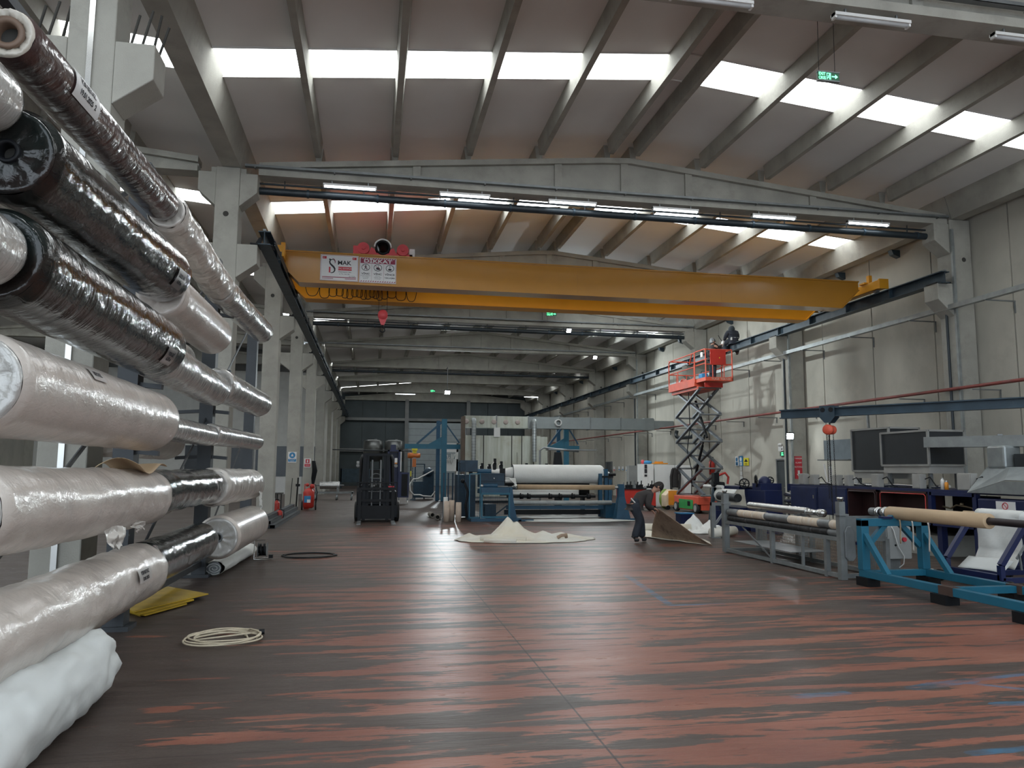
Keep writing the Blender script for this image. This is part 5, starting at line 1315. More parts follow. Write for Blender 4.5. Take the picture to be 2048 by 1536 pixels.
# ---- navy drive unit with handwheels, white web, black roller
r = thing('winding_drive', 'navy winding machine with two spoked handwheels behind the grey roller frame', 'machine', (10.2, 19.2, 0))
MB().prism([(10.1, 18.5, .0), (10.1, 19.3, .0), (10.1, 19.6, 1.0), (10.1, 19.6, 1.12), (10.1, 18.5, 1.12)][::-1], (.5, 0, 0)).build('gear_housing', M['navy'], r, bevel=.01)
MB().box(10.1, 10.7, 18.7, 19.15, 1.12, 1.30).sphere((10.35, 18.95, 1.32), .17).build('motor', M['navy'], r)
MB().prism([(9.9, 19.55, 1.12), (9.9, 20.9, 1.12), (9.9, 20.9, 1.20), (9.9, 19.5, 1.20)], (.7, 0, 0)).build('top_arm', M['navy'], r)
MB().box(9.95, 10.6, 19.6, 21.2, 0, .62).build('lower_frame', M['navy'], r)
def handwheel(c, ax, rad, par):
    ax = V(ax).normalized(); a = V((0, 0, 1)); x = ax.cross(a).normalized(); y = ax.cross(x); c = V(c)
    o = MB().path([c+(x*math.cos(t)+y*math.sin(t))*rad for t in [2*PI*k/28 for k in range(28)]], .018, 8, True)
    for k in range(6): t = PI*k/3; o.tube(c, c+(x*math.cos(t)+y*math.sin(t))*rad, .012, 6)
    o.tube(c-ax*.03, c+ax*.04, .035, 12).tube(c+x*rad, c+x*rad-ax*.12, .012, 8)
    return o.build('handwheel', M['black'], par)
p = at(1488.5, 967, X=10.0); handwheel((10.0, p.y, p.z), (-.4, -.9, 0), .125, r)
p = at(1512, 963, X=10.1); handwheel((10.1, p.y, p.z+.02), (-.95, .3, 0), .15, r); p = at(1540, 961, X=10.6); handwheel((10.6, p.y, p.z), (-.4, -.9, 0), .09, r)
MB().tube((10.0, 19.95, 1.26), (10.2, 19.3, 1.16), .014, 8).build('drive_rod', M['black'], r)
w = MB().grid(lambda u, v: (9.75+.0*u-.10*math.sin(v*PI), 20.7-1.35*u, 1.12-.36*v), 10, 8).build('white_web', M['white_cloth'], r, solid=.01)
MB().tube((9.7, 20.3, .92), (9.7, 19.2, .90), .115, 20).build('black_roller', RUB, r); MB().tube((9.75, 21.4, 1.17), (9.75, 20.2, 1.17), .05, 14).build('white_roller', M['white'], r)
for z, m_ in ((1.02, 'chrome'), (.86, 'chrome'), (.72, 'black')):
    MB().tube((10.7, 18.5, z), (10.7, 17.95, z), .06, 14).build('roller', M[m_], r)
MB().box(10.75, 10.8, 17.95, 18.5, 1.12, 1.3).build('blue_cover', M['navy'], r); MB().box(10.73, 10.75, 17.97, 18.2, 1.14, 1.28).build('yellow_sticker', M['signyellow'], r)
r = thing('a_frame_stand', 'dark blue A-frame stand with a small motor on top beside the scissor lift', 'stand', (9.4, 20.3, 0))
pa, pb = at(1421, 1024, Z=0), at(1447, 1004, Z=.0)
px0 = V((9.42, 20.9, 0)); 
c0 = at(1428, 975, Y=20.6)
MB().bar((c0.x-.16, 20.6, 0), (c0.x, 20.6, c0.z), .09, .09, up=(0, 1, 0)).bar((c0.x+.42, 20.6, 0), (c0.x, 20.6, c0.z), .09, .09, up=(0, 1, 0)).build('leg', M['steel_blue'], r)
MB().box(c0.x-.12, c0.x+.5, 20.5, 20.7, 0, .05).build('foot_bar', M['steel_blue'], r); MB().box(c0.x+.02, c0.x+.5, 20.55, 20.65, .3, .5).build('blue_panel', M['navy'], r)
MB().tube((c0.x-.05, 20.6, c0.z+.1), (c0.x+.3, 20.6, c0.z+.08), .08, 16).box(c0.x-.03, c0.x+.12, 20.5, 20.7, c0.z+.12, c0.z+.42).build('motor', M['black'], r)
MB().path([(c0.x+.15, 20.6, c0.z+.35), (c0.x+.35, 20.6, c0.z+.42), (c0.x+.45, 20.6, c0.z+.3), (c0.x+.42, 20.6, c0.z+.1)], .035, 8).build('red_hose', M['red'], r)
o = thing('traffic_cone', 'small orange cone standing between the A-frame stand and the grey bracket', 'cone', (9.7, 19.2, 0))
q = at(1431, 1018, Z=.0)
MB().lathe((q.x, q.y, 0), (0, 0, 1), [(0, 0), (0, .13), (.03, .13), (.03, .09), (.4, .03), (.41, 0)], 18).build('cone', M['eorange'], o)
# ================================================================ SCISSOR LIFT
LX0, LX1, LY0, LY1 = 12.15, 13.2, 27.25, 29.65
r = thing('scissor_lift', 'raised red scissor lift with grey scissor arms and a green side panel', 'scissor lift', ((LX0+LX1)/2, (LY0+LY1)/2, 0))
LR = M['lift_red']
MB().box(LX0+.02, LX1-.02, LY0+.02, LY1-.02, .34, .62).box(LX0+.14, LX1-.14, LY0+.04, LY1-.04, .12, .34).box(LX0+.02, LX0+.12, LY0+.5, LY1-.5, .10, .34).build('chassis', LR, r, bevel=.012)
for x in (LX0-.02, LX1-.10):
    for y in (LY0+.25, LY1-.25):
        w = MB().lathe((x, y, .19), (1, 0, 0), [(0, 0), (0, .12), (-.0, .19), (.12, .19), (.12, .12), (.12, 0)], 26).build('wheel', M['rubber'], r)
        MB().tube((x-.008, y, .19), (x+.02, y, .19), .125, 24).build('hub', M['ltgrey'], w)
MB().box(LX0+.0, LX0+.02, LY0+.52, LY1-.55, .14, .50).build('battery_door', M['green'], r)
MB().box(LX0-.006, LX0, LY0+.75, LY0+1.0, .26, .44).build('vent', M['black'], r)
# scissor stack
zb, zt, NS = .68, 4.78, 4
ya, yb = 27.15, 29.45
dz = (zt-zb)/NS
for side in (LX0+.16, LX1-.16):
    for k in range(NS):
        z0, z1 = zb+dz*k+.04, zb+dz*(k+1)-.04
        for s in (0, 1):
            xo = side + (.045 if s else -.045)
            a, b = ((ya, yb) if s else (yb, ya))
            MB().bar((xo, a, z0), (xo, b, z1), .07, .115, up=(1, 0, 0)).build('scissor_arm', M['sc_grey'], r, bevel=.006)
for k in range(NS+1):
    for y in (ya, yb):
        MB().tube((LX0+.06, y, zb+dz*k), (LX1-.06, y, zb+dz*k), .035, 12).build('pivot_tube', M['steel'], r)
for k in range(NS): MB().tube((LX0+.06, (ya+yb)/2, zb+dz*(k+.5)), (LX1-.06, (ya+yb)/2, zb+dz*(k+.5)), .035, 12).build('centre_pin', M['steel'], r)
mx_ = (LX0+LX1)/2
MB().tube((mx_, 28.9, 1.0), (mx_, 27.9, 2.6), .05, 12).tube((mx_, 27.9, 2.6), (mx_, 27.7, 3.0), .03, 12).build('hydraulic_ram', M['black'], r)
MB().tube((mx_+.1, 27.7, 2.9), (mx_+.1, 28.7, 4.4), .05, 12).build('hydraulic_ram', M['black'], r)
MB().path([(LX0+.2, 28.3, .7), (LX0+.1, 28.0, 1.6), (LX0+.14, 28.5, 2.4), (LX0+.1, 28.1, 3.3), (LX0+.2, 28.4, 4.7)], .018, 6).build('hydraulic_hose', M['black'], r)
# platform with roll-out deck towards the camera
PX0, PX1, PY0, PY1, PZ = 12.1, 13.25, 26.35, 29.85, 4.98
MY = 27.25
MB().box(PX0, PX1, MY, PY1, PZ-.14, PZ-.0).box(PX0+.1, PX1-.2, MY-.1, PY1-.1, PZ-.26, PZ-.14).build('platform_deck', LR, r)
MB().box(PX0+.05, PX1, PY0, MY+.1, PZ-.02, PZ+.12).build('extension_deck', LR, r)
MB().box(PX0, PX0+.03, MY, PY1, PZ, PZ+.17).box(PX1-.03, PX1, PY0, PY1, PZ, PZ+.17).build('toe_board', LR, r)
MB().box(PX0+.12, PX1-.3, PY0+.25, PY0+.27, PZ-.24, PZ-.06).build('red_name_board', M['red'], r)
text('TUGE TEKNIK', ((PX0+PX1)/2+.1, PY0-.003, PZ+.05), RX, UZ, .115, pmat('faded_white', (.62, .5, .42), .6), 'lettering', r, 'CENTER', .002, 1.1)
ZR, ZM = PZ+1.12, PZ+.60
def rail(pts, rr=.022): return MB().path(pts, rr, 8).build('guard_rail', LR, r)
for x in (PX0+.02, PX1-.02):
    rail([(x, MY, PZ), (x, MY, ZR), (x, MY+.04, ZR+.02), (x, PY1-.12, ZR+.02), (x, PY1-.03, ZR-.08), (x, PY1-.02, PZ)], .025)
    rail([(x, MY, ZM), (x, PY1-.02, ZM)])
    xx = x + (.05 if x < 12.5 else -.0)
    rail([(xx, PY0+.02, PZ+.1), (xx, PY0+.02, ZR+.02), (xx, PY0+.08, ZR+.06), (xx, MY+.1, ZR+.06)], .025); rail([(xx, PY0+.02, ZM+.04), (xx, MY+.1, ZM+.04)])
    rail([(x, MY+.25, ZR), (x, MY+.5, ZM+.15)])
    rail([(x, 28.9, PZ), (x, 28.9, ZM)])
for y, xa_ in ((PY0+.02, PX0+.07), (PY1-.02, PX0+.02)):
    rail([(xa_, y, ZR+.04), (PX1-.02, y, ZR+.04)], .025); rail([(xa_, y, ZM), (PX1-.02, y, ZM)])
    for x in (PX0+.35, PX1-.35): rail([(x, y, PZ+.05), (x, y, ZM)], .018)
MB().box(PX0+.25, PX1-.28, PY0-.005, PY0+.03, ZM+.0, ZR+.04).build('control_panel_board', M['red'], r)
MB().tube((PX0+.62, PY0-.006, ZM+.25), (PX0+.62, PY0-.012, ZM+.25), .02, 10).build('round_badge', M['signyellow'], r)
MB().box(PX0+.02, PX0+.06, PY0+.2, PY0+.36, ZM+.30, ZM+.48).build('instruction_tag', M['white'], r)
t_ = thing('tool_bag', 'blue tool bag on the floor of the raised lift platform', 'bag', (12.35, 27.0, PZ+.12))
MB().box(12.22, 12.5, 26.85, 27.15, PZ+.12, PZ+.32).build('bag', M['signblue'], t_, bevel=.04); MB().path([(12.25, 27, PZ+.3), (12.3, 27, PZ+.42), (12.42, 27, PZ+.42), (12.47, 27, PZ+.3)], .012, 6).build('handle', M['black'], t_)
t_ = thing('cable_bundle', 'coiled cables and white rags on the far end of the lift platform', 'cable', (12.5, 29.2, PZ))
mb = MB()
for k in range(3):
    c = V((12.35+.1*k, 28.9+.3*k, PZ+.16)); mb.path([c+V((.05*math.sin(t*3), .22*math.cos(t), .16*math.sin(t))) for t in [2*PI*j/18 for j in range(18)]], .018, 6, True)
mb.build('cable_loops', M['lift_red'], t_); MB().sphere((12.4, 29.1, PZ+.08), .15, (.8, 2.2, .5)).build('white_rag', M['white_cloth'], t_)
# ================================================================ CENTRE: WINDER, OVEN, GANTRY, FORKLIFT
MBL, DB = M['mblue'], M['dblue']
r = thing('winding_machine', 'large blue winding machine with mesh guards in the middle of the hall', 'machine', (5.5, 25, 0))
# left head
MB().box(3.42, 4.42, 24.02, 24.10, .83, 1.06).box(3.42, 4.20, 24.2, 24.9, 1.06, 1.10).box(3.42, 4.36, 24.10, 24.9, .86, 1.0).build('head_frame', MBL, r)
mb = MB()
for a, b in (((3.42, 24.0, .86), (4.36, 24.0, .86)), ((3.42, 24.0, .13), (4.36, 24.0, .13)), ((3.44, 24.0, .13), (3.44, 24.0, .86)), ((4.32, 24.0, .13), (4.32, 24.0, .86))): mb.bar(a, b, .05, .06)
g = mb.build('guard_door', M['sblue'], r)
mb = MB(); k = 3.48
while k < 4.30: mb.tube((k, 24.0, .16), (k, 24.0, .83), .0028, 4); k += .035
k = .18
while k < .83: mb.tube((3.46, 24.0, k), (4.30, 24.0, k), .0028, 4); k += .035
mb.build('wire_mesh', DB, g)
MB().box(3.6, 3.95, 24.3, 24.8, .12, .52).build('drive_motor', DB, r); MB().bar((3.8, 24.06, .14), (4.28, 24.06, .5), .02, .04).build('diagonal', DB, r)
MB().prism([(4.34, 23.98, .0), (4.60, 23.98, .0), (4.56, 23.98, .12), (4.46, 23.98, .62), (4.42, 23.98, 1.06), (4.34, 23.98, 1.06)][::-1], (0, .35, 0)).build('sloped_leg', MBL, r)
MB().box(3.10, 4.7, 23.9, 25.2, .0, .09).box(4.6, 5.1, 23.9, 24.1, 0, .05).build('base_plate', MBL, r)
MB().box(3.42, 4.20, 24.25, 24.9, 1.10, 1.50).box(3.42, 4.22, 24.22, 24.26, 1.26, 1.28).box(3.42, 4.22, 24.22, 24.26, 1.47, 1.50).build('upper_housing', DB, r)
MB().tube((3.50, 24.15, 1.11), (3.96, 24.15, 1.11), .07, 22).build('air_cylinder', MBL, r)
MB().tube((3.96, 24.15, 1.085), (4.30, 24.15, 1.075), .028, 12).tube((4.28, 24.15, 1.08), (4.60, 24.2, 1.08), .012, 8).build('cylinder_rod', M['steel'], r)
MB().sphere((3.46, 24.12, 1.10), .06).tube((3.38, 24.12, 1.10), (3.44, 24.12, 1.10), .03, 10).build('coupling', M['chrome'], r)
MB().tube((3.45, 25.2, 1.555), (3.92, 25.2, 1.555), .085, 22).build('upper_air_cylinder', MBL, r)
MB().box(4.22, 4.38, 25.1, 25.3, 1.1, 1.66).build('bearing_stand', M['black'], r)
MB().sphere((3.86, 24.2, 1.34), .022).build('signal_lamp', M['white'], r)
for (a, b, zt) in ((3.06, 3.40, 1.50), (2.80, 3.04, 1.86)):
    mb = MB()
    yy = 24.1 if a > 3 else 25.0
    for x in (a, b): mb.box(x-.015, x+.015, yy-.015, yy+.015, .09, zt)
    mb.box(a, b, yy-.015, yy+.015, .09, .12); mb.box(a, b, yy-.015, yy+.015, zt-.03, zt)
    g = mb.build('mesh_guard', M['sblue'] if a > 3 else DB, r)
    mb = MB(); k = a+.03
    while k < b: mb.tube((k, yy, .1), (k, yy, zt), .003, 4); k += .04
    k = .15
    while k < zt: mb.tube((a, yy, k), (b, yy, k), .003, 4); k += .04
    mb.build('wire_mesh', DB, g)
MB().box(2.82, 3.38, 25.1, 26.3, .09, 1.45).box(2.86, 3.44, 25.0, 25.5, 1.55, 1.92).build('drive_cabinet', DB, r)
MB().sphere((2.9, 24.6, 1.25), .07).path([(2.95, 24.5, 1.2), (3.05, 24.4, .9), (2.98, 24.4, .5), (3.02, 24.4, .1)], .04, 8).build('hydraulic_hose', M['black'], r)
for x in (2.4, 2.55, 2.7): MB().box(x, x+.05, 26.0, 26.06, .0, 1.5).build('guide_post', DB, r)
# cross parts between the heads
MB().box(4.5, 8.15, 25.5, 25.6, .29, .41).build('cross_beam', M['mblue'], r); MB().box(4.5, 8.1, 25.9, 26.0, .09, .25).build('lower_beam', M['black'], r)
MB().tube((4.5, 25.2, .52), (8.08, 25.2, .52), .075, 20).build('guide_roller', M['galv'], r)
MB().tube((4.5, 25.5, .72), (7.6, 25.5, .72), .045, 14).build('spreader_shaft', M['black'], r)
for x in (4.95, 5.20, 5.95, 6.3, 6.75, 7.3): MB().lathe((x, 25.5, .72), (1, 0, 0), [(0, .05), (0, .085), (.12, .085), (.12, .05)], 14).box(x, x+.03, 25.42, 25.46, .75, .84).build('clamp', M['black'], r)
MB().grid(lambda u, v: (4.6+2.5*u, 25.8+.02*math.sin(v*3), .94-.17*v), 6, 4).build('white_web', M['white_cloth'], r, solid=.006)
MB().grid(lambda u, v: (4.5+3.3*u, 26.9, 1.2-.5*v), 6, 4).build('dark_back_sheet', M['black'], r, solid=.01)
MB().tube((4.5, 26.3, 1.22), (5.0, 26.3, 1.22), .06, 14).tube((4.5, 26.3, 1.32), (4.95, 26.3, 1.32), .03, 12).build('white_sleeve', M['white'], r)
# right uprights
for x, z in ((7.95, 1.5), (8.16, 1.66), (8.30, 1.3)): MB().box(x-.06, x+.06, 26.0, 26.15, 0, z).build('upright', M['mblue'], r)
MB().box(8.0, 8.4, 25.95, 26.2, 1.36, 1.42).tube((8.25, 26, 1.47), (8.5, 26, 1.47), .05, 12).build('bearing', M['black'], r)
MB().box(7.9, 8.3, 25.3, 25.9, .0, .5).build('side_box', M['mblue'], r)
mb = MB().add([(8.10, 24.42, 1.16), (8.28, 24.42, 1.16), (8.28, 24.60, 1.16), (8.10, 24.60, 1.16), (7.96, 24.3, 0), (8.46, 24.3, 0), (8.46, 24.72, 0), (7.96, 24.72, 0), (8.08, 24.42, .75), (8.30, 24.42, .75), (8.30, 24.60, .75), (8.08, 24.60, .75)],
    [(0, 1, 2, 3), (8, 9, 1, 0), (9, 10, 2, 1), (10, 11, 3, 2), (11, 8, 0, 3), (4, 5, 9, 8), (5, 6, 10, 9), (6, 7, 11, 10), (7, 4, 8, 11)])
mb.build('foot_stand', MBL, r); MB().box(7.9, 8.62, 24.2, 24.36, 0, .05).build('foot_plate', MBL, r)
# white main roll, kraft tube
r1 = thing('cloth_roll', 'huge white cloth roll mounted across the blue winding machine', 'cloth roll', (6.5, 26.4, 1.48))
mb = MB(); seg = 40; vs = []; n = 50
for j in range(n+1):
    u = j/n; x = 4.86+3.32*u
    for i in range(seg):
        a = 2*PI*i/seg; rr = .325+.006*noise.noise(V((u*14, math.cos(a)*2, math.sin(a)*2)))
        if u > .96: rr *= 1-.35*((u-.96)/.04)**2
        vs.append((x, 26.4+math.cos(a)*rr, 1.475+math.sin(a)*rr))
mb.add(vs, [(j*seg+i, (j+1)*seg+i, (j+1)*seg+(i+1) % seg, j*seg+(i+1) % seg) for j in range(n) for i in range(seg)], True)
mb.build('wound_cloth', M['white_cloth'], r1)
MB().lathe((4.86, 26.4, 1.475), (1, 0, 0), [(.0, .325), (.015, .24), (.015, .05)], 40).build('end_face', M['steel'], r1)
MB().lathe((3.9, 26.4, 1.56), (1, 0, -.07), [(0, .06), (.35, .07), (.38, .11), (.6, .13), (.95, .22), (.99, .16)], 24).build('gathered_end', M['crumple'] if 'crumple' in M else M['white_cloth'], r1)
MB().lathe((8.15, 26.4, 1.5), (1, 0, 0), [(0, .24), (.06, .15), (.16, .08), (.25, .05), (.26, 0)], 20).build('gathered_end', M['white_cloth'], r1)
MB().grid(lambda u, v: (4.62+.28*u+.05*v, 26.02-.03*v, 1.33-.30*v*u), 6, 8).build('loose_flap', M['white_cloth'], r1, solid=.005)
MB().tube((3.9, 26.4, 1.5), (8.5, 26.4, 1.47), .03, 10).build('shaft', M['steel'], r1)
r1 = thing('cardboard_tube', 'long brown cardboard tube on a shaft across the front of the blue winding machine', 'cardboard tube', (6.3, 24.5, 1.06))
MB().lathe((4.68, 24.5, 1.065), (1, 0, -.005), [(0, .05), (0, .082), (3.28, .082), (3.28, .05)], 28).build('tube', M['kraft'], r1)
MB().tube((4.5, 24.5, 1.065), (8.3, 24.5, 1.05), .035, 12).lathe((4.55, 24.5, 1.065), (1, 0, 0), [(0, .03), (0, .07), (.12, .07), (.12, .03)], 20).build('shaft', M['chrome'], r1)
# instruments on top of the machine behind
r1 = thing('print_head_row', 'row of small black devices with white cables on top of the blue machine', 'device', (4.5, 27.5, 0))
MB().box(3.4, 7.9, 27.5, 27.9, 1.52, 1.60).box(3.5, 3.6, 27.5, 27.8, 0, 1.52).box(7.7, 7.8, 27.5, 27.8, 0, 1.52).build('support_beam', M['black'], r1)
for x, h in ((3.95, .25), (4.22, .22), (4.42, .42), (4.66, .32), (5.25, .14), (5.6, .26), (5.8, .22), (6.35, .25), (3.55, .3)):
    MB().box(x-.06, x+.06, 27.55, 27.7, 1.60, 1.60+h*.6).box(x-.035, x+.05, 27.55, 27.65, 1.6+h*.5, 1.60+h).build('device', M['black'] if x < 5.7 or x > 6.3 else M['steel'], r1)
    MB().path([(x-.05, 27.5, 1.6+h*.7), (x-.12, 27.48, 1.66+h*.3), (x-.09, 27.48, 1.58)], .014, 6).build('white_cable', M['white'], r1)
MB().path([(5.25, 27.6, 1.7), (5.25, 27.6, 2.25)], .008, 6).build('antenna', M['black'], r1)
# ---- oven with plates, ducts
OV = pmat('oven_plate', (.50, .53, .47), .45, .25, var=.25, vscale=2.2, vstretch=(3, 1, .35), col2=(.36, .37, .30), dirt=(.28, .22, .12), dirtamt=.5, dirtscale=1.1)
r1 = thing('drying_oven', 'tall drying oven clad in pale weathered metal plates behind the winding machine', 'oven', (6.3, 38, 0))
xs_ = [4.44, 5.35, 6.75, 7.25, 7.85, 8.2]
for i in range(len(xs_)-1): MB().box(xs_[i]+.012, xs_[i+1]-.012, 36.9, 37.0, .3, 3.27-.0*i).build('plate', OV, r1)
MB().box(4.46, 8.18, 37.0, 40.0, .2, 3.2).build('body', M['galv'], r1)
for x in (5.35, 6.75, 7.25, 7.85): MB().box(x-.02, x+.02, 36.86, 36.9, .3, 3.27).build('dark_seam', M['gap'], r1)
MB().box(4.30, 4.44, 36.9, 37.6, 0, 4.2).build('rusty_post', pmat('brownpost', (.16, .12, .09), .7), r1)
MB().box(8.2, 8.6, 37.1, 38, .3, 3.25).build('side_plate', OV, r1)
for x in (4.80, 7.78):
    MB().path([(x, 36.6, 4.0), (x, 36.45, 4.0), (x, 36.4, 3.9), (x, 36.4, 2.0)], .11, 14).build('pipe', M['galv'], r1)
    mb = MB(); z = 2.1
    while z < 3.8: mb.tube((x, 36.4, z), (x, 36.4, z+.02), .118, 14); z += .14
    split(mb, 'pipe_ring', M['steel'], r1)
MB().box(5.85, 6.15, 36.8, 36.85, 3.2, 3.66).build('white_plate', M['white'], r1)
r1 = thing('ventilation_duct', 'long rectangular grey air duct running from the oven across to the right wall', 'duct', (9, 37.5, 3.7))
DG = pmat('duct_grey', (.27, .30, .30), .5, .3, var=.12)
for i, (xa_, xb_) in enumerate(((4.42, 6.0), (6.02, 7.6), (7.62, 9.2), (9.22, 10.8), (10.82, 12.4), (12.42, 14.2))):
    MB().box(xa_, xb_, 37.0, 37.7, 3.66, 4.24).build('duct_section', DG if i > 1 else OV, r1)
    if i: MB().box(xa_-.04, xa_+.01, 36.97, 37.73, 3.63, 4.27).build('flange', M['steel'], r1)
MB().box(13.7, 14.2, 37.1, 37.6, 4.24, 4.28).box(14.2, 15.28, 37.1, 37.6, 3.75, 4.15).build('wall_end', DG, r1)
for x in (4.50, 5.27, 5.87, 6.46, 7.06): MB().lathe((x, 37.0, 3.95), (0, -1, 0), [(0, .12), (.06, .12), (.08, .09), (.08, 0)], 20).build('round_port', pmat('port%d' % int(x*10), (.5, .42, .38), .5), r1)
MB().lathe((9.1, 37.0, 3.95), (0, -1, 0), [(0, .17), (.22, .17), (.22, .12), (.1, .12)], 24).build('open_port', M['white'], r1)
tag(MB().box(6.9, 8.9, 29.6, 30.1, 2.40, 2.44).path([(6.6, 29.8, 1.5), (6.6, 29.8, 2.38), (6.75, 29.8, 2.5), (8.2, 29.8, 2.36)], .04, 8).box(6.58, 6.64, 29.77, 29.83, 0, 1.5).build('pipe_support', M['steel']), 'dark bent pipe and ledge above the white roll', 'pipe support')
tag(MB().prism([(7.40, 31.0, 1.3), (7.90, 31.0, 1.3), (7.78, 31.0, 2.35), (7.5, 31.0, 2.35)][::-1], (0, .12, 0)).box(7.5, 7.8, 31.0, 31.1, 0, 1.3).build('black_cover', M['black']), 'black tapered cover standing behind the white roll', 'cover')
# ---- blue gantries
def gantry(px_, y, lab, xl, xr, flip=1):
    g = thing('blue_gantry', lab, 'gantry', (px_, y, 0))
    MB().box(px_-.13, px_+.13, y-.08, y+.08, 0, 4.15).build('post', M['sblue'], g)
    MB().box(px_-.35, px_-.16, y+.6, y+.75, 0, 4.1).build('rear_post', M['mblue'], g)
    MB().box(xl, xr, y-.06, y+.06, 2.63, 2.87).build('beam', M['sblue'], g)
    MB().bar((px_, y, 4.1), (xl+(.6 if flip > 0 else .2), y, 2.87), .1, .1, up=(0, 1, 0)).bar((px_, y, 4.0), (xr-.05, y, 2.95), .06, .06, up=(0, 1, 0)).build('stay', M['mblue'], g)
    MB().prism([(px_-.13, y-.06, 2.87), (px_-.13, y-.06, 3.25), (px_-.8, y-.06, 2.87)], (0, .12, 0)).build('gusset', M['sblue'], g)
    MB().box(px_-.3, px_+.3, y-.25, y+.9, 0, .03).build('base_plate', M['black'], g)
    return g
gantry(3.58, 38.6, 'tall blue steel gantry with slanted stays left of the oven, carrying an orange hoist', 1.6, 4.4)
g = gantry(10.0, 38.8, 'blue steel gantry with slanted stays right of the oven, below the grey duct', 8.45, 10.7, 1)
r1 = thing('electric_hoist', 'small orange electric chain hoist hanging from the left blue gantry', 'hoist', (2.09, 38.6, 2.3))
MB().box(1.96, 2.24, 38.5, 38.7, 2.54, 2.64).box(2.0, 2.2, 38.55, 38.65, 2.40, 2.56).build('yellow_trolley', M['signyellow'], r1)
OR = pmat('hoist_orange', (.62, .18, .04), .5)
MB().lathe((1.76, 38.6, 2.29), (1, 0, 0), [(0, 0), (0, .13), (.22, .15), (.30, .10), (.42, .10), (.44, .12), (.62, .11), (.64, 0)], 18).build('motor', OR, r1)
MB().box(2.0, 2.18, 38.5, 38.7, 1.72, 2.14).build('chain_bag', OR, r1)
chain(r1, (2.04, 38.6, 2.1), (2.0, 38.6, 1.1), wr=.008, ll=.06); MB().box(1.90, 1.96, 38.57, 38.63, 1.25, 1.52).build('pendant', M['signyellow'], r1)
# white glossy items behind gantry
tag(MB().box(4.0, 4.9, 44, 44.6, 2.6, 3.1).box(4.0, 4.9, 44, 44.6, 1.5, 2.2).box(4.0, 4.1, 44, 44.6, 0, 3.1).box(4.8, 4.9, 44, 44.6, 0, 3.1).build('white_equipment', M['white']), 'white plastic equipment boxes seen between the blue gantry and the oven', 'equipment')
mb = MB()
for k in range(3): mb.path([(4.0+.25*k, 43.9, 2.45), (4.15+.2*k, 43.9, 2.0), (4.4+.1*k, 43.9, 2.3), (4.5, 43.9, 1.9), (4.7-.1*k, 43.9, 2.5)], .03, 6)
tag(mb.build('white_tubing', M['white']), 'tangle of white tubing hanging between the blue gantry and the oven', 'tube')
# dark machines under left gantry
r1 = thing('dye_machine', 'dark blue machine cluster with a looping white hose beside the left blue gantry', 'machine', (2.7, 41, 0))
MB().box(2.2, 2.75, 41, 41.6, .1, .95).box(2.75, 3.3, 41.2, 42, .1, 1.5).sphere((3.0, 41.2, 1.45), .25).box(2.3, 2.36, 41.8, 41.9, 0, 1.9).box(2.8, 2.86, 41.8, 41.9, 0, 1.9).box(2.3, 2.86, 41.8, 41.9, 1.85, 1.9).build('body', DB, r1)
MB().path([(3.2, 40.4, 1.55), (2.4, 40.2, 1.12), (2.15, 40.2, 1.1), (1.98, 40.2, .85), (2.0, 40.2, .5), (2.2, 40.2, .28), (2.5, 40.2, .28), (2.7, 40.2, .22), (3.1, 40.2, .2), (3.3, 40.2, .45)], .035, 8).build('white_hose', M['white'], r1)
MB().tube((2.15, 40.2, 0), (2.15, 40.2, .8), .03, 8).lathe((2.15, 40.2, 0), (0, 0, 1), [(0, .18), (.03, .18), (.1, .04)], 12).build('stand_post', M['steel_blue'], r1)
r1 = thing('tall_trolley', 'tall navy steel cabinet frame on casters behind the forklift', 'cabinet', (1.0, 36, 0))
MB().box(.72, .80, 36, 36.6, .3, 2.5).box(1.22, 1.32, 36, 36.6, .3, 2.5).box(.72, 1.32, 36, 36.6, 2.42, 2.5).box(.85, 1.1, 36.1, 36.5, 2.5, 2.75).box(.72, 1.32, 36.5, 36.6, .3, 2.4).build('frame', M['navy'], r1)
MB().box(1.32, 1.72, 36.0, 36.6, .3, 1.46).build('open_box', M['navy'], r1); MB().box(1.38, 1.66, 35.98, 36.0, .36, 1.38).build('dark_opening', M['black'], r1)
MB().box(1.31, 1.36, 35.98, 36.0, 1.5, 2.42).build('white_strip', M['white'], r1)
for x in (.8, 1.25, 1.65): MB().tube((x, 36.05, .09), (x+.05, 36.05, .09), .09, 14).build('caster_wheel', M['white'], r1); MB().box(x-.02, x+.06, 36.0, 36.1, .1, .3).build('caster_fork', M['steel'], r1)
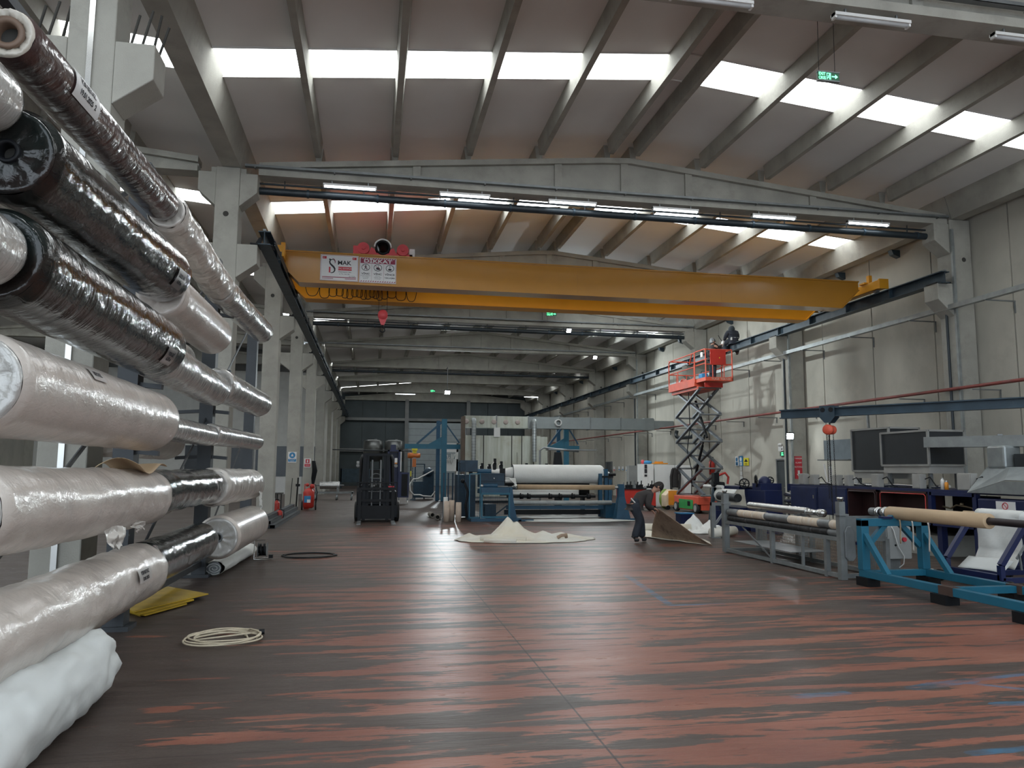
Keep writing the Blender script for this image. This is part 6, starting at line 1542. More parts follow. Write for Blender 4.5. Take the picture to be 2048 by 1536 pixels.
# stacks of tubes: standing and lying
for i, (x, y, w, h) in enumerate(((2.34, 24.0, .19, .63), (2.52, 24.25, .18, .65), (2.69, 23.85, .185, .60))):
    rr_ = thing('standing_tube', ('leftmost', 'middle', 'rightmost')[i] + ' of three pale wrapped tubes standing upright left of the blue machine', 'tube', (x, y, 0))
    MB().lathe((x, y, 0), (0, 0, 1), [(0, 0), (0, w*.49), (h*.5, w*.5), (h, w*.48), (h, w*.25), (h-.05, w*.25)], 20).build('wrap', pmat('tube_wrap%d' % i, (.62, .50, .40), .7, var=.15, vscale=9), rr_)
    if i == 0: MB().lathe((x-.02, y+.22, 0), (0, 0, 1), [(0, 0), (0, .07), (.75, .07), (.75, .03)], 16).build('inner_tube', M['white_paper'], rr_)
for i, (a, b) in enumerate((((2.20, 25.4, .085), (2.12, 24.75, .085)), ((2.02, 26.6, .085), (2.05, 25.9, .085)))):
    rr_ = thing('lying_tube', ('grey cardboard tube lying on the floor, nearer of two by the standing tubes', 'grey cardboard tube lying on the floor, farther of two by the standing tubes')[i], 'tube', (a[0], a[1], 0))
    MB().lathe(a, V(b)-V(a), [(0, 0), (0, .085), ((V(b)-V(a)).length, .085), ((V(b)-V(a)).length, .06), ((V(b)-V(a)).length-.2, .06)], 20).build('tube', pmat('grey_card%d' % i, (.25, .23, .2), .8), rr_)
    MB().tube(V(a).lerp(V(b), .7), V(a).lerp(V(b), .72), .058, 16).build('dark_hollow', M['gap'], rr_)

# ---- forklift seen from the front
r = thing('forklift', 'dark forklift truck facing the camera, forks on the floor', 'forklift', (.15, 24.4, 0))
K, KG = M['black'], pmat('mast_dark', (.010, .013, .017), .5, .0, spec=.25)
for x in (-.22, .50):
    MB().box(x-.05, x+.05, 24.0, 24.12, .06, 2.10).box(x-.05+(.09 if x < 0 else -.09), x+.05+(.09 if x < 0 else -.09), 24.05, 24.15, .1, 2.05).build('mast_rail', KG, r)
split(MB().box(-.22, .50, 24.02, 24.08, 2.02, 2.10).box(-.22, .50, 24.06, 24.1, 1.25, 1.33).box(-.22, .50, 24.06, 24.1, .55, .62), 'mast_crossbar', KG, r)
for x in (0.02, .28): MB().tube((x, 24.08, .3), (x, 24.08, 1.9), .03, 12).build('lift_cylinder', M['steel'], r)
MB().box(-.40, .76, 23.93, 23.98, .62, .70).box(-.40, .76, 23.93, 23.98, .98, 1.05).build('fork_carriage', K, r)
mb = MB()
for x in (-.42, .78): mb.box(x-.015, x+.015, 23.93, 23.97, .62, 1.22)
mb.box(-.42, .78, 23.93, 23.97, 1.19, 1.22)
for k in range(7): mb.box(-.28+k*.152, -.265+k*.152, 23.94, 23.96, .70, 1.2)
mb.build('load_backrest', K, r)
for x in (-.34, .67):
    fk = MB().box(x-.05, x+.05, 23.90, 23.95, .03, .98).build('fork', K, r); MB().prism([(x-.06, 23.95, .0), (x-.06, 23.95, .05), (x-.06, 22.95, .02), (x-.06, 22.95, .0)], (.12, 0, 0)).build('fork_blade', M['steel'], fk)
MB().box(-.45, .82, 24.12, 24.5, .12, .52).box(-.43, .80, 24.15, 25.9, .52, .92).box(-.38, .75, 25.4, 26.2, .3, 1.1).build('truck_body', KG, r, bevel=.02)
MB().box(-.30, .66, 23.96, 24.1, .10, .50).build('front_plate', K, r)
for x in (-.50, .72):
    MB().lathe((x, 24.6, .30), (1, 0, 0), [(0, 0), (0, .2), (.02, .30), (.15, .30), (.17, .2), (.17, 0)], 26).build('wheel', M['rubber'], r)
    MB().lathe((x+.02, 25.9, .24), (1, 0, 0), [(0, 0), (0, .16), (.02, .24), (.13, .24), (.15, .16), (.15, 0)], 22).build('wheel', M['rubber'], r)
for x in (-.36, .68):
    MB().path([(x, 24.4, .9), (x+(.02 if x < 0 else -.02), 24.5, 1.9), (x+(.06 if x < 0 else -.06), 24.7, 2.05), (x+(.06 if x < 0 else -.06), 25.6, 2.05), (x, 25.9, 1.0)], .035, 8).build('guard_pillar', K, r)
mb = MB()
for k in range(7): mb.box(-.3, .62, 24.75+k*.13, 24.78+k*.13, 2.03, 2.06)
mb.build('overhead_guard', K, r)
MB().path([(.15+.17*math.cos(t), 24.95-.05*math.sin(t), 1.32+.15*math.sin(t)) for t in [2*PI*k/24 for k in range(24)]], .014, 8, True).tube((.15, 25.0, 1.1), (.15, 24.95, 1.32), .025, 8).tube((.0, 24.95, 1.32), (.3, 24.95, 1.32), .012, 8).build('steering_wheel', M['steel'], r)
MB().box(-.05, .35, 25.3, 25.6, .95, 1.15).box(-.05, .35, 25.55, 25.68, 1.1, 1.6).build('seat', M['rubber'], r, bevel=.03)
for x, m_ in ((-.42, 'ltgrey'), (.74, 'eorange')):
    MB().lathe((x, 24.1, 1.72), (0, -1, 0), [(-.05, 0), (-.04, .05), (0, .055), (0, 0)], 18).build('headlight', M['ltgrey'], r); MB().box(x-.04, x+.04, 24.05, 24.12, 1.78, 1.86).build('indicator', M[m_], r)
MB().box(.52, .70, 23.96, 24.0, 1.06, 1.10).build('red_sticker', M['signred'], r)
MB().box(.70, .78, 24.0, 24.05, 1.82, 1.96).build('mirror', M['white'], r)
text('L15', (.06, 23.925, 1.11), RX, UZ, .07, M['white'], 'lettering', r, 'CENTER', .002)

# ---- tanks and dark things by the back wall
for i, x in enumerate((0.07, 1.85)):
    r1 = thing('steel_tank', ('left', 'right')[i] + ' one of two big round steel tanks in front of the dark back wall', 'tank', (x, 66.5, 0))
    MB().lathe((x, 66.5, 0), (0, 0, 1), [(2.2, 0), (2.25, .82), (3.95, .82), (4.08, .5), (4.1, 0)], 32).build('vessel', pmat('tank_steel%d' % i, (.16, .165, .16), .35, .7), r1)
    MB().lathe((x+.2, 66.5, 4.05), (0, 0, 1), [(0, .12), (.1, .12), (.1, 0)], 12).build('lid', M['steel'], r1)
    for a in range(3): MB().tube((x+.6*math.cos(a*2.1), 66.5+.6*math.sin(a*2.1), 0), (x+.6*math.cos(a*2.1), 66.5+.6*math.sin(a*2.1), 2.25), .06, 8).build('leg', M['black'], r1)
tag(MB().box(-2.5, 1.0, 64.0, 64.1, .5, 1.6).box(-2.5, -2.4, 64, 64.1, 0, 1.6).box(.9, 1.0, 64, 64.1, 0, 1.6).box(-2.5, 1., 64.1, 65.5, .5, .6).build('dark_basin', M['steel_blue']), 'long dark blue steel basin in front of the tanks', 'basin')
tag(MB().tube((-3.0, 60, 3.05), (3.0, 60, 3.0), .04, 8).tube((3., 60, 3.0), (3.0, 60, 0), .04, 8).build('thin_pipe', M['black_pipe']), 'thin dark pipe rail running across in front of the back wall', 'pipe')
# trolley with steel roll
r1 = thing('roll_trolley', 'low grey trolley on casters beyond the red wheeled extinguisher', 'trolley', (-1.8, 40.8, 0))
MB().box(-2.9, -.9, 40.5, 40.58, .34, .42).box(-2.9, -.9, 41.3, 41.38, .34, .42).box(-2.9, -2.8, 40.5, 41.38, .34, .42).box(-1., -.9, 40.5, 41.38, .34, .42).box(-1.75, -1.65, 40.5, 41.38, .42, .62).box(-2.9, -2.8, 40.5, 41.38, .42, .62).build('frame', M['grey_paint'], r1)
for x in (-2.8, -1.75, -1.0):
    for y in (40.55, 41.3): MB().lathe((x-.04, y, .13), (1, 0, 0), [(0, 0), (0, .13), (.08, .13), (.08, 0)], 16).build('caster_wheel', M['steel'], r1); MB().box(x-.03, x+.03, y-.03, y+.03, .13, .34).build('caster_fork', M['steel'], r1)
r1 = thing('steel_roll', 'bright bare steel roll lying on the low grey trolley', 'roll', (-2.3, 40.9, .8))
MB().tube((-2.62, 40.9, .75), (-1.62, 40.9, .75), .19, 26).build('roll', M['chrome'], r1); MB().tube((-2.85, 40.9, .75), (-1.4, 40.9, .75), .04, 10).build('journal', M['steel'], r1)
# extinguishers
def extinguisher(x, y, h, rad, lab, label=None):
    e = thing('fire_extinguisher', lab, 'fire extinguisher', (x, y, 0))
    MB().lathe((x, y, .0), (0, 0, 1), [(.0, 0), (.0, rad*.9), (.02, rad), (h*.78, rad), (h*.86, rad*.7), (h*.9, rad*.3), (h*.95, rad*.25)], 22).build('cylinder', M['red'], e)
    MB().box(x-.03, x+.06, y-.02, y+.02, h*.93, h).build('valve', M['black'], e)
    MB().path([(x+.04, y, h*.96), (x+rad+.04, y-.02, h*.9), (x+rad+.04, y-.02, h*.5), (x+rad+.02, y-.02, h*.3)], .014, 6).build('hose', M['black'], e)
    return e
extinguisher(-3.05, 26.3, .62, .10, 'faded red fire extinguisher standing at the foot of the third left column')
e = extinguisher(-2.74, 24.5, .38, .085, 'small red fire extinguisher half hidden behind the lowest far roll')
extinguisher(-2.55, 31.9, .72, .11, 'slim red fire extinguisher just left of the wheeled one')
r1 = thing('wheeled_extinguisher', 'big red wheeled fire extinguisher with a blue label beside a left column', 'fire extinguisher', (-2.4, 31, 0))
MB().lathe((-2.40, 31.0, .08), (0, 0, 1), [(0, 0), (0, .15), (.05, .21), (.62, .21), (.72, .15), (.78, .05), (.80, 0)], 28).build('cylinder', M['red'], r1)
MB().grid(lambda u, v: (-2.40+.214*math.cos(-2.4+1.3*u), 31.0+.214*math.sin(-2.4+1.3*u), .30+.26*v), 8, 2).build('blue_label', M['signblue'], r1)
MB().grid(lambda u, v: (-2.40+.217*math.cos(-1.75+.6*u), 31.0+.217*math.sin(-1.75+.6*u), .30+.12*v), 6, 2).build('white_label', M['signwhite'], r1)
for x in (-2.68, -2.16): MB().lathe((x, 31.18, .17), (1, 0, 0), [(0, 0), (0, .1), (0, .17), (.05, .17), (.05, .1), (.05, 0)], 22).build('wheel', M['rubber'], r1)
MB().path([(-2.58, 31.2, .3), (-2.58, 31.3, 1.0), (-2.22, 31.3, 1.0), (-2.22, 31.2, .3)], .02, 8).build('push_handle', M['red'], r1)
MB().sphere((-2.46, 30.98, .98), .07).sphere((-2.28, 30.98, .92), .09).build('gauge_head', M['red'], r1)
MB().path([(-2.3, 31.0, .95), (-2.15, 30.95, 1.0), (-2.08, 31.0, .7), (-2.12, 31.05, .3)], .018, 8).build('hose', M['black'], r1)
tag(MB().tube((-2.95, 31.9, 0), (-2.9, 31.9, 1.25), .03, 8).box(-2.99, -2.82, 31.88, 31.92, .9, 1.0).build('dark_post', M['black']), 'dark hose stand beside the left column with the red sign', 'stand')
mb = MB()
for k in range(5): mb.path([(-3.02+.03*k, 40.7, 2.0), (-2.98+.05*k, 40.6, 1.5), (-3.02+.04*k, 40.7, 1.1), (-2.96, 40.7, .6)], .035, 6)
tag(mb.build('hose_bundle', M['black']), 'bundle of black hoses hanging on a left column beyond the extinguishers', 'hose')
tag(MB().box(-3.6, -3.3, 29.8, 30.6, .66, .70).box(-3.55, -3.5, 29.85, 29.9, 0, .66).box(-3.55, -3.5, 30.5, 30.55, 0, .66).box(-3.4, -3.36, 30.5, 30.55, 0, .66).build('small_table', M['gap']), 'small dark table between two left columns', 'table')
tag(MB().bar((-3.0, 29.9, 0), (-2.95, 30.1, 1.25), .025, .025).build('leaning_stick', M['black']), 'thin dark stick leaning beside a left column', 'stick')
tag(MB().grid(lambda u, v: (-3.9+.5*u, 28.8+.1*math.sin(u*6), .55-.5*v+.05*noise.noise(V((u*4, v*4, 2)))), 10, 10).build('draped_sheet', M['white_cloth'], solid=.005), 'white sheet draped behind the third left column', 'sheet')

# ---- things along the right wall beyond the lift
def white_unit(x0, x1, y0, y1, z1, lab, nm='storage_cabinet'):
    c_ = thing(nm, lab, 'cabinet', ((x0+x1)/2, y0, 0)); MB().box(x0, x1, y0, y1, 0.05, z1).box(x0+.05, x1-.05, y0+.05, y1-.05, 0, .05).build('body', M['white'], c_)
    MB().box(x0+.02, (x0+x1)/2-.005, y0-.015, y0, .08, z1-.03).build('door', M['white'], c_); MB().box((x0+x1)/2+.005, x1-.02, y0-.015, y0, .08, z1-.03).build('door', M['white'], c_)
    return c_
p = lambda x, y, Y: at(x, y, Y=Y)
a, b = p(1284, 928, 31.5), p(1308, 1004, 31.5)
wc1 = white_unit(a.x, b.x, 31.5, 32.1, a.z, 'white cabinet with black symbols under the blue cloth, left of the two by the lift')
a2, b2 = p(1309, 930, 31.7), p(1385, 1004, 31.7)
white_unit(a2.x, b2.x, 31.7, 32.3, a2.z, 'wide white cabinet behind the black jacket and the scissor lift')
for k, (u, v) in enumerate(((929, 937), (938, 946), (949, 953))):
    q0, q1 = p(1289, u, 31.47), p(1294, v, 31.47); MB().box(q0.x, q1.x, 31.455, 31.48, q1.z, q0.z).build('door_symbol', M['ink'], wc1)
q = p(1296, 925, 31.6); tag(MB().sphere((q.x, 31.7, q.z), .14, (1.6, 1, .6)).build('blue_cloth', M['signblue']), 'crumpled blue cloth on top of the left white cabinet', 'cloth')
q = p(1287, 924, 31.6); tag(MB().sphere((q.x, 31.7, q.z), .08, (1, 1, 1.2)).build('red_ball', M['pinkred']), 'small pinkish ball beside the blue cloth on the white cabinet', 'ball')
q0, q1 = p(1306, 928, 31.75), p(1335, 927, 31.75); GL = emat('orange_glow', (1., .35, .2), 1.6)
tag(MB().box(q0.x, q1.x, 31.7, 31.9, q0.z, q0.z+.05).box(q0.x+.1, q1.x-.2, 31.75, 31.85, q0.z+.05, q0.z+.11).build('orange_tools', M['eorange']), 'long orange tools lying on top of the wide white cabinet', 'tool')
# jacket on a hanger
q = p(1352, 935, 31.2)
def jk(u, v): 
    w = .11+.05*v; return (q.x+(u-.5)*2*w+.03*math.sin(v*7)*(u-.5), 31.35-.05*math.sin(u*PI), q.z-.85*v+.05*abs(u-.5)*-1)
j = thing('hanging_jacket', 'black jacket hanging beside the scissor arms on the white cabinet', 'jacket', (q.x, 31.3, q.z-.8))
MB().grid(jk, 12, 14).build('jacket_body', M['jacket'], j, solid=.08); MB().path([(q.x-.12, 31.3, q.z-.08), (q.x-.20, 31.3, q.z-.4), (q.x-.19, 31.3, q.z-.95)], .055, 8).path([(q.x+.12, 31.3, q.z-.08), (q.x+.22, 31.3, q.z-.3), (q.x+.17, 31.3, q.z-.95)], .055, 8).build('sleeve', M['jacket'], j)
MB().path([(q.x, 31.5, q.z+.12), (q.x, 31.35, q.z+.12), (q.x, 31.32, q.z-.02)], .012, 6).build('hook', M['steel'], j)
q = p(1349, 922, 33); tag(MB().path([(15.2, 33.8+.12*math.cos(t), 2.12+.2*math.sin(t)) for t in [2*PI*k/20 for k in range(20)]], .03, 8, True).build('wall_ring', M['red']), 'red and white ring hanging on the wall above the jacket', 'ring')
# workbench red, tools
a, b = p(1245, 978, 29.5), p(1312, 1012, 29.5)
r1 = thing('workbench', 'red workbench cluttered with dark tools behind the bending man', 'workbench', ((a.x+b.x)/2, 29.7, 0))
MB().box(a.x, b.x, 29.5, 30.3, .2, .86).build('body', M['red'], r1); MB().box(a.x-.03, b.x+.03, 29.45, 30.35, .86, .90).box(a.x, a.x+.05, 29.5, 30.3, 0, .2).box(b.x-.05, b.x, 29.5, 30.3, 0, .2).build('worktop', M['black'], r1)
random.seed(5)
for k in range(9):
    x = a.x+.1+(b.x-a.x-.2)*k/8; h = random.uniform(.08, .32)
    t_ = thing('tool', 'dark tool or small part on the red workbench, number of the row unclear', 'tool', (x, 29.7, .9), 'tools on the red workbench'); t_['label'] = 'small dark tool or part lying on the red workbench'
    MB().box(x-.06, x+.05, 29.6, 29.75, .90, .90+h*.5).tube((x, 29.7, .90), (x+.02, 29.7, .90+h), .025, 8).build('body', M['black'] if k % 3 else M['steel'], t_)
r1 = thing('wall_cabinet', 'light grey metal cabinet hanging by the fourth right wall column', 'cabinet', (14.9, 39.5, 1.0))
a, b = p(1258, 931, 38.5), p(1277, 968, 38.5)
MB().box(a.x, b.x, 38.5, 38.9, b.z, a.z).build('body', M['ltgrey'], r1); MB().box(a.x+.03, b.x-.03, 38.48, 38.5, b.z+.03, a.z-.03).build('door', M['ltgrey'], r1); MB().box(a.x, a.x+.1, 38.5, 38.9, 0, b.z).box(b.x-.1, b.x, 38.5, 38.9, 0, b.z).build('leg', M['steel'], r1)
a, b = p(1325, 970, 30.6), p(1350, 1003, 30.6)
tag(MB().sphere(((a.x+b.x)/2, 31.0, .42), .42, (.66, .4, 1.0)).build('green_bag', M['limegreen']), 'bulging lime green sack beside the orange machine', 'sack')
a, b = p(1331, 979, 30.2), p(1356, 1013, 30.2)
r1 = thing('orange_machine', 'bright orange and cream floor machine left of the scissor lift', 'machine', ((a.x+b.x)/2, 30.4, 0))
MB().prism([(a.x, 30.2, .12), (b.x, 30.2, .12), (b.x, 30.2, .80), (a.x+.25, 30.2, .84), (a.x, 30.2, .6)][::-1], (0, .5, 0)).build('body', pmat('cream', (.7, .55, .38), .5), r1, bevel=.03); MB().box(a.x+.12, b.x, 30.17, 30.2, .2, .78).build('orange_panel', M['eorange'], r1)
for x in (a.x+.1, b.x-.1): MB().tube((x, 30.18, .09), (x, 30.28, .09), .09, 14).build('wheel', M['black'], r1)
# debris: white cloth heap, blue bin, cream roll
def heap(name, lab, cx, cy, rx, ry, hgt, seed, mat, cat='cloth', peaks=(), n=70, edge=.18):
    def fn(u, v):
        x, y = (u-.5)*2, (v-.5)*2
        ang = math.atan2(y, x); rad = math.hypot(x, y)
        q = max(abs(x), abs(y)); k = (q/max(rad, 1e-4)) if rad else 1
        x2, y2 = x*k, y*k
        lim = 1+edge*noise.noise(V((math.cos(ang)*1.6+seed, math.sin(ang)*1.6, 0)))+edge*.6*noise.noise(V((math.cos(ang)*4+seed, math.sin(ang)*4, 3)))
        X, Y = cx+x2*rx*lim, cy+y2*ry*lim
        e = max(0, 1-rad*k*0-q)**.5 if q < 1 else 0
        rn = abs(noise.noise(V((x2*2.2+seed, y2*2.2, 1))))+.5*abs(noise.noise(V((x2*5+seed, y2*5, 2))))
        z = .012+hgt*e*(.25+.9*rn)
        for (px2, py2, w, h) in peaks:
            d = math.hypot((x2-px2), (y2-py2)*ry/rx*1.0)/w
            if d < 1: z = max(z, z*.3+h*(1-d)**1.15)
        return (X, Y, z)
    o = MB().grid(fn, n, n).build(name, mat, solid=.006); return tag(o, lab, cat)
# ---- sheets and cloths on the floor
heap('cream_sheet', 'crumpled cream felt sheet with a raised tent-like fold in the middle of the floor', 3.55, 17.75, 1.78, .95, .17, 3., M['cream'], 'sheet',
     peaks=((-.22, .12, .30, .50), (-.10, .0, .34, .34), (-.80, -.1, .22, .16), (.28, .1, .30, .17), (.55, .25, .4, .12), (-.02, .3, .3, .24), (-.42, -.1, .2, .14)), n=110, edge=.16)
for i, (a, b, rr_) in enumerate((((2.45, 17.25, .09), (3.45, 16.98, .07), .07), ((2.5, 17.05, .05), (3.2, 16.86, .05), .05))):
    tag(MB().lathe(a, V(b)-V(a), [(0, 0), (0, rr_), ((V(b)-V(a)).length, rr_*.9), ((V(b)-V(a)).length, rr_*.4)], 18).build('rolled_felt', M['cream']), ('rolled cream felt strip lying on the crumpled sheet, upper one', 'rolled cream felt strip lying on the crumpled sheet, lower one')[i], 'felt roll')
tag(MB().path([(4.25, 17.3, .08), (4.33, 17.25, .13), (4.45, 17.3, .14), (4.48, 17.4, .08)], .04, 10).build('brown_fold', M['brown_sheet']), 'small brown twisted fold on the crumpled cream sheet', 'cloth')
heap('white_sheet', 'thin white sheet spread on the floor in front of the blue winding machine', 6.45, 24.0, 1.85, .75, .05, 8., M['white_paper'], 'sheet', n=60)
heap('white_sheet', 'white sheet crumpled underneath the blue winding machine', 6.3, 25.7, 1.5, .5, .12, 9., M['white_cloth'], 'sheet', n=50)
heap('white_cloth_heap', 'heaped white cloth on the floor left of the grey support post', 8.75, 19.5, .72, .85, .28, 12., M['white_cloth'], 'cloth', peaks=((-.3, 0, .6, .42), (.2, -.3, .5, .3)), n=60)
tag(MB().lathe((8.2, 17.6, .13), (.9, .5, 0), [(0, 0), (0, .13), (.9, .12), (.9, 0)], 22).build('cream_roll', M['cream']), 'cream felt roll lying behind the end of the grey roller frame', 'felt roll')
q = at(1369, 1047, Z=0)
r = thing('blue_bin', 'small dark blue open bin behind the white cloth heap', 'bin', (q.x, q.y, 0))
MB().box(q.x-.2, q.x+.2, q.y-.2, q.y+.2, 0, .30).build('body', M['navy'], r); MB().box(q.x-.23, q.x+.23, q.y-.23, q.y+.23, .30, .33).build('rim', M['signblue'], r)
# ---- the sheet being pulled up by the man
HX, HY, HZ = 6.47, 16.72, .73
A_, B_2 = at(1303, 1075, Z=0), at(1424, 1092, Z=0)
def pull(u, v):
    """u along the floor edge A->B, v up to the hand"""
    base = A_.lerp(B_2, u); base = V((base.x, base.y+.10*math.sin(u*PI)*0, 0))
    far = V((HX, HY, HZ))
    s = (1-u)**1.5
    top = V((HX+(B_2.x-HX)*u**.85, HY+(B_2.y-HY)*u, HZ*(1-u)**1.25+.02))
    p = base.lerp(top, v); p += V((0, .10*math.sin(v*PI)*(1-u)+.03*noise.noise(V((u*4, v*4, 0))), .012))
    return p
r = thing('felt_carpet', 'large felt sheet with stained brown underside, one corner pulled up by the bending man', 'sheet', (6.9, 16.7, 0))
MB().grid(pull, 40, 24).build('raised_corner', M['brown_sheet'], r, solid=.006)
C1, D1 = at(1283, 1064, Z=0), at(1412, 1085, Z=0)
def flat(u, v):
    a = V((A_.x-.25, A_.y+.15, 0)).lerp(V((B_2.x, B_2.y+.02, 0)), u); b = V((C1.x+.1, C1.y+.5, 0)).lerp(V((B_2.x+.35, B_2.y+1.3, 0)), u)
    p = a.lerp(b, v); return (p.x, p.y, .012+.05*max(0, noise.noise(V((u*3, v*3, 5))))+.05*math.sin(v*PI)*u)
MB().grid(flat, 30, 16).build('lying_part', M['cream'], r, solid=.006)
MB().lathe((C1.x-.02, C1.y+.1, .11), (1.15, -.35, 0), [(0, 0), (0, .11), (1.35, .11), (1.36, .04)], 24).build('rolled_part', M['cream'], r)

# ================================================================ PEOPLE
def skin(name, nodes, edges, mat, parent, root=None, sub=2):
    """continuous tapered surface grown round a jointed skeleton; nodes: name -> (point, radius or (rx, ry))"""
    ks = list(nodes); off = V((0, 0, 0)); p = parent
    while p is not None: off += p.location; p = p.parent
    me = bpy.data.meshes.new(name); me.from_pydata([V(nodes[k][0])-off for k in ks], [(ks.index(a), ks.index(b)) for a, b in edges], [])
    o = bpy.data.objects.new(name, me); COL.objects.link(o)
    md = o.modifiers.new('skin', 'SKIN'); md.use_smooth_shade = True; md.branch_smoothing = .3
    for i, k in enumerate(ks):
        rr_ = nodes[k][1]; sv = me.skin_vertices[0].data[i]
        sv.radius = rr_ if isinstance(rr_, tuple) else (rr_, rr_); sv.use_root = (k == (root or ks[0]))
    ss = o.modifiers.new('ss', 'SUBSURF'); ss.levels = ss.render_levels = sub
    dg = bpy.context.evaluated_depsgraph_get(); m2 = bpy.data.meshes.new_from_object(o.evaluated_get(dg))
    bpy.data.objects.remove(o); m2.materials.clear(); m2.materials.append(mat)
    for pl in m2.polygons: pl.use_smooth = True
    ob = bpy.data.objects.new(name, m2); COL.objects.link(ob); ob.parent = parent
    return ob
def hand(nodes, edges, wrist, d, up, tag_, curl=.6, flip=1, s=1.):
    """palm plus five bent fingers added to a skeleton"""
    d = V(d).normalized(); n = V(up).normalized(); sd = d.cross(n).normalized()*flip; w = V(wrist)
    nodes[tag_+'palm'] = (w+d*.045*s, (.030*s, .018*s)); nodes[tag_+'kn'] = (w+d*.085*s, (.032*s, .014*s))
    edges += [(tag_+'w', tag_+'palm'), (tag_+'palm', tag_+'kn')]
    for i, (off, L) in enumerate(((-.030, .070), (-.010, .080), (.010, .075), (.030, .060))):
        b = w+d*.085*s+sd*off*s; dd = d
        prev = tag_+'kn'
        for j in range(3):
            dd = (dd - n*curl*.55).normalized(); b = b+dd*L*.36*s
            k = '%sf%d%d' % (tag_, i, j); nodes[k] = (b, (.0085-.001*j)*s); edges.append((prev, k)); prev = k
    b = w+d*.03*s-sd*.03*s; k = tag_+'t0'; nodes[k] = (b, .011*s); edges.append((tag_+'palm', k))
    b2 = b+(d*.6-sd*.6-n*.4).normalized()*.035*s; nodes[tag_+'t1'] = (b2, .0095*s); edges.append((k, tag_+'t1'))
    b3 = b2+(d*.9-n*.4).normalized()*.028*s; nodes[tag_+'t2'] = (b3, .008*s); edges.append((tag_+'t1', tag_+'t2'))
def head_parts(c, fwd, up, parent, hair=M['hair'], cap=None, s=1., hood=False):
    """skull with face features added as children: ears, nose, eyes, mouth, hair"""
    f = V(fwd).normalized(); u = V(up); u = (u-f*u.dot(f)).normalized(); r_ = f.cross(u); c = V(c)
    def W(a, b, d): return c+r_*a*s+f*b*s+u*d*s
    def ell(mb, ctr, ra, rb, rc, nu=18, nv=12, cut=None):
        mb.grid(lambda p, q: ctr+r_*ra*s*math.cos(2*PI*p)*math.sin(PI*q)+f*rb*s*math.sin(2*PI*p)*math.sin(PI*q)-u*rc*s*math.cos(PI*q), nu, nv); return mb
    if not hood:
        mb = MB()
        mb.grid(lambda p, q: W(.081*math.cos(2*PI*p)*math.sin(PI*.56*q), -.008+.101*math.sin(2*PI*p)*math.sin(PI*.56*q)*(1 if math.sin(2*PI*p) < 0 else .96), .015+.118*math.cos(PI*.56*q)-(.045*q**3 if math.sin(2*PI*p) < .2 else 0)), 24, 10)
        mb.build('hair' if not cap else 'cap', cap or hair, parent, solid=.012*s)
    mb = MB(); 
    for sg in (-1, 1): ell(mb, W(sg*.078, -.005, -.01), .012, .020, .030, 10, 8)
    split(mb, 'ear', M['skin'], parent)
    MB().add([W(0, .088, .02), W(-.014, .088, -.03), W(.014, .088, -.03), W(0, .118, -.024)], [(0, 1, 3), (0, 3, 2), (1, 2, 3)], True).build('nose', M['skin'], parent)
    mb = MB()
    for sg in (-1, 1): ell(mb, W(sg*.030, .085, .018), .013, .008, .007, 8, 6)
    split(mb, 'eye', M['ink'], parent)
    mb = MB()
    for sg in (-1, 1): ell(mb, W(sg*.030, .088, .038), .018, .006, .004, 8, 6)
    split(mb, 'eyebrow', hair, parent)
    ell(MB(), W(0, .088, -.055), .022, .006, .005, 8, 6).build('mouth', pmat('lips', (.3, .12, .1), .6), parent)
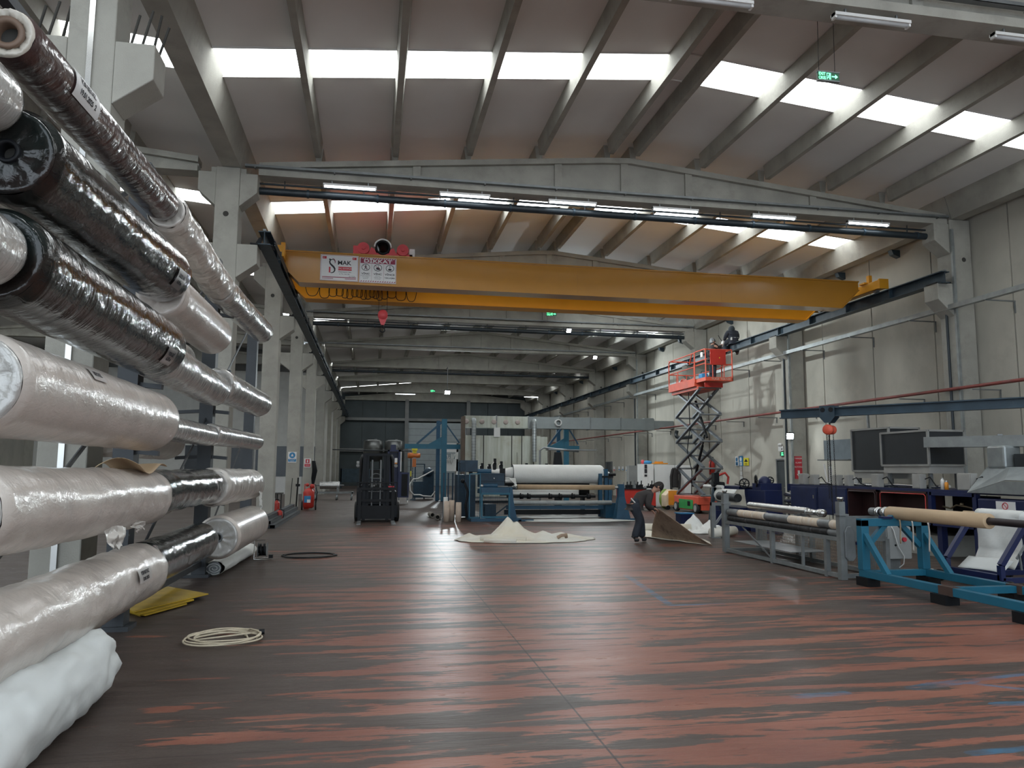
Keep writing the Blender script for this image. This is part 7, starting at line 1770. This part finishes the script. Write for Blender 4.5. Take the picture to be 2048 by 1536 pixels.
def person(lab, base, J, R=1., jacket=M['jacket'], trousers=M['trousers'], fwd=(1, 0, 0), hup=(0, 0, 1), cap=None, hooded=False, handdir=None, group=None):
    """J: joints dict pelvis, waist, chest, neck, head, sh_l/r, el_l/r, wr_l/r, hip_l/r, kn_l/r, an_l/r, toe_l/r"""
    r = thing('person', lab, 'person', base)
    J = {k: V(v) for k, v in J.items()}
    f = V(fwd).normalized()
    hc = J['head']; hu = V(hup); hu = (hu-f*hu.dot(f)).normalized()
    HS = 1.18
    nd = {'pelvis': (J['pelvis'], (.13*R, .10*R)), 'waist': (J['waist'], (.12*R, .09*R)), 'chest': (J['chest'], (.145*R, .105*R)), 'neck': (J['neck'], .055*R),
          'h1': (hc-hu*.06, (.062*HS, .07*HS)), 'h2': (hc+hu*.01, (.074*HS, .090*HS)), 'h3': (hc+hu*.08, (.064*HS, .077*HS)),}
    ed = [('pelvis', 'waist'), ('waist', 'chest'), ('chest', 'neck'), ('neck', 'h1'), ('h1', 'h2'), ('h2', 'h3')]
    for s_ in 'lr':
        nd['sh'+s_] = (J['sh_'+s_], .062*R); nd['el'+s_] = (J['el_'+s_], .042*R); nd[s_+'w'] = (J['wr_'+s_], .028*R)
        nd['hi'+s_] = (J['hip_'+s_], .09*R); nd['kn'+s_] = (J['kn_'+s_], .058*R); nd['an'+s_] = (J['an_'+s_], .030*R); nd['to'+s_] = (J['toe_'+s_]+V((0, 0, .006)), .022*R)
        ed += [('chest', 'sh'+s_), ('sh'+s_, 'el'+s_), ('el'+s_, s_+'w'), ('pelvis', 'hi'+s_), ('hi'+s_, 'kn'+s_), ('kn'+s_, 'an'+s_), ('an'+s_, 'to'+s_)]
        dv = (J['wr_'+s_]-J['el_'+s_]).normalized()
        if handdir: dv = (dv*.4+V(handdir)).normalized()
        nn = V((0, 0, 1)); nn = (nn-dv*nn.dot(dv)); nn = nn.normalized() if nn.length > .1 else V((0, -1, 0))
        hand(nd, ed, J['wr_'+s_], dv, nn, s_, .75, 1 if s_ == 'l' else -1)
    skin('body', nd, ed, M['skin'], r, 'pelvis')
    low = J['pelvis']+V((0, 0, -.045))
    jn = {'low': (low, (.17*R, .15*R)), 'pelvis': (J['pelvis'], (.19*R, .17*R)), 'waist': (J['waist'], (.19*R, .165*R)), 'chest': (J['chest'], (.22*R, .175*R)), 'neck': (J['neck'].lerp(J['chest'], .2), (.10*R, .095*R))}
    je = [('low', 'pelvis'), ('pelvis', 'waist'), ('waist', 'chest'), ('chest', 'neck')]
    for s_ in 'lr':
        jn['sh'+s_] = (J['sh_'+s_], .10*R); jn['el'+s_] = (J['el_'+s_], .076*R); jn['cu'+s_] = (J['wr_'+s_].lerp(J['el_'+s_], .05), .058*R)
        je += [('chest', 'sh'+s_), ('sh'+s_, 'el'+s_), ('el'+s_, 'cu'+s_)]
    skin('jacket', jn, je, jacket, r, 'pelvis')
    tn = {'pelvis': (J['pelvis'], (.17*R, .15*R)), 'top': (J['pelvis'].lerp(J['waist'], .8), (.155*R, .135*R))}; te = [('top', 'pelvis')]
    for s_ in 'lr':
        tn['hi'+s_] = (J['hip_'+s_], .13*R); tn['th'+s_] = (J['hip_'+s_].lerp(J['kn_'+s_], .5), .115*R); tn['kn'+s_] = (J['kn_'+s_], .095*R); tn['ca'+s_] = (J['kn_'+s_].lerp(J['an_'+s_], .45), .092*R); tn['an'+s_] = (J['an_'+s_]+V((0, 0, -.03)), .094*R)
        te += [('pelvis', 'hi'+s_), ('hi'+s_, 'th'+s_), ('th'+s_, 'kn'+s_), ('kn'+s_, 'ca'+s_), ('ca'+s_, 'an'+s_)]
        d = (J['toe_'+s_]-J['an_'+s_]); d.z = 0; d.normalize(); a = J['an_'+s_]
        zf = J['toe_'+s_].z
        sn = {'he': ((a.x-d.x*.05, a.y-d.y*.05, zf+.012), (.052, .048)), 'mi': ((a.x+d.x*.07, a.y+d.y*.07, zf+.012), (.055, .045)), 'to': ((J['toe_'+s_].x+d.x*.02, J['toe_'+s_].y+d.y*.02, zf+.005), (.050, .034)), 'up': (a+V((0, 0, .05)), (.066, .066))}
        skin('shoe', sn, [('he', 'mi'), ('mi', 'to'), ('he', 'up')], M['shoe'], r, 'he')
    skin('trousers', tn, te, trousers, r, 'pelvis')
    head_parts(hc+hu*.01, f, hu, r, cap=cap, hood=hooded, s=1.12)
    return r, J
# the man bending to pull the sheet (faces +X, looks down)
Y0 = 16.82
def mp(x, y, dy=0.): q = at(x, y, Y=Y0+dy); return (q.x, q.y, q.z)
J = dict(pelvis=mp(1268, 1004), waist=mp(1280, 996), chest=mp(1294, 989), neck=mp(1306, 982), head=mp(1315.5, 975.5),
         sh_l=mp(1300, 988, .17), sh_r=mp(1299, 990, -.17), el_l=mp(1293, 1010, .15), el_r=mp(1296, 1012, -.17), wr_l=mp(1304, 1021, .10), wr_r=mp(1308, 1017, -.10),
         hip_l=mp(1266, 1010, .10), hip_r=mp(1266, 1010, -.10), kn_l=mp(1282, 1040, .14), kn_r=mp(1280, 1040, -.10), an_l=mp(1284, 1073, .16), an_r=mp(1269, 1074, -.12), toe_l=mp(1292, 1079.5, .12), toe_r=mp(1277, 1081, -.16))
man, JJ = person('person in a dark jacket and dark work trousers bending down to lift the felt sheet', (mp(1275, 1083)[0], Y0, 0), J, 1.0, pmat('sweater', (.052, .046, .044), .9, bump=.2, bscale=30), M['trousers'], fwd=(.55, -.25, -.75), hup=(.75, 0, .55))
for s_, dy in (('l', .14), ('r', -.10)):
    a = V(JJ['an_'+s_]).lerp(V(JJ['kn_'+s_]), .50)
    MB().lathe(a-V((0, 0, .018)), V(JJ['kn_'+s_])-V(JJ['an_'+s_]), [(0, .070), (0, .079), (.03, .079), (.03, .070)], 18).build('reflective_band', M['refl'], man)
q = V(JJ['neck'])+V((-.10, -.02, .045)); MB().sphere(q, .05, (1.2, 1.6, .35)).build('white_patch', M['white'], man)
q = V(JJ['pelvis']); MB().path([q+V((-.12, -.14, .09)), q+V((-.02, -.155, -.02)), q+V((.05, -.14, -.10))], .016, 6).build('white_belt', M['white'], man)
# worker standing in the lift platform, arms raised with a tool
X_, Y_, Z_ = 12.80, 27.15, 5.10
J = dict(pelvis=(X_, Y_, Z_+.92), waist=(X_, Y_, Z_+1.05), chest=(X_+.02, Y_, Z_+1.22), neck=(X_+.03, Y_, Z_+1.36), head=(X_+.05, Y_, Z_+1.47),
         sh_l=(X_+.04, Y_+.18, Z_+1.30), sh_r=(X_+.04, Y_-.18, Z_+1.30), el_l=(X_+.24, Y_+.2, Z_+1.22), el_r=(X_+.22, Y_-.2, Z_+1.20), wr_l=(X_+.36, Y_+.06, Z_+1.34), wr_r=(X_+.34, Y_-.08, Z_+1.34),
         hip_l=(X_, Y_+.10, Z_+.86), hip_r=(X_, Y_-.10, Z_+.86), kn_l=(X_+.03, Y_+.12, Z_+.46), kn_r=(X_+.03, Y_-.12, Z_+.46), an_l=(X_, Y_+.13, Z_+.07), an_r=(X_, Y_-.13, Z_+.07), toe_l=(X_+.12, Y_+.14, Z_+.03), toe_r=(X_+.12, Y_-.14, Z_+.03))
w1, _ = person('person in black clothes and grey cap standing on the raised lift platform with a tool', (X_, Y_, Z_), J, .95, fwd=(.9, -.2, .15), cap=M['steel'])
t_ = thing('hand_tool', 'white power tool held up by the person on the lift platform', 'tool', (X_+.42, Y_, Z_+1.4))
MB().lathe((X_+.40, Y_-.02, Z_+1.30), (.35, 0, 1), [(0, 0), (0, .05), (.20, .055), (.24, .03), (.24, 0)], 16).build('motor_housing', M['white'], t_)
MB().path([(X_+.44, Y_, Z_+1.5), (X_+.34, Y_, Z_+1.62), (X_+.28, Y_, Z_+1.74)], .012, 6).path([(X_+.48, Y_, Z_+1.54), (X_+.60, Y_, Z_+1.60)], .014, 6).build('black_handle', M['black'], t_)
# the man sitting on the runway beam, back to the camera
X_, Y_, Z_ = 14.26, 28.25, 6.79
J = dict(pelvis=(X_, Y_, Z_+.10), waist=(X_, Y_+.02, Z_+.24), chest=(X_, Y_+.06, Z_+.38), neck=(X_, Y_+.11, Z_+.48), head=(X_, Y_+.15, Z_+.55),
         sh_l=(X_-.19, Y_+.08, Z_+.42), sh_r=(X_+.19, Y_+.08, Z_+.42), el_l=(X_-.27, Y_+.16, Z_+.24), el_r=(X_+.27, Y_+.14, Z_+.22), wr_l=(X_-.22, Y_+.34, Z_+.10), wr_r=(X_+.20, Y_+.32, Z_+.08),
         hip_l=(X_-.13, Y_+.02, Z_+.06), hip_r=(X_+.13, Y_+.02, Z_+.06), kn_l=(X_-.28, Y_+.28, Z_-.04), kn_r=(X_+.26, Y_+.30, Z_+.0), an_l=(X_-.26, Y_+.16, Z_-.40), an_r=(X_+.26, Y_+.2, Z_-.38), toe_l=(X_-.30, Y_+.26, Z_-.46), toe_r=(X_+.28, Y_+.3, Z_-.44))
w2, _ = person('person in a dark hooded jacket sitting on the crane runway beam, back to the camera', (X_, Y_, Z_), J, 1.05, jacket=pmat('hoodie', (.028, .033, .045), .85, bump=.2), fwd=(-.1, .9, -.4), hooded=True)
MB().sphere((X_, Y_+.13, Z_+.55), .138, (.95, 1.05, 1.12)).build('hood', pmat('hoodcap', (.04, .05, .058), .8), w2)
MB().path([(X_-.16, Y_-.11, Z_+.18), (X_, Y_-.15, Z_+.17), (X_+.16, Y_-.11, Z_+.18)], .014, 6).build('belt_strip', M['refl'], w2); MB().box(X_-.17, X_-.12, Y_-.15, Y_-.10, Z_+.06, Z_+.16).build('white_tag', M['white'], w2)
